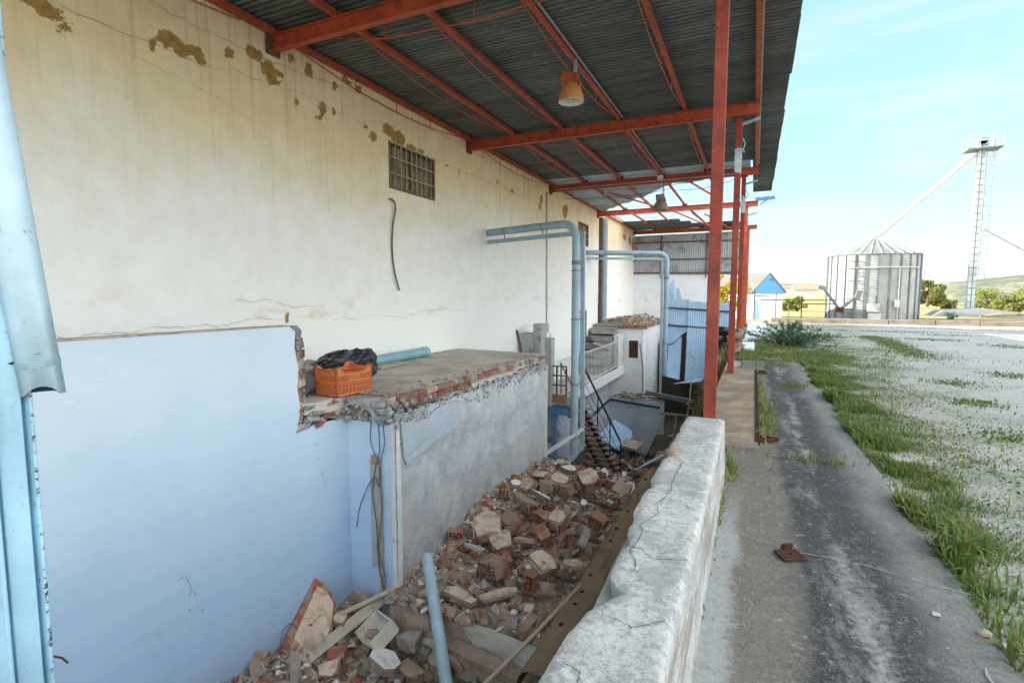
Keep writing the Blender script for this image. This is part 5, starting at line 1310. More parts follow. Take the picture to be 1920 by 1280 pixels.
# ------------------------------------------------------------------ larger pieces of the demolition heap, each a thing
CH = [
 ('hollow_p', (-3.18, 6.11, -1.62), 0.62, 0.42, 0.15, (8, 10, -62), 'longest cream faced brick slab sloping beside the grey annex side'),
 ('hollow_p', (-2.85, 5.84, -1.68), 0.42, 0.3, 0.16, (14, 6, -58), 'cream faced brick lump touching the foot of the longest cream slab'),
 ('plate_b', (-3.09, 5.56, -1.66), 0.4, 0.34, 0.035, (-22, 14, 10), 'blue grey flake of painted plaster lying tilted by the longest cream slab'),
 ('hollow_p', (-3.29, 7.75, -1.62), 0.3, 0.26, 0.16, (48, 0, -24), 'upright cream faced block nearest the annex side at the back of the heap'),
 ('hollow_p', (-3.23, 8.16, -1.60), 0.3, 0.22, 0.14, (12, -8, -10), 'small cream topped brick block behind the upright cream block'),
 ('hollow_g', (-3.04, 7.90, -1.66), 0.26, 0.22, 0.2, (0, 10, 30), 'grey broken block right of the upright cream block'),
 ('hollow_p', (-2.86, 8.11, -1.62), 0.34, 0.28, 0.17, (16, 8, -30), 'notched cream topped block in the middle of the far heap'),
 ('hollow_p', (-2.43, 8.36, -1.60), 0.44, 0.36, 0.2, (14, 16, -48), 'largest cream topped block at the far right of the heap'),
 ('plate_w', (-2.89, 8.72, -1.60), 0.34, 0.24, 0.1, (10, 8, -20), 'small white topped lump below the leaning pale plank'),
 ('hollow_g', (-3.08, 7.11, -1.66), 0.74, 0.17, 0.2, (0, 0, -38), 'long grey rendered brick beam lying straight across the heap'),
 ('plate_w', (-2.94, 7.40, -1.62), 0.62, 0.08, 0.1, (0, 4, -26), 'thin white plaster strip lying behind the long grey brick beam'),
 ('hollow_r', (-2.62, 6.71, -1.66), 0.28, 0.2, 0.17, (0, 8, -20), 'bare red brick beside a cream face in mid heap'),
 ('hollow_p', (-2.38, 6.71, -1.64), 0.26, 0.3, 0.17, (18, 0, -14), 'cream faced block with open holes right of the bare red brick'),
 ('hollow_g', (-2.99, 6.44, -1.68), 0.4, 0.26, 0.16, (20, 4, -44), 'dusty grey brick block behind the longest cream slab'),
 ('hollow_r', (-2.45, 6.29, -1.68), 0.28, 0.2, 0.16, (24, 20, -40), 'tilted hollow brick showing its dark holes in mid heap'),
 ('plate_p', (-2.62, 6.04, -1.68), 0.36, 0.16, 0.05, (-12, 12, 34), 'narrow cream plaster shard pointing at the tilted hollow brick'),
 ('plank_s', (-1.89, 6.35, -1.64), 0.42, 0.13, 0.07, (-18, 10, -86), 'grey stone plank leaning over dark rubble at the right'),
 ('stone', (-2.14, 6.53, -1.68), 0.2, 0.16, 0.12, (0, 0, 20), 'pale stone against the leaning grey stone plank'),
 ('hollow_o', (-1.90, 7.05, -1.70), 0.26, 0.22, 0.22, (10, 20, -10), 'orange brown broken box brick near the ledge'),
 ('beam', (-1.87, 8.12, -1.56), 0.52, 0.17, 0.2, (-6, 18, 52), 'long cream topped brick beam sloping up to the parapet'),
 ('hollow_d', (-2.71, 5.34, -1.72), 0.34, 0.28, 0.2, (6, -10, -20), 'dark hollow brick block with open front holes in front of the longest slab'),
 ('hollow_r', (-2.60, 5.48, -1.72), 0.22, 0.1, 0.2, (0, 10, -50), 'thin red brick web leaning on the dark hollow block'),
 ('hollow_p', (-2.17, 5.58, -1.66), 0.36, 0.3, 0.1, (10, 18, -30), 'white topped slab with one red hole near the ledge'),
 ('plate_p', (-1.85, 5.73, -1.68), 0.38, 0.28, 0.05, (-4, -8, -20), 'flat cream flake right of the slab with the red hole'),
 ('stone_b', (-1.99, 5.20, -1.74), 0.27, 0.24, 0.2, (0, 6, -20), 'squarish brown block beside a broken red brick'),
 ('hollow_r', (-2.20, 5.28, -1.76), 0.12, 0.14, 0.22, (0, 6, -10), 'upright broken red brick left of the squarish brown block'),
 ('stone', (-1.93, 4.95, -1.80), 0.14, 0.14, 0.15, (0, 0, 10), 'angular stone in front of the squarish brown block'),
 ('stone_b', (-2.01, 4.73, -1.86), 0.16, 0.36, 0.1, (0, 0, -15), 'long brown stone at the lower edge near the pale stick'),
 ('plate_p', (-2.93, 5.22, -1.78), 0.12, 0.09, 0.04, (0, 0, 20), 'little cream tile bit among red crumbs'),
 ('plate_p', (-2.85, 4.82, -1.84), 0.55, 0.22, 0.06, (0, 0, -14), 'flat dusty slab fragment along the rusty steel beam'),
 ('plate_p', (-2.47, 4.98, -1.82), 0.62, 0.2, 0.05, (0, 0, 48), 'long cracked mortar slab beside the flat dusty fragment'),
 ('hollow_r', (-3.57, 5.90, -1.72), 0.22, 0.16, 0.1, (0, 10, 30), 'reddish brick end pressed against the annex side'),
 ('plate_w', (-2.27, 7.57, -1.68), 0.12, 0.14, 0.03, (40, 0, 10), 'small bright white shard standing on edge in the heap'),
 ('plate_w', (-3.10, 7.52, -1.70), 0.3, 0.18, 0.05, (4, 8, 20), 'white plaster flake half hidden in the heap'),
 ('hollow_g', (-2.69, 7.99, -1.68), 0.22, 0.2, 0.16, (0, 0, 60), 'grey cracked brick behind the largest cream topped block'),
 ('wallchunk', (-4.21, 3.94, -2.10), 0.62, 0.44, 0.12, (-46, 0, 62), 'big cream faced wall chunk with ragged red edge leaning on the white wall'),
 ('hollow_p', (-4.08, 4.24, -2.12), 0.15, 0.14, 0.13, (20, 10, 20), 'little white faced brick above the grey timber plank'),
 ('hollow_r', (-3.90, 3.99, -2.34), 0.2, 0.2, 0.16, (10, 0, 30), 'red hollow brick showing six dark holes under the grey plank'),
 ('hollow_p', (-3.85, 3.84, -2.38), 0.24, 0.2, 0.15, (20, -10, 35), 'white capped brick below the six hole red brick'),
 ('plate_w', (-3.40, 4.14, -2.32), 0.44, 0.34, 0.1, (-10, 10, -24), 'cracked white plaster block beside the ceramic basin'),
 ('stone_g', (-3.30, 4.48, -2.28), 0.34, 0.24, 0.26, (4, 0, -10), 'upright grey concrete lump left of the leaning blue pipe'),
 ('stone_b', (-3.13, 4.22, -2.36), 0.42, 0.22, 0.07, (6, 0, -20), 'flat rough stone in front of the upright grey lump'),
 ('stone', (-4.10, 4.66, -2.10), 0.16, 0.14, 0.22, (0, 0, 0), 'dark rounded stone in the wall corner'),
 ('stone_b', (-4.14, 4.46, -2.12), 0.12, 0.1, 0.1, (0, 0, 30), 'small brown stone beside the dark rounded stone'),
 ('stone_g', (-4.10, 3.73, -2.44), 0.26, 0.2, 0.18, (0, 0, 20), 'grey lump half under the lower end of the grey plank'),
 ('stone_g', (-4.22, 3.63, -2.45), 0.14, 0.14, 0.14, (0, 0, 20), 'pale lump nearest the picture bottom by the white wall'),
 ('stone_b', (-2.86, 4.44, -2.50), 0.22, 0.2, 0.2, (0, 0, 0), 'round tan rock right of the leaning blue pipe'),
 ('stone_g', (-3.16, 4.58, -2.40), 0.2, 0.18, 0.14, (0, 0, 0), 'pinkish grey rock hidden behind the leaning blue pipe'),
 ('stone', (-2.57, 4.92, -2.50), 0.18, 0.15, 0.12, (0, 0, 0), 'brown cobble between the blue pipe and the pale stick'),
 ('stone_g', (-2.70, 4.67, -2.50), 0.16, 0.12, 0.16, (0, 0, 40), 'split grey stone right of the round tan rock'),
]
def axes(r, s=(1, 1, 1)): return r @ V((1, 0, 0)), r @ V((0, 1, 0)), r @ V((0, 0, 1))
def blob_outline(L, W, n=14, j=.16):
    out = []; n = max(7, int(n * .6)); o_ = random.uniform(0, 6)
    for i in range(n):
        a = o_ + 2 * math.pi * (i + random.uniform(-.32, .32)) / n
        c, s_ = math.cos(a), math.sin(a); q = 1 / max(abs(c), abs(s_)) ** .8
        k = q * (1 - random.uniform(0, j)); out.append((min(1, max(-1, c * k)) * L / 2, min(1, max(-1, s_ * k)) * W / 2))
    return out
def chunk(kind, c, L, W, Hh, ro, label):
    L *= .88; W *= .86; Hh *= .9
    k = kind.split('_'); r = rot(*ro); c = V(c); ax, ay, az = axes(r)
    names = {'hollow': ('broken_brick', 'brick chunk'), 'plate': ('plaster_slab', 'plaster chunk'), 'stone': ('rubble_stone', 'stone'), 'plank': ('stone_plank', 'stone'), 'beam': ('broken_brick', 'brick chunk'), 'wallchunk': ('wall_chunk', 'wall chunk')}
    nm, cat = names[k[0]]; grp = 'large pieces of the demolition heap'
    if k[0] in ('hollow', 'beam', 'wallchunk'):
        T = thing(nm, c - V((0, 0, Hh / 2)), label, cat, grp)
        v = k[1] if len(k) > 1 else 'p'
        bmat = M['brick'] if v in ('r', 'o') else M['brick_dk']
        tp = .018 if v in ('p', 'g', 'o') else 0
        mb = MB(); t = .011
        nu = max(2, round(W / .055)); nv = max(2, round((Hh - tp) / .065))
        o = c - ax * L / 2 - ay * W / 2 - az * Hh / 2
        if L > W * 1.8:
            mb.hollow(o, ax, ay, az, L, W, Hh - tp, min(nu, 4), nv, t, 0, .10 * L)
        else:
            mb.hollow(o + ay * W, -ay, ax, az, W, L, Hh - tp, max(2, round(L / .055)), nv, t, 0, .12 * W)
        mb.build('brick_core', bmat, T)
        if tp:
            pl = blob_outline(L * 1.16, W * 1.16, 18, .30)
            mb = MB(); mb.prism([c + ax * a + ay * b + az * (Hh / 2 - tp) for a, b in pl], az * tp)
            mb.build('plaster_face', {'p': M['plaster'], 'g': M['stone'], 'o': M['timber_br']}[v], T)
            if 'red hole' in label:
                mb = MB(); mb.bx(-.028, .028, -.022, .022, -.004, .003)
                mb.v = [tuple(c + r @ V((p[0] + L * .12, p[1] - W * .08, p[2] + Hh / 2))) for p in mb.v]; mb.build('brick_spot', M['brick'], T)
        if v == 'p' and random.random() < .6:
            mb = MB(); mb.prism([c - ay * (W / 2 + .004) + ax * a + az * b for a, b in blob_outline(L * .9, Hh * 1.1, 14, .3)], -ay * .012); mb.build('render_face', M['plaster'], T)
        if v == 'g':      # rendered front cheek
            mb = MB(); mb.prism([c - ay * (W / 2 + .004) + ax * a + az * b for a, b in blob_outline(L, Hh, 14, .1)], -ay * .014); mb.build('render_face', M['stone'], T)
        return T
    mb = MB()
    if k[0] == 'plate':
        pl = blob_outline(L, W, 13, .28)
        mb.prism([c + ax * a + ay * b - az * Hh / 2 for a, b in pl], az * Hh, 0, 1)
        mt = {'p': M['plaster'], 'w': M['plaster_w'], 'b': M['plaster_b']}[k[1]]
        o = mb.build(nm, [mt, M['stone']], None, bevel=.002, seg=1)
    elif k[0] == 'plank':
        mb.box(c, (L, W, Hh), r, 0, .012); o = mb.build(nm, M['stone_g'], None, bevel=.008, seg=2)
    else:
        mb.lump(c, (L, W, Hh), r, 0, .30); o = mb.build(nm, {'b': M['stone'], 'g': M['stone_g']}.get(k[1] if len(k) > 1 else 'b', M['stone']), None, bevel=.012, seg=2)
    return tag(o, label, cat, grp)
for kind, c, L, W, Hh, ro, lb in CH:
    if kind == 'beam':
        chunk('hollow_p', c, L, W, Hh, ro, lb)
    elif kind == 'wallchunk':
        T = thing('wall_chunk', V(c) - V((0, 0, .25)), lb, 'wall chunk', 'large pieces of the demolition heap')
        # a slab of wall leaning on the white partition, face towards the yard
        u = V((.16, .87, .30)).normalized(); n_ = V((.80, -.33, .50)); n_ -= u * n_.dot(u); n_.normalize(); v_ = n_.cross(u).normalized()
        if v_.z < 0: v_ = -v_
        c = V((-4.24, 3.93, -2.08))
        pl = [(-.34, -.16), (-.22, -.20), (-.10, -.17), (.04, -.21), (.20, -.12), (.33, .02), (.34, .16), (.30, .26), (.18, .20), (.02, .12), (-.12, .05), (-.26, -.04)]
        mb = MB(); mb.prism([c + u * a * 1.06 + v_ * b * 1.1 for a, b in pl], n_ * .02); mb.build('plaster_face', M['plaster'], T)
        mb = MB()
        pl2 = [(-.38, -.20), (-.30, -.27), (-.16, -.22), (.06, -.24), (.24, -.13), (.36, .02), (.37, .20), (.32, .33), (.16, .25), (-.02, .16), (-.16, .10), (-.32, .0)]
        mb.prism([c + u * a * 1.1 + v_ * b * 1.12 - n_ * .10 for a, b in pl2], n_ * .097)
        for i in range(24):
            t = random.uniform(-.4, .36); s_ = (-.24 if random.random() < .6 else .0) + .2 * t
            mb.box(c + u * t + v_ * (s_ + random.uniform(-.02, .02)) - n_ * random.uniform(.0, .05), (.05, .012, .09), rot(random.uniform(0, 360), random.uniform(-30, 30), random.uniform(0, 180)))
        mb.build('brick_core', M['brick'], T)
    else: chunk(kind, c, L, W, Hh, ro, lb)

# rusty beam along the broken floor edge, ledges, leaning pipe, stick, timber
small('steel_beam', 'short rusty channel beam along the broken floor edge beside the leaning blue pipe', 'beam', lambda m: m.ibeam((-3.66, 4.87, -1.97), (-2.60, 4.69, -2.0), .10, .10, .014), M['rust'])
g = gridmesh('floor_edge_wall', steps(-3.75, -1.4, .06), steps(-2.8, -1.98, .06), lambda x, z: (x, 4.74 - .20 * (x + 3.7) / 2.2 + .02 * fb(x, z, 3, 4, 4) - (.10 if z < -2.32 else 0), z))
g.materials.append(M['slab']); g.polygons.foreach_set('use_smooth', np.ones(len(g.polygons), bool)); tag(link('floor_edge_wall', g), 'stained concrete face under the broken floor edge in front', 'wall')
mb = MB()
mb.box((-2.15, 4.47, -2.30), (1.35, .17, .17), rot(0, 1.5, -5), 0, .015); mb.lump((-2.7, 4.46, -2.28), (.3, .2, .2), None, 0, .3)
tag(mb.build('concrete_sill', M['stone'], None, bevel=.01), 'mossy concrete sill crossing below the rusty beam', 'sill')
LG = thing('concrete_ledge', (-1.6, 7, -1.9), 'brown earthy ledge with bolt holes along the foot of the parapet side', 'ledge')
def lg(u, y):
    prof = [(-1.78, -1.98), (-1.74, -1.80), (-1.70, -1.735), (-1.56, -1.70), (-1.46, -1.72), (-1.40, -1.75), (-.9, -1.70)]
    i = min(int(u), 5); t = u - i; a, b = prof[i], prof[i + 1]
    return (a[0] + (b[0] - a[0]) * t + .018 * fb(y, u, 0, 4, 3), y, a[1] + (b[1] - a[1]) * t + .014 * fb(y, u, 8, 4, 4))
g = gridmesh('ledge', steps(0, 6, .25), steps(3.9, 11, .07), lg); g.materials.append(M['earth']); g.polygons.foreach_set('use_smooth', np.ones(len(g.polygons), bool)); link('ledge', g, LG)
M['ledge'] = basic('brown ledge earth', (.23, .165, .095), .25, 3, .95, 0, ((.15, .11, .07), .4, 2.5), .5, 26)
g.materials[0] = M['ledge']
mb = MB()
for y in (4.62, 5.0, 5.25, 5.62, 6.55, 6.95, 7.6, 8.3, 9.1, 9.9):
    mb.lathe((-1.60 + random.uniform(-.02, .02), y, -1.703), [(.0, .002), (.020, .004), (.027, -.004), (.027, -.02)], 8)
mb.build('bolt_hole', M['dark'], LG)
for (a, b) in (((-1.74, 6.55), (-2.25, 6.75)), ((-1.74, 7.75), (-2.3, 7.95)), ((-1.74, 5.5), (-2.2, 5.66))):
    mb = MB(); mb.bar((a[0], a[1], -1.76), (b[0], b[1], -1.80), .07, .03)
    tag(mb.build('timber_batten', M['rust_rail'], None), {6.55: 'dark batten at the ledge below the orange brown brick', 7.75: 'dark batten below the sloping cream beam', 5.5: 'dark batten below the flat cream flake'}[a[1]], 'batten')
T = thing('plastic_pipe', (-2.95, 4.5, -2.5), 'long blue grey pipe leaning steeply across the front of the rubble', 'pipe')
mb = MB(); a, b = V((-3.33, 4.86, -1.48)), V((-2.58, 4.12, -2.52)); mb.tube([a.lerp(b, t / 6) for t in range(7)], .066, 20); mb.build('tube', M['bluepipe'], T, auto=50)
small('wooden_stick', 'pale round stick slanting from the ledge down to the picture bottom', 'stick', lambda m: m.tube([(-1.60, 5.24, -1.63), (-1.85, 4.7, -1.86), (-2.18, 4.0, -2.13)], .021, 10), M['stick'], smooth=True)
small('timber_plank', 'long grey timber plank sloping across the lower left rubble', 'plank', lambda m: m.bar((-3.86, 4.70, -2.07), (-4.20, 3.46, -2.36), .125, .035, (.5, 0, .8)), M['timber'], .004)
small('timber_plank', 'thin split lath lying behind the long grey timber plank', 'plank', lambda m: m.bar((-3.66, 4.78, -1.90), (-4.15, 4.25, -2.10), .05, .025, (.5, 0, .8)), M['timber'], .002)
cable('bent_wire', [(-4.32, 3.62, -2.14), (-4.34, 3.7, -1.98), (-4.33, 3.8, -1.96), (-4.3, 3.84, -2.05)], .006, M['cable'], 'bent dark wire standing beside the ragged wall chunk', 'wire')
# broken ceramic basin
BS = thing('ceramic_basin', (-3.66, 4.32, -2.35), 'broken white ceramic basin lying on its back below the grey plank', 'basin')
u = V((.89, -.42, .18)).normalized(); n_ = V((.30, -.55, .78)); n_ = (n_ - u * n_.dot(u)).normalized(); v_ = n_.cross(u)
c = V((-3.68, 4.33, -2.16)); mb = MB(); Wd, Hd, dp, th = .36, .30, .13, .022
q = lambda a, b, d: c + u * a * Wd / 2 + v_ * b * Hd / 2 + n_ * d
mb.prism([q(-1, -1, -dp), q(1, -.9, -dp), q(1, 1, -dp), q(-1, 1, -dp)], n_ * th)
for (a, b) in (((-1, -1), (1, -.95)), ((1, -.95), (1.05, 1)), ((1.05, 1), (-1, 1)), ((-1, 1), (-1, -1))):
    if a == (-1, -1): continue
    p0, p1 = q(*a, -dp), q(*b, -dp); mb.prism([p0, p1, p1 + n_ * dp * 1.3, p0 + n_ * dp * random.uniform(.9, 1.3)], (p1 - p0).cross(n_).normalized() * th)
mb.build('bowl', M['white_cer'], BS, bevel=.005)
mb = MB(); mb.lump(q(-.2, -.2, -dp + .05), (.24, .18, .07), None, 0, .3); mb.build('dirt_fill', M['stone'], BS)

# small loose debris nobody could count
def scatter(name, label, n, region, sizes, mats, weights, zoff=.0):
    mb = MB()
    for i in range(n):
        x, y = region(); s_ = sizes[0] + (sizes[1] - sizes[0]) * random.random() ** 2.3
        d = (s_ * random.uniform(.8, 1.7), s_ * random.uniform(.6, 1.1), s_ * random.uniform(.3, .8))
        z = pit_z(x, y) + .035 * fb(x, y, 7, 4, 4) + d[2] * .25 + zoff
        m = random.choices(range(len(mats)), weights)[0]
        r_ = rot(random.uniform(-50, 50), random.uniform(-50, 50), random.uniform(0, 180))
        if random.random() < .35: mb.box((x, y, z), (d[0], d[1] * .8, d[2] * .35), r_, m, s_ * .12)
        else: mb.lump((x, y, z), d, r_, m, .4)
    return tag(mb.build(name, mats), label, 'rubble', kind='stuff')
mb = MB()
for i in range(150):
    x = min(-1.85, -3.6 + abs(random.gauss(0, .8))); y = random.uniform(5.25, 10.2) if i % 3 else random.uniform(6.5, 9.8)
    s_ = random.uniform(.07, .19); r_ = rot(random.uniform(-60, 60), random.uniform(-60, 60), random.uniform(0, 180)); ax, ay, az = axes(r_)
    c = V((x, y, pit_z(x, y) + .04 + s_ * .22)); t = random.random()
    if t < .42: mb.hollow(c - ax * s_ / 2 - ay * s_ * .45 - az * s_ * .3, ax, ay, az, s_, s_ * .9, s_ * .6, 3, 2, .010, random.choice((0, 1)), s_ * .3)
    elif t < .75: mb.prism([c + ax * a + ay * b for a, b in blob_outline(s_ * 1.5, s_ * 1.1, 12, .35)], az * random.uniform(.02, .05), random.choice((2, 2, 5)), 3)
    else: mb.lump(c, (s_, s_ * .8, s_ * .6), r_, random.choice((0, 3, 4)), .4)
tag(mb.build('brick_rubble', [M['brick'], M['brick_dk'], M['plaster'], M['stone_g'], M['stone'], M['plaster_w']]), 'middling broken bricks and plaster bits strewn through the heap', 'rubble', kind='stuff')
RM = [M['brick'], M['brick_dk'], M['plaster'], M['stone_g'], M['stone'], M['plaster_w']]
scatter('brick_rubble', 'mixed crumbs of red brick and plaster over the pit floor', 9500, lambda: (min(-1.8, -3.68 + abs(random.gauss(0, .85))), random.uniform(4.6, 10.3)), (.012, .17), RM + [M['earth']], (4, 5, 4, 6, 7, 2, 4))
scatter('brick_rubble', 'heaped grey and red crumbs along the foot of the annex side', 1600, lambda: (-3.68 + abs(random.gauss(0, .16)), random.uniform(4.75, 9.9)), (.02, .10), RM, (5, 5, 2, 4, 3, 1), .03)
scatter('stone_rubble', 'dark stones and crumbs filling the lower front of the pit', 3200, lambda: (random.uniform(-4.36, -1.6), random.uniform(3.0, 4.7)), (.03, .18), RM, (2, 3, 2, 6, 6, 2))
scatter('brick_rubble', 'brown debris scattered round the foot of the staircase', 2600, lambda: (random.uniform(-4.9, -1.3), random.uniform(10.6, 18.5)), (.03, .30), RM + [M['earth_dk']], (3, 5, 2, 3, 6, 1, 8))

# ------------------------------------------------------------------ things on the annex roof
CR = thing('plastic_crate', (-4.45, 4.86, ST), 'orange plastic harvest crate standing at the broken edge of the annex roof', 'crate')
ca, cb_ = V((-4.33, 4.545, ST)), V((-4.74, 4.60, ST)); cl = V((-4.285, 5.09, ST))
ux = V((-.99, .13, 0)).normalized(); uy = V((.13, .99, 0)).normalized()
CW, CL, CHh = .40, .56, .34
def cp(a, b, z, infl=0.0):
    k = .94 + .06 * z / CHh
    ctr = ca + ux * CW / 2 + uy * CL / 2
    return ctr + ux * (a - .5) * CW * k + uy * (b - .5) * CL * k + V((0, 0, z))
def cwall(p, q, dip):
    """slatted crate wall from corner p to q (0..1 coords)"""
    mb = MB(); N = 9
    f = lambda t, z: cp(p[0] + (q[0] - p[0]) * t, p[1] + (q[1] - p[1]) * t, z)
    nrm = (f(1, .1) - f(0, .1)).cross(V((0, 0, 1))).normalized()
    for z0, z1 in ((.0, .03), (.085, .10), (.155, .175), (.235, .25)): mb.prism([f(.03, z0), f(.97, z0), f(.97, z1), f(.03, z1)], nrm * .012)
    top = lambda t: CHh - (dip * ramp01(t, .12, .24) * ramp01(1 - t, .12, .24))
    for i in range(14):
        t0, t1 = .03 + .94 * i / 14, .03 + .94 * (i + 1) / 14
        mb.prism([f(t0, .25), f(t1, .25), f(t1, top(t1)), f(t0, top(t0))], nrm * .010)
        mb.prism([f(t0, top(t0) - .02), f(t1, top(t1) - .02), f(t1, top(t1)), f(t0, top(t0))], nrm * .022)
    for i in range(N + 1):
        t = .04 + .92 * i / N; mb.prism([f(t - .008, .0), f(t + .008, .0), f(t + .008, .25), f(t - .008, .25)], nrm * .016)
    for z in (.045, .065, .118, .137, .19, .213): mb.prism([f(.03, z), f(.97, z), f(.97, z + .009), f(.03, z + .009)], nrm * .006)
    mb.prism([f(.0, .0), f(.06, .0), f(.06, CHh), f(.0, CHh)], nrm * .020); mb.prism([f(.94, .0), f(1, .0), f(1, CHh), f(.94, CHh)], nrm * .020)
    if dip > .03: mb.prism([f(.36, .175), f(.66, .175), f(.66, .232), f(.36, .232)], nrm * .019)
    return mb
for (p, q, dp) in (((0, 0), (1, 0), .035), ((0, 1), (0, 0), .06), ((1, 0), (1, 1), .06), ((1, 1), (0, 1), .035)):
    cwall(p, q, dp).build('side_panel', M['crate'], CR)
mb = MB(); mb.prism([cp(0.02, 0.02, .004), cp(.98, .02, .004), cp(.98, .98, .004), cp(.02, .98, .004)], (0, 0, .012)); mb.build('base', M['crate'], CR)
mb = MB()
bz = bmesh.new(); bmesh.ops.create_icosphere(bz, subdivisions=4, radius=1)
for v in bz.verts:
    p = v.co.copy(); d = 1 + .30 * fb(p.x, p.y, p.z, 4, 1.7) + .12 * abs(fb(p.x, p.y, p.z, 3, 5))
    lean = p.y
    v.co = V((p.x * .20 * d, p.y * .52 * d, max(-.25, p.z * (.20 + .13 * max(0, p.y)) * d)))
me = bpy.data.meshes.new('rubbish_bag'); bz.to_mesh(me); bz.free(); me.materials.append(M['black']); me.transform(Matrix.Translation((-4.92, 5.35, ST + .24)))
tag(link('rubbish_bag', me, None), 'crumpled black plastic rubbish bag behind the orange crate', 'bag')
small('drum', 'dark blue drum lying half hidden left of the orange crate', 'drum', lambda m: m.tube([(-4.78, 4.42, ST + .14), (-4.95, 5.0, ST + .14)], .14, 18), M['cable'], .01)
small('cardboard_tube', 'tan board lying behind the dark blue drum', 'board', lambda m: m.bar((-4.85, 4.5, ST + .30), (-5.3, 5.2, ST + .30), .2, .02, (0, .3, 1)), M['timber'])
T = thing('plastic_pipe', (-5.7, 7.5, ST), 'faded teal pipe lying on the annex roof along the long wall', 'pipe')
mb = MB(); mb.tube([(-5.62, 6.2, ST + .09), (-5.70, 7.0, ST + .09), (-5.78, 8.45, ST + .09)], .085, 18); mb.build('tube', M['pipeteal'], T, auto=40)
mb = MB(); mb.tube([(-5.776, 8.38, ST + .09), (-5.782, 8.52, ST + .09)], .098, 18); mb.build('socket', M['pipeteal'], T, auto=40)
small('timber_plank', 'weathered board lying beside the faded teal pipe', 'plank', lambda m: (m.bar((-5.45, 6.3, ST + .03), (-5.52, 7.3, ST + .03), .14, .035), m.bar((-5.36, 6.6, ST + .02), (-5.42, 7.4, ST + .02), .05, .03)), M['timber'], .004)
mb = MB()
for i in range(240):
    t = random.random(); edge = random.random()
    if edge < .45: x, y = SX - .12 - abs(random.gauss(0, .10)), random.uniform(FY, EY)
    elif edge < .75: x, y = random.uniform(XA + .05, SX - .1), FY + .05 + abs(random.gauss(0, .10))
    else: x, y = -5.93 + abs(random.gauss(0, .12)), random.uniform(5, 9.8)
    s_ = random.uniform(.008, .035); mb.lump((x, y, ST + s_ * .3), (s_ * 1.5, s_, s_), rot(0, 0, random.uniform(0, 180)), random.choice((0, 0, 1)), .3)
tag(mb.build('grit', [M['stone_g'], M['brick_dk']]), 'grit and crumbs along the edges of the annex roof', 'grit', kind='stuff')

# ------------------------------------------------------------------ things on the path
RP = thing('steel_plate', (.24, 3.28, .01), 'small square rusty base plate lying loose on the path', 'plate')
r = rot(0, 0, 28); mb = MB(); mb.box((.24, 3.28, .022), (.135, .115, .012), r); mb.build('plate', M['rust'], RP, bevel=.002)
mb = MB(); mb.box((.23, 3.335, .045), (.05, .012, .04), rot(10, 0, 28)); mb.box((.205, 3.33, .04), (.02, .014, .03), rot(10, 10, 28)); mb.build('lug', M['rust'], RP)
mb = MB()
for a, b in ((-.045, -.035), (.045, -.035), (.045, .035), (-.045, .035), (0, 0)):
    p = V((.24, 3.28, .0285)) + r @ V((a, b, 0)); mb.lathe(p, [(.0, .0006), (.011 if a == 0 else .007, .0006)], 10)
mb.build('bolt_hole', M['dark'], RP)
small('steel_edge_strip', 'rusty steel strip edging the raised brown slab', 'edge strip', lambda m: (m.bx(.09, .105, 5.72, 11.4, .0, .055), m.bx(.06, .09, 5.72, 11.4, .032, .042)), M['rust'], .002)
small('steel_bracket', 'rusty bracket lying at the near end of the steel strip', 'bracket', lambda m: (m.box((.17, 5.85, .03), (.16, .03, .03), rot(0, 0, 20)), m.box((.22, 5.95, .03), (.14, .03, .03), rot(0, 0, -20)), m.box((.13, 5.9, .03), (.03, .16, .03), rot(0, 0, 10))), M['rust'], .003)
small('steel_bracket', 'rusty bracket at the far end of the steel strip', 'bracket', lambda m: (m.box((.18, 11.0, .03), (.18, .04, .04), rot(0, 0, 20)), m.box((.2, 11.25, .03), (.14, .04, .04), rot(0, 0, -10))), M['rust'], .003)
for (x, y, s_, lb, mt) in ((.83, 2.95, .03, 'white round pebble on the path left of the two pale edge stones', 'plaster_w'), (.98, 2.87, .05, 'larger of the two pale edge stones on the path rim', 'plaster'), (1.02, 2.80, .04, 'smaller flat stone beside the larger pale edge stone', 'plaster_w'), (1.0, 2.28, .05, 'greenish white stone at the nearest path edge', 'plaster_w'), (1.03, 2.2, .05, 'pale stone just below the greenish white stone', 'plaster_w')):
    mb = MB(); mb.lump((x, y, .012), (s_ * 1.3, s_, s_ * .6), rot(0, 0, random.uniform(0, 180)), 0, .3); tag(mb.build('pebble', M[mt], None, bevel=.006), lb, 'stone')
mb = MB()
for i in range(260):
    y = 1.2 + 4 * random.random() ** 1.5; x = random.choice((random.uniform(-.14, .25), random.uniform(-.14, 1.0), -.13 + abs(random.gauss(0, .05)))); s_ = random.uniform(.002, .007)
    mb.lump((x, y, .008 + s_ * .2), (s_ * 1.4, s_, s_), None, random.choice((0, 1)), .3)
tag(mb.build('grit', [M['stone_g'], M['stone']]), 'fine grit and tiny pebbles on the near path', 'grit', kind='stuff')
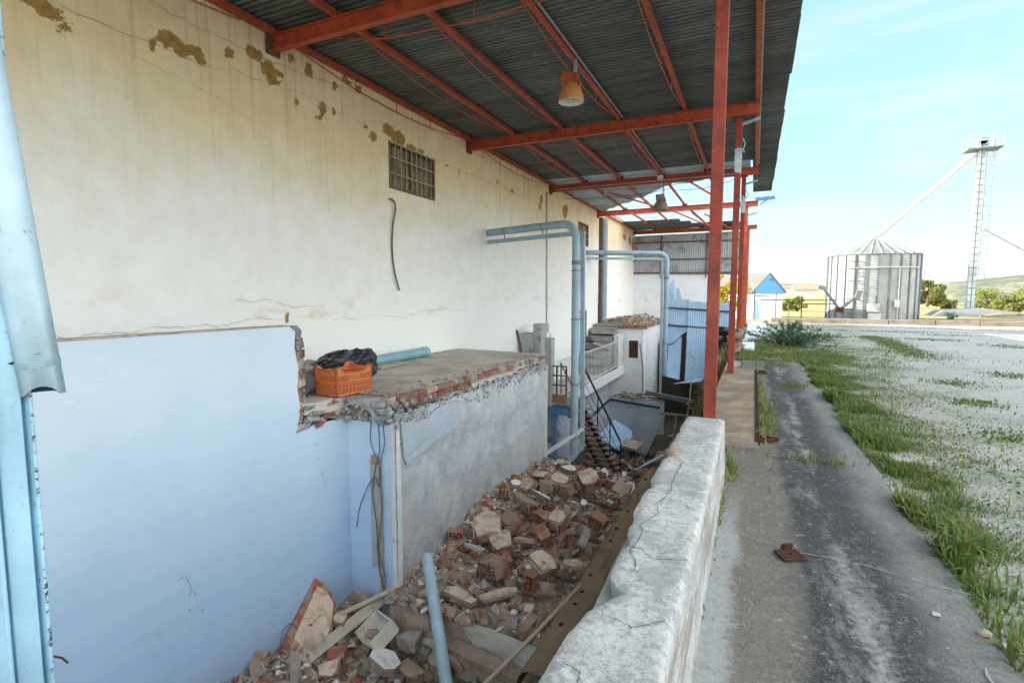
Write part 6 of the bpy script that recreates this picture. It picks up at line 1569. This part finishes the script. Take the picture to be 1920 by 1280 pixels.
# ------------------------------------------------------------------ far kerb, silo, tower
KB = thing('low_wall', (8, 34, 0), 'low dusty concrete wall crossing the far side of the yard', 'wall')
mb = MB(); x = .9
while x < 30:
    L = random.uniform(1.6, 2.4); mb.box((x + L / 2, 34.0 + .012 * (x), .08 + random.uniform(-.015, .015)), (L - .02, .5, .30), rot(0, random.uniform(-.4, .4), .7), 0, .012); x += L
mb.build('kerb_block', M['kerb'], KB, bevel=.02)
SL = thing('grain_silo', (8.45, 50, -.3), 'round galvanised grain silo with a conical ribbed roof across the yard', 'silo')
sc = V((8.45, 50.0, -.35)); SR = 3.05; EV = 4.62 - sc.z; AP = 6.05 - sc.z
mb = MB(); n = 96; rows = 120
prof = [(SR + .012 * math.sin(2 * math.pi * i / 4), EV * i / 100) for i in range(101)]
mb.lathe(sc, prof, n); mb.build('body', M['galv'], SL, smooth=True)
for i in range(26):
    a = 2 * math.pi * (i + .3) / 26; p = sc + V((math.cos(a) * (SR + .04), math.sin(a) * (SR + .04), 0))
    mb = MB(); mb.bar(p, p + V((0, 0, EV)), .10, .06, (math.cos(a), math.sin(a), 0)); mb.build('stiffener', M['galv_dark'], SL)
mb = MB(); mb.lathe(sc, [(SR + .02, EV - .06), (SR + .10, EV - .02), (.35, AP - .05), (.32, AP + .10), (.0, AP + .14)], n); rf = mb.build('roof', M['galv_roof'], SL, auto=30)
mb = MB()
for i in range(28):
    a = 2 * math.pi * i / 28; d = V((math.cos(a), math.sin(a), 0))
    mb.bar(sc + d * (SR + .09) + V((0, 0, EV + .01)), sc + d * .36 + V((0, 0, AP - .02)), .04, .07)
mb.build('roof_rib', M['galv_lite'], rf)
cd = V((-sc.x, -sc.y, 0)).normalized(); sdn = V((cd.y, -cd.x, 0))      # towards camera / to its left
def sp(off, z, out=.0):           # point on silo skin at screen offset fraction off (-1 left .. 1 right)
    a = math.asin(max(-.99, min(.99, off))); d = cd * math.cos(a) - sdn * math.sin(a)
    return V((sc.x, sc.y, sc.z)) + d * (SR + out) + V((0, 0, z)), d
if (sdn.dot(rt)) < 0: pass
else: 
    _sp = sp
    def sp(off, z, out=.0): return _sp(-off, z, out)
p, d = sp(-.38, 0, .35); t_ = d.cross(V((0, 0, 1)))
mb = MB()
for s_ in (-.2, .2): mb.bar(p + t_ * s_ + V((0, 0, .2)), p + t_ * s_ + V((0, 0, EV + .1)), .04, .04)
for k in range(16): mb.bar(p - t_ * .2 + V((0, 0, .3 + k * .29)), p + t_ * .2 + V((0, 0, .3 + k * .29)), .025, .025)
for z in (.5, 1.6, 3.0, 4.5): 
    for s_ in (-.2, .2): mb.bar(p + t_ * s_ + V((0, 0, z)), p + t_ * s_ - d * .35 + V((0, 0, z)), .05, .05)
mb.build('ladder', M['galv_dark'], SL)
p, d = sp(-.16, 0, .75); t_ = d.cross(V((0, 0, 1))); mb = MB()
for s_ in (-.3, -.05, .2, .35): mb.bar(p + t_ * s_ + V((0, 0, 2.1)), p + t_ * s_ + V((0, 0, 4.4)), .03, .03)
for z in (2.2, 2.8, 3.4, 4.0): mb.bar(p - t_ * .35 + V((0, 0, z)), p + t_ * .4 + V((0, 0, z)), .03, .03); mb.bar(p + t_ * .35 + V((0, 0, z)), p + t_ * .35 - d * .72 + V((0, 0, z)), .03, .03)
mb.build('ladder_cage', M['galv_dark'], SL)
mb = MB()
pts = [sp(o / 10, 3.95, .12)[0] for o in range(-5, 10)]; mb.tube(pts, .04, 6); mb.tube([sp(.52, 3.95, .14)[0], sp(.52, 0.0, .14)[0]], .04, 6)
mb.build('conduit', M['galv_lite'], SL)
for off, z, ww, hh, mt in ((.50, 1.25, .36, .55, 'galv_lite'), (.05, .95, .8, .62, 'galv_lite'), (.08, .3, .8, .5, 'galv_lite')):
    p, d = sp(off, z, .12); t_ = d.cross(V((0, 0, 1))); mb = MB(); mb.bar(p - V((0, 0, hh / 2)), p + V((0, 0, hh / 2)), ww, .14, d); mb.build('hatch' if ww > .5 else 'control_box', M[mt], SL, bevel=.01)
AG = thing('grain_auger', (6.4, 46.4, -.3), 'rusty pair of crossed loading augers in front of the silo', 'auger')
q0 = V((5.9, 46.2, .45)); mb = MB(); mb.tube([V((4.75, 45.9, 2.0)), q0], .10, 10); mb.tube([q0, V((7.0, 46.6, 1.55))], .12, 10); mb.build('tube', M['galv_dark'], AG)
mb = MB(); mb.box(q0 + V((0, 0, .0)), (.45, .4, .36)); mb.build('motor', M['rust'], AG, bevel=.03)
mb = MB(); mb.box((4.6, 45.85, 2.1), (.5, .4, .25), rot(0, 20, 0)); mb.box((7.05, 46.6, 1.55), (.35, .4, .7), rot(0, 15, 0)); mb.build('hopper', M['galv_dark'], AG, bevel=.03)
mb = MB(); mb.bar(q0, q0 + V((-.2, 0, -.8)), .06, .06); mb.bar(q0, q0 + V((.3, 0, -.8)), .06, .06); mb.build('leg', M['galv_dark'], AG)
TW = thing('elevator_tower', (14.65, 50, 0), 'tall slim grain elevator tower with a caged ladder and top platform', 'tower')
tp = V((14.66, 50, .05)); th = 12.35
mb = MB(); mb.bx(tp.x - .22, tp.x - .02, 49.85, 50.15, tp.z, tp.z + th); mb.bx(tp.x + .04, tp.x + .22, 49.85, 50.15, tp.z, tp.z + th)
k = 0
while k < 24: mb.bx(tp.x - .25, tp.x + .25, 49.82, 49.85, tp.z + .5 + k * .5, tp.z + .55 + k * .5, 1); k += 1
mb.build('leg', [M['galv_lite'], M['tarp']], TW)
mb = MB(); mb.bx(tp.x - .30, tp.x + .34, 49.75, 50.25, tp.z + th, tp.z + th + .30); mb.tube([(tp.x, 49.75, tp.z + th + .30), (tp.x, 50.25, tp.z + th + .30)], .28, 16); hdm = mb.build('head', M['galv'], TW, bevel=.02)
mb = MB(); mb.bx(tp.x - .95, tp.x + 1.05, 49.3, 50.6, tp.z + th - .35, tp.z + th - .25); pl_ = mb.build('platform', M['galv_dark'], TW)
mb = MB()
for xx in (-.95, -.3, .4, 1.05):
    for yy in (49.3, 50.6): mb.bar((tp.x + xx, yy, tp.z + th - .25), (tp.x + xx, yy, tp.z + th + .65), .035, .035)
for zz in (.25, .65):
    for yy in (49.3, 50.6): mb.bar((tp.x - .95, yy, tp.z + th + zz), (tp.x + 1.05, yy, tp.z + th + zz), .03, .03)
mb.build('guard_rail', M['galv_lite'], pl_)
mb = MB(); lx = tp.x + .52
for s_ in (-.2, .2): mb.bar((lx + s_, 49.9, tp.z + 2.4), (lx + s_, 49.9, tp.z + th + .7), .035, .035)
z = 2.5
while z < th: mb.bar((lx - .2, 49.9, tp.z + z), (lx + .2, 49.9, tp.z + z), .02, .02); z += .3
for z in (2.6, 3.5, 4.6, 6.2, 8, 10, 11.6): mb.bar((tp.x + .3, 49.9, tp.z + z), (lx, 49.9, tp.z + z), .04, .04)
mb.build('ladder', M['galv'], TW)
mb = MB(); z = 3.0
while z < th:
    mb.tube([V((lx + .0 + .36 * math.cos(a), 49.9 - .36 * math.sin(a), tp.z + z)) for a in [math.pi * q / 8 for q in range(9)]], .014, 4); z += .7
for a in (.3, 1.57, 2.8): mb.bar((lx + .36 * math.cos(a), 49.9 - .36 * math.sin(a), tp.z + 3), (lx + .36 * math.cos(a), 49.9 - .36 * math.sin(a), tp.z + th), .02, .02)
mb.build('ladder_cage', M['galv'], TW)
T = thing('grain_spout', (11.5, 50, 6.5), 'long pale spout slanting from the tower head down to the silo peak', 'spout')
mb = MB(); mb.tube([(tp.x - .3, 50, tp.z + th - .5), (8.5, 50, 6.0)], .19, 10); mb.build('tube', M['plaster_w'], T)
T = thing('grain_spout', (18, 50, 5), 'pale spout slanting down to the right from the tower', 'spout')
mb = MB(); mb.tube([(tp.x + .6, 50.2, 6.4), (21, 51.0, 2.6)], .08, 10); mb.build('tube', M['plaster_w'], T)
T = thing('hopper_cover', (14.4, 47.5, 0), 'low grey sheeted cover at the foot of the elevator tower', 'cover')
mb = MB(); mb.prism([(11.6, 46.6, .05), (17.3, 46.8, -.1), (16.7, 46.8, .35), (14.6, 46.8, .62), (12.2, 46.6, .42)], (.3, 3.2, 0)); mb.build('sheet', M['tarp'], T)
mb = MB(); mb.tube([(14.2, 46.4, .05), (15.2, 46.45, .22), (17.1, 46.6, .26)], .10, 8); mb.build('edge_pipe', M['kerb'], T)

# ------------------------------------------------------------------ blue gabled shed, gate rails
SH = thing('gabled_shed', (.98, 45, -.4), 'small white shed with a bright blue gable and pale pitched roof', 'shed')
y0 = 45.0; xl, xr, xa, ze, za = -.67, 2.63, .98, 1.82, 3.18
mb = MB(); mb.prism([(xl + .1, y0, -.4), (xr - .1, y0, -.4), (xr - .1, y0, 1.72), (xl + .1, y0, 1.72)], (0, 9, 0)); mb.build('wall', M['whitewash'], SH)
mb = MB(); mb.prism([(xl, y0 - .05, 1.66), (xr, y0 - .05, 1.66), (xr, y0 - .05, ze), (xa, y0 - .05, za), (xl, y0 - .05, ze)], (0, .12, 0)); mb.build('gable', M['shed_blue'], SH)
mb = MB(); mb.prism([(xl - .15, y0 - .1, ze - .12), (xa, y0 - .1, za + .02), (xa, y0 - .1, za + .10), (xl - .2, y0 - .1, ze - .04)], (0, 9.3, 0)); mb.prism([(xr + .15, y0 - .1, ze - .12), (xa, y0 - .1, za + .02), (xa, y0 - .1, za + .10), (xr + .2, y0 - .1, ze - .04)], (0, 9.3, 0)); rf = mb.build('roof', M['shed_roof'], SH)
mb = MB(); mb.bx(xa + .05, xa + .5, y0 - .14, y0 - .06, 2.72, 2.8); mb.build('lamp_arm', M['galv_dark'], SH)
mb = MB(); mb.bx(-.55, .05, y0 - .03, y0 - .005, -.35, 1.2); dd = mb.build('door', M['corr_blue'], SH)
SH.rotation_euler = (0, 0, R(48))
GT = thing('gate', (2.5, 38, -.1), 'rusty red pipe gate with thin posts in front of the blue gabled shed', 'gate')
yg = 38.0
for x_, zt in ((.02, 1.85), (1.28, 1.7), (2.05, 1.25), (2.75, 1.5)):
    mb = MB(); mb.bar((x_, yg, -.1), (x_, yg, zt), .06, .06) if x_ < 1 or x_ > 2.5 else mb.bar((x_, yg, -.1), (x_, yg, zt), .035, .035); mb.build('post', M['rust'], GT)
for z_, a, b in ((1.22, .4, 4.6), (.98, 2.0, 4.6), (.02, 1.2, 3.0)):
    mb = MB(); mb.bar((a, yg, z_), (b, yg + .1, z_), .05, .06); mb.build('rail', M['rust_rail'], GT)
mb = MB(); mb.bar((.02, yg, 1.5), (.9, yg, 1.45), .04, .05); mb.build('brace', M['rust_rail'], GT)
small('loading_kerb', 'low whitewashed loading kerb beyond the path end near the red posts', 'kerb', lambda m: (m.bx(-.25, .55, 21.5, 31, -.1, .12), m.bx(-.25, .18, 18.5, 21.5, -.1, .16), m.bx(-.3, .05, 15.8, 18.5, -.1, .10)), M['whitewash'], .03)
small('litter_bag', 'white scrap of litter at the left foot of the feathery bush', 'litter', lambda m: m.lump((.32, 19.3, .12), (.28, .2, .22), rot(20, 10, 0), 0, .35), M['paperw'])
for (x, y, hh, lb) in ((20.6, 60, 1.6, 'thin fence stake standing in the dry field at the right'), (16.9, 44.6, .6, 'short dark stump post left of the grey sheeted cover')):
    small('stake', lb, 'stake', lambda m: m.bar((x, y, ground_z(x, y) - .1), (x + .03, y, hh), .07, .07), M['rust'])

# ------------------------------------------------------------------ trees and bushes
def leafcloud(n, centers, size, seed):
    """many leaf quads spread through a set of ellipsoid clumps; centers = [(c, r), ...]"""
    g = np.random.default_rng(seed)
    cs = np.array([c for c, _ in centers]); rs = np.array([r for _, r in centers])
    w_ = rs.prod(1); idx = g.choice(len(cs), n, p=w_ / w_.sum())
    d = g.normal(size=(n, 3)); d /= np.linalg.norm(d, axis=1)[:, None]
    rad = g.random(n) ** .45
    p = cs[idx] + d * rs[idx] * rad[:, None]
    a = g.normal(size=(n, 3)); a /= np.linalg.norm(a, axis=1)[:, None]
    b = np.cross(a, g.normal(size=(n, 3))); b /= np.linalg.norm(b, axis=1)[:, None]
    s = size * (.6 + .9 * g.random(n))[:, None]
    q = np.stack([p - a * s * .5, p + b * s * .22, p + a * s * .5, p - b * s * .22], 1).reshape(-1, 3)
    return q
def quads(name, q, mats, parent=None, mi=None):
    n = len(q) // 4; me = bpy.data.meshes.new(name)
    me.vertices.add(len(q)); me.vertices.foreach_set('co', q.astype(np.float32).ravel())
    me.loops.add(n * 4); me.loops.foreach_set('vertex_index', np.arange(n * 4, dtype=np.int32))
    me.polygons.add(n); me.polygons.foreach_set('loop_start', np.arange(0, n * 4, 4, dtype=np.int32))
    for m in mats: me.materials.append(m)
    if mi is not None: me.polygons.foreach_set('material_index', mi.astype(np.int32))
    me.update(calc_edges=True); me.validate()
    return link(name, me, parent)
def tree(name, base, h, r, label, leaf, n=2600, size=.28, cat='tree', seed=1, squash=.8, low=.35):
    base = V(base); g = random.Random(seed); T = thing(name, base, label, cat)
    mb = MB(); mb.tube([base - V((0, 0, .2)), base + V((.05, 0, h * .3)), base + V((.1, .05, h * .62))], r * .09, 8, r2=r * .04)
    cl = []
    for k in range(17):
        a = g.uniform(0, 6.28); t = g.uniform(low, .95); rr = r * g.uniform(.2, .95) * (1.15 - abs(t - .55))
        c = base + V((math.cos(a) * rr, math.sin(a) * rr, h * t)); cl.append((tuple(c), (r * g.uniform(.16, .42), r * g.uniform(.16, .42), r * g.uniform(.14, .36) * squash)))
        mb.tube([base + V((.05, 0, h * .3 * t + .1)), base.lerp(c, .6) + V((0, 0, h * .12)), c], r * .035, 5, r2=.008)
    mb.build('trunk', M['bark'], T, smooth=True)
    quads('crown', leafcloud(n, cl, size, seed), [leaf], T)
    return T
tree('broadleaf_tree', (-2.4, 40, -.3), 3.6, 2.0, 'bright yellow flowering tree seen between the red posts', M['yellow'], 4200, .20, seed=4, low=.2)
tree('broadleaf_tree', (21.3, 88, .2), 3.4, 2.2, 'round olive green tree standing right of the silo', M['tree'], 7000, .30, seed=8, low=.16)
for i, (x, y, h, r, lb) in enumerate(((23.6, 89, 1.5, 1.5, 'low olive shrub at the right foot of the round tree'), (25.5, 80, 2.6, 2.6, 'broad yellow green bush on the slope right of the tower'), (25.0, 74, 1.5, 1.8, 'lower bush in front of the broad bush on the slope'), (33, 90, 3.0, 3.0, 'largest bush on the slope at the right picture edge'), (4.6, 70, 1.6, 1.8, 'small shrub behind the rusty gate'))):
    tree('shrub', (x, y, ground_z(x, y) - .1), h, r, lb, M['tree'], 3600, .26, 'shrub', 30 + i, low=.12)
tree('shrub', (12.6, 46.0, -.3), 1.1, .45, 'dark weedy shrub at the left end of the grey sheeted cover', M['bush'], 500, .12, 'shrub', 55, low=.15)
tree('shrub', (18.4, 45.5, -.3), 1.0, 1.1, 'low dark shrub at the right end of the grey sheeted cover', M['tree'], 900, .14, 'shrub', 56, low=.1)
# distant village, a few pale houses
for i, (x, y, w_, d_, h_) in enumerate(((50, 205, 6, 5, 3.0), (57, 212, 8, 5, 2.6), (34, 200, 6, 5, 3), (64, 205, 5, 5, 2.8), (72, 205, 6, 5, 2.6), (13, 170, 6, 5, 2.6), (4, 175, 5, 5, 2.6), (82, 210, 7, 5, 3))):
    T = thing('house', (x, y, ground_z(x, y)), ['pale house just right of the silo below the hills', 'long white house between the silo and the tower', 'pale house half behind the silo', 'small white house just left of the tower', 'white house just right of the tower', 'white house between the shed and the silo', 'pale house behind the blue gabled shed', 'white house far right below the slope'][i], 'house', 'far white houses')
    z = ground_z(x, y) - .5; mb = MB(); mb.bx(x - w_ / 2, x + w_ / 2, y, y + d_, z, z + h_ + .5); mb.build('wall', M['bldg'], T)
    mb = MB(); mb.prism([(x - w_ / 2 - .2, y - .3, z + h_ + .5), (x - w_ / 2 - .2, y + d_ + .3, z + h_ + .5), (x - w_ / 2 - .2, y + d_ / 2, z + h_ + 1.9)], (w_ + .4, 0, 0)); mb.build('roof', M['kerb'], T)

for i in range(22):
    x = 6 + i * 4.7 + random.uniform(-1.5, 1.5); y = random.uniform(218, 262); w_ = random.uniform(3.5, 8); h_ = random.uniform(2.4, 3.6); z = ground_z(x, y) - .5
    if x > 66 and i % 2: continue
    T = thing('house', (x, y, z), 'tiny pale house among the hazy village below the far hills', 'house', 'hazy village houses')
    mb = MB(); mb.bx(x - w_ / 2, x + w_ / 2, y, y + 5, z, z + h_ + .5); mb.build('wall', M['bldg'], T)
    mb = MB(); mb.prism([(x - w_ / 2 - .2, y - .3, z + h_ + .5), (x - w_ / 2 - .2, y + 5.3, z + h_ + .5), (x - w_ / 2 - .2, y + 2.5, z + h_ + 1.6)], (w_ + .4, 0, 0)); mb.build('roof', M['kerb'], T)

# feathery bush beyond the path end
BU = thing('bush', (1.0, 18.2, 0), 'feathery dark green bush spreading over the gravel beyond the path end', 'bush')
g = np.random.default_rng(5); mb = MB(); Q = []
for k in range(95):
    a = g.uniform(0, 2 * math.pi); L = g.uniform(.55, 1.6); el = g.uniform(.12, 1.35); b0 = V((1.0 + g.normal() * .18, 18.2 + g.normal() * .3, -.02))
    d = V((math.cos(a) * math.cos(el) * 1.35, math.sin(a) * math.cos(el) * 1.1, math.sin(el) * .80))
    pts = [b0 + d * L * t + V((0, 0, -.28 * L * t * t)) for t in (0, .33, .66, 1.0)]
    mb.tube(pts, .010, 4, r2=.003)
    n = int(70 * L); 
    for q in range(n):
        t = g.random() ** .7; i = min(2, int(t * 3)); p = np.array(pts[i].lerp(pts[i + 1], t * 3 - i)); 
        v1 = g.normal(size=3) + np.array(d) * .6; v1 /= np.linalg.norm(v1); v2 = np.cross(v1, g.normal(size=3)); v2 /= np.linalg.norm(v2); s_ = g.uniform(.05, .12)
        Q += [p, p + v1 * s_ * .5 + v2 * s_ * .13, p + v1 * s_, p + v1 * s_ * .5 - v2 * s_ * .13]
mb.build('stem', M['g3'], BU); quads('foliage', np.array(Q), [M['bush']], BU)

# ------------------------------------------------------------------ grass and weeds
def grass(name, label, pts, hs, mats, probs, seed, wid=.006, kind='stuff', cat='grass', lean=.55):
    """pts (n,3) root points, hs heights -> bent blades of two quads"""
    g = np.random.default_rng(seed); n = len(pts); a = g.random(n) * 2 * math.pi
    d = np.stack([np.cos(a), np.sin(a), np.zeros(n)], 1); s = np.stack([-np.sin(a), np.cos(a), np.zeros(n)], 1)
    ln = (g.random(n) ** 1.2 * lean + .08)[:, None]; h = hs[:, None]; up_ = np.array([[0, 0, 1.0]])
    w_ = (wid * (.6 + .8 * g.random(n)))[:, None] * (.5 + h / .25)
    p0 = pts; p1 = pts + up_ * h * .6 + d * h * ln * .35; p2 = pts + up_ * h * (1 - ln * .35) + d * h * ln
    q = np.stack([p0 - s * w_, p0 + s * w_, p1 + s * w_ * .8, p1 - s * w_ * .8, p1 - s * w_ * .8, p1 + s * w_ * .8, p2 + s * w_ * .12, p2 - s * w_ * .12], 1).reshape(-1, 3)
    mi = np.repeat(g.choice(len(mats), n, p=probs), 2)
    o = quads(name, q, mats, None, mi); return tag(o, label, cat, kind=kind)
def nz(x, y, sc, ox=0): return np.array([fb(a, b, ox, 3, sc) for a, b in zip(x, y)])
GM = [M['g1'], M['g2'], M['g3']]
def field(n, xr, yr, dens, seed):
    g = np.random.default_rng(seed); x = g.uniform(*xr, n); y = g.uniform(*yr, n); k = dens(x, y) > g.random(n)
    x, y = x[k], y[k]; return np.stack([x, y, np.array([ground_z(a, b) for a, b in zip(x, y)])], 1)
edge = np.vectorize(EDGE)
# tall lush band hugging the path edge
p = field(150000, (.95, 2.3), (1.2, 13.6), lambda x, y: np.where(x > edge(np.minimum(y, 13.3)) - .03, np.exp(-((x - 1.1) / (.34 + .02 * y)) ** 2), 0) * np.clip(.5 + 1.9 * nz(x, y, 1.3), .04, 1), 1)
h_ = (.035 + .115 * np.exp(-((p[:, 0] - 1.05) / .35) ** 2)) * (.5 + .9 * np.random.default_rng(3).random(len(p))) * np.clip(.8 + .8 * nz(p[:, 0], p[:, 1], 1.6, 9), .35, 1.6)
grass('grass', 'lush green grass hugging the right edge of the path', p, h_, GM, [.70, .24, .06], 2, .0055, lean=1.1)
# broad leafy ground cover mixed through the lush band
p = field(26000, (1.0, 3.2), (1.5, 16), lambda x, y: np.exp(-((x - 1.15) / (.42 + .06 * y)) ** 2) * np.clip(.3 + 1.6 * nz(x, y, 1.2, 2), 0, 1), 21)
g = np.random.default_rng(22); n = len(p); p[:, 2] += .01 + .07 * g.random(n) * np.exp(-(p[:, 0] - 1.0))
a = g.normal(size=(n, 3)) * [1, 1, .45]; a /= np.linalg.norm(a, axis=1)[:, None]; b = np.cross(a, [0, 0, 1.0] + .4 * g.normal(size=(n, 3))); b /= np.linalg.norm(b, axis=1)[:, None]; s_ = (.018 + .035 * g.random(n))[:, None]
tag(quads('ground_weeds', np.stack([p, p + a * s_ * .5 + b * s_ * .28, p + a * s_, p + a * s_ * .5 - b * s_ * .28], 1).reshape(-1, 3), [M['g1'], M['bush']], None, g.integers(0, 2, n)), 'small leafy weeds mixed into the grass along the path', 'weeds', kind='stuff')
# broader thin weeds on the gravel
p = field(120000, (1.0, 5.2), (1.5, 20), lambda x, y: np.exp(-((x - 1.0) / (.5 + .09 * y)) ** 2) * np.clip(.02 + 2.0 * nz(x, y, .9, 4), 0, 1), 5)
h_ = .012 + .035 * np.random.default_rng(4).random(len(p)) ** 2
grass('ground_weeds', 'short thin weeds creeping over the gravel beside the grass', p, h_, GM, [.56, .34, .10], 6, .008, lean=1.5)
p = field(36000, (-.3, 3.6), (13.35, 17.6), lambda x, y: np.clip(1.15 - (x + .2) / 3.2, 0, 1) * np.clip(.6 + 1.0 * nz(x, y, 1.0, 6), .1, 1), 7)
h_ = (.03 + .08 * np.random.default_rng(8).random(len(p))) * np.clip(1.2 - .25 * p[:, 0], .3, 1.2)
grass('grass', 'yellow green grass covering the far end of the path', p, h_, GM, [.58, .38, .04], 9, .006)
tufts = [((3.98, 22.7), (.45, 1.0), 1500), ((3.85, 16.5), (.9, 1.0), 900), ((3.9, 18.2), (.35, 2.2), 2400), ((4.1, 20.6), (.35, 1.6), 2000), ((5.6, 22.5), (.8, .5), 600), ((7.2, 20.5), (.7, .6), 600), ((3.2, 11.5), (.35, .4), 400), ((2.9, 9.4), (.3, .3), 400), ((6.3, 15.2), (.7, .5), 700), ((4.6, 13), (.5, .4), 500), ((5.2, 27), (2.2, .3), 800), ((9.5, 30.5), (4, .4), 900), ((3.6, 8.2), (.4, .3), 350), ((2.6, 7.3), (.3, .35), 400), ((4.7, 10.2), (.5, .3), 400), ((6.8, 25.5), (1.0, .3), 400), ((2.4, 20.8), (.5, .3), 300)]
g = np.random.default_rng(12); P_ = []
for (c, s_, n) in tufts: 
    n = int(n * .5); xy = g.normal(size=(n, 2)) * np.array(s_) * .6 + np.array(c); P_.append(xy)
P_ = np.concatenate(P_); P_ = np.column_stack([P_, [ground_z(a, b) for a, b in P_]])
grass('weed_patches', 'scattered flat weed patches out on the gravel yard', P_, .02 + .045 * g.random(len(P_)), GM, [.72, .22, .06], 13, .016, lean=1.3)
# weeds along the steel strip and in joints of the path
P_ = []
for (c, s_, n) in (((.15, 8.0), (.02, 1.4), 420), ((.22, 7.5), (.06, .5), 330), ((.20, 6.5), (.05, .3), 200), ((.62, 9.7), (.14, .10), 200), ((.55, 5.35), (.16, .05), 120), ((.36, 12.4), (.25, .3), 300), ((-.14, 4.75), (.03, .16), 220), ((-.16, 3.6), (.008, .5), 50)):
    P_.append(g.normal(size=(n, 2)) * np.array(s_) + np.array(c))
P_ = np.concatenate(P_); P_ = np.column_stack([P_, np.zeros(len(P_))])
grass('path_weeds', 'green weeds growing out of the joints of the path', P_, .02 + .11 * g.random(len(P_)) ** 2, GM, [.66, .24, .10], 14, .006, lean=1.1)
# dry weeds on the bank below the first posts
xy = np.column_stack([-.45 - .95 * g.random(5200) ** 1.3, g.uniform(10.5, 22, 5200)]); P_ = np.column_stack([xy, [pit_z(a, b) for a, b in xy]])
grass('dry_weeds', 'brown dry weeds tangled on the bank under the blue screen', P_, .15 + .35 * g.random(len(P_)), [M['g3'], M['g2'], M['g1']], [.72, .23, .05], 15, .008, lean=1.0)
for i, (x, y, zt, lb) in enumerate(((-.95, 8.6, .55, 'tall dry stalk standing left of the nearest red post'), (-1.02, 7.2, -.1, 'bent dry stalk rising behind the parapet top'))):
    T = thing('dry_stalk', (x, y, pit_z(x, y)), lb, 'weed'); z0 = pit_z(x, y)
    mb = MB(); mb.tube([(x, y, z0), (x + .03, y + .02, (z0 + zt) / 2), (x + .12, y + .05, zt)], .012, 6, r2=.005); mb.build('stem', M['g3'], T)
    Q = []
    for q in range(26):
        t = random.random(); p = np.array([x + .12 * t, y + .05 * t, z0 + (zt - z0) * t]); v1 = g.normal(size=3); v1 /= np.linalg.norm(v1); v2 = np.cross(v1, g.normal(size=3)); v2 /= np.linalg.norm(v2); s_ = .16
        Q += [p, p + v1 * s_ * .5 + v2 * .008, p + v1 * s_, p + v1 * s_ * .5 - v2 * .008]
    quads('leaf', np.array(Q), [M['g3']], T)
# dry stems bending over the brown slab
for i, (x, y, a, L, lb) in enumerate(((-.12, 5.3, .5, .42, 'longest dry straw arching over the brown slab'), (-.06, 5.2, 1.0, .32, 'shorter dry straw leaning by the parapet end'), (-.14, 5.15, -.2, .30, 'upright dry straw at the parapet end'))):
    small('dry_straw', lb, 'straw', lambda m: m.tube([(x, y, 0), (x + .25 * L * math.sin(a), y + .1, L * .6), (x + .75 * L * math.sin(a), y + .22, L * .85)], .0045, 5, r2=.002), M['g3'])
# yellow wild flowers
for i, (x, y, h, n, lb) in enumerate(((1.42, 8.0, .30, 9, 'clump of small yellow wild flowers in the middle of the grass band'), (1.62, 5.65, .20, 5, 'yellow wild flowers at the gravel side of the nearer grass'), (1.55, 4.75, .16, 2, 'single low yellow flower nearest the camera in the grass'), (1.25, 11.2, .25, 6, 'farthest clump of yellow wild flowers by the path edge'))):
    T = thing('wild_flower', (x, y, 0), lb, 'flowers')
    for k in range(n):
        ms, mf = MB(), MB()
        p = V((x + random.gauss(0, .11), y + random.gauss(0, .16), -.03)); q = p + V((random.gauss(0, .04), random.gauss(0, .04), h * random.uniform(.7, 1.15))); ms.tube([p, p.lerp(q, .5) + V((.01, 0, 0)), q], .003, 4)
        for m in range(7):
            a = 2 * math.pi * m / 7; d = V((math.cos(a), math.sin(a), .25)); e = V((-math.sin(a), math.cos(a), 0)); mf.add([q, q + d * .012 + e * .006, q + d * .024, q + d * .012 - e * .006], [(0, 1, 2, 3)])
        mf.build('flower', M['flower'], ms.build('stem', M['g1'], T))
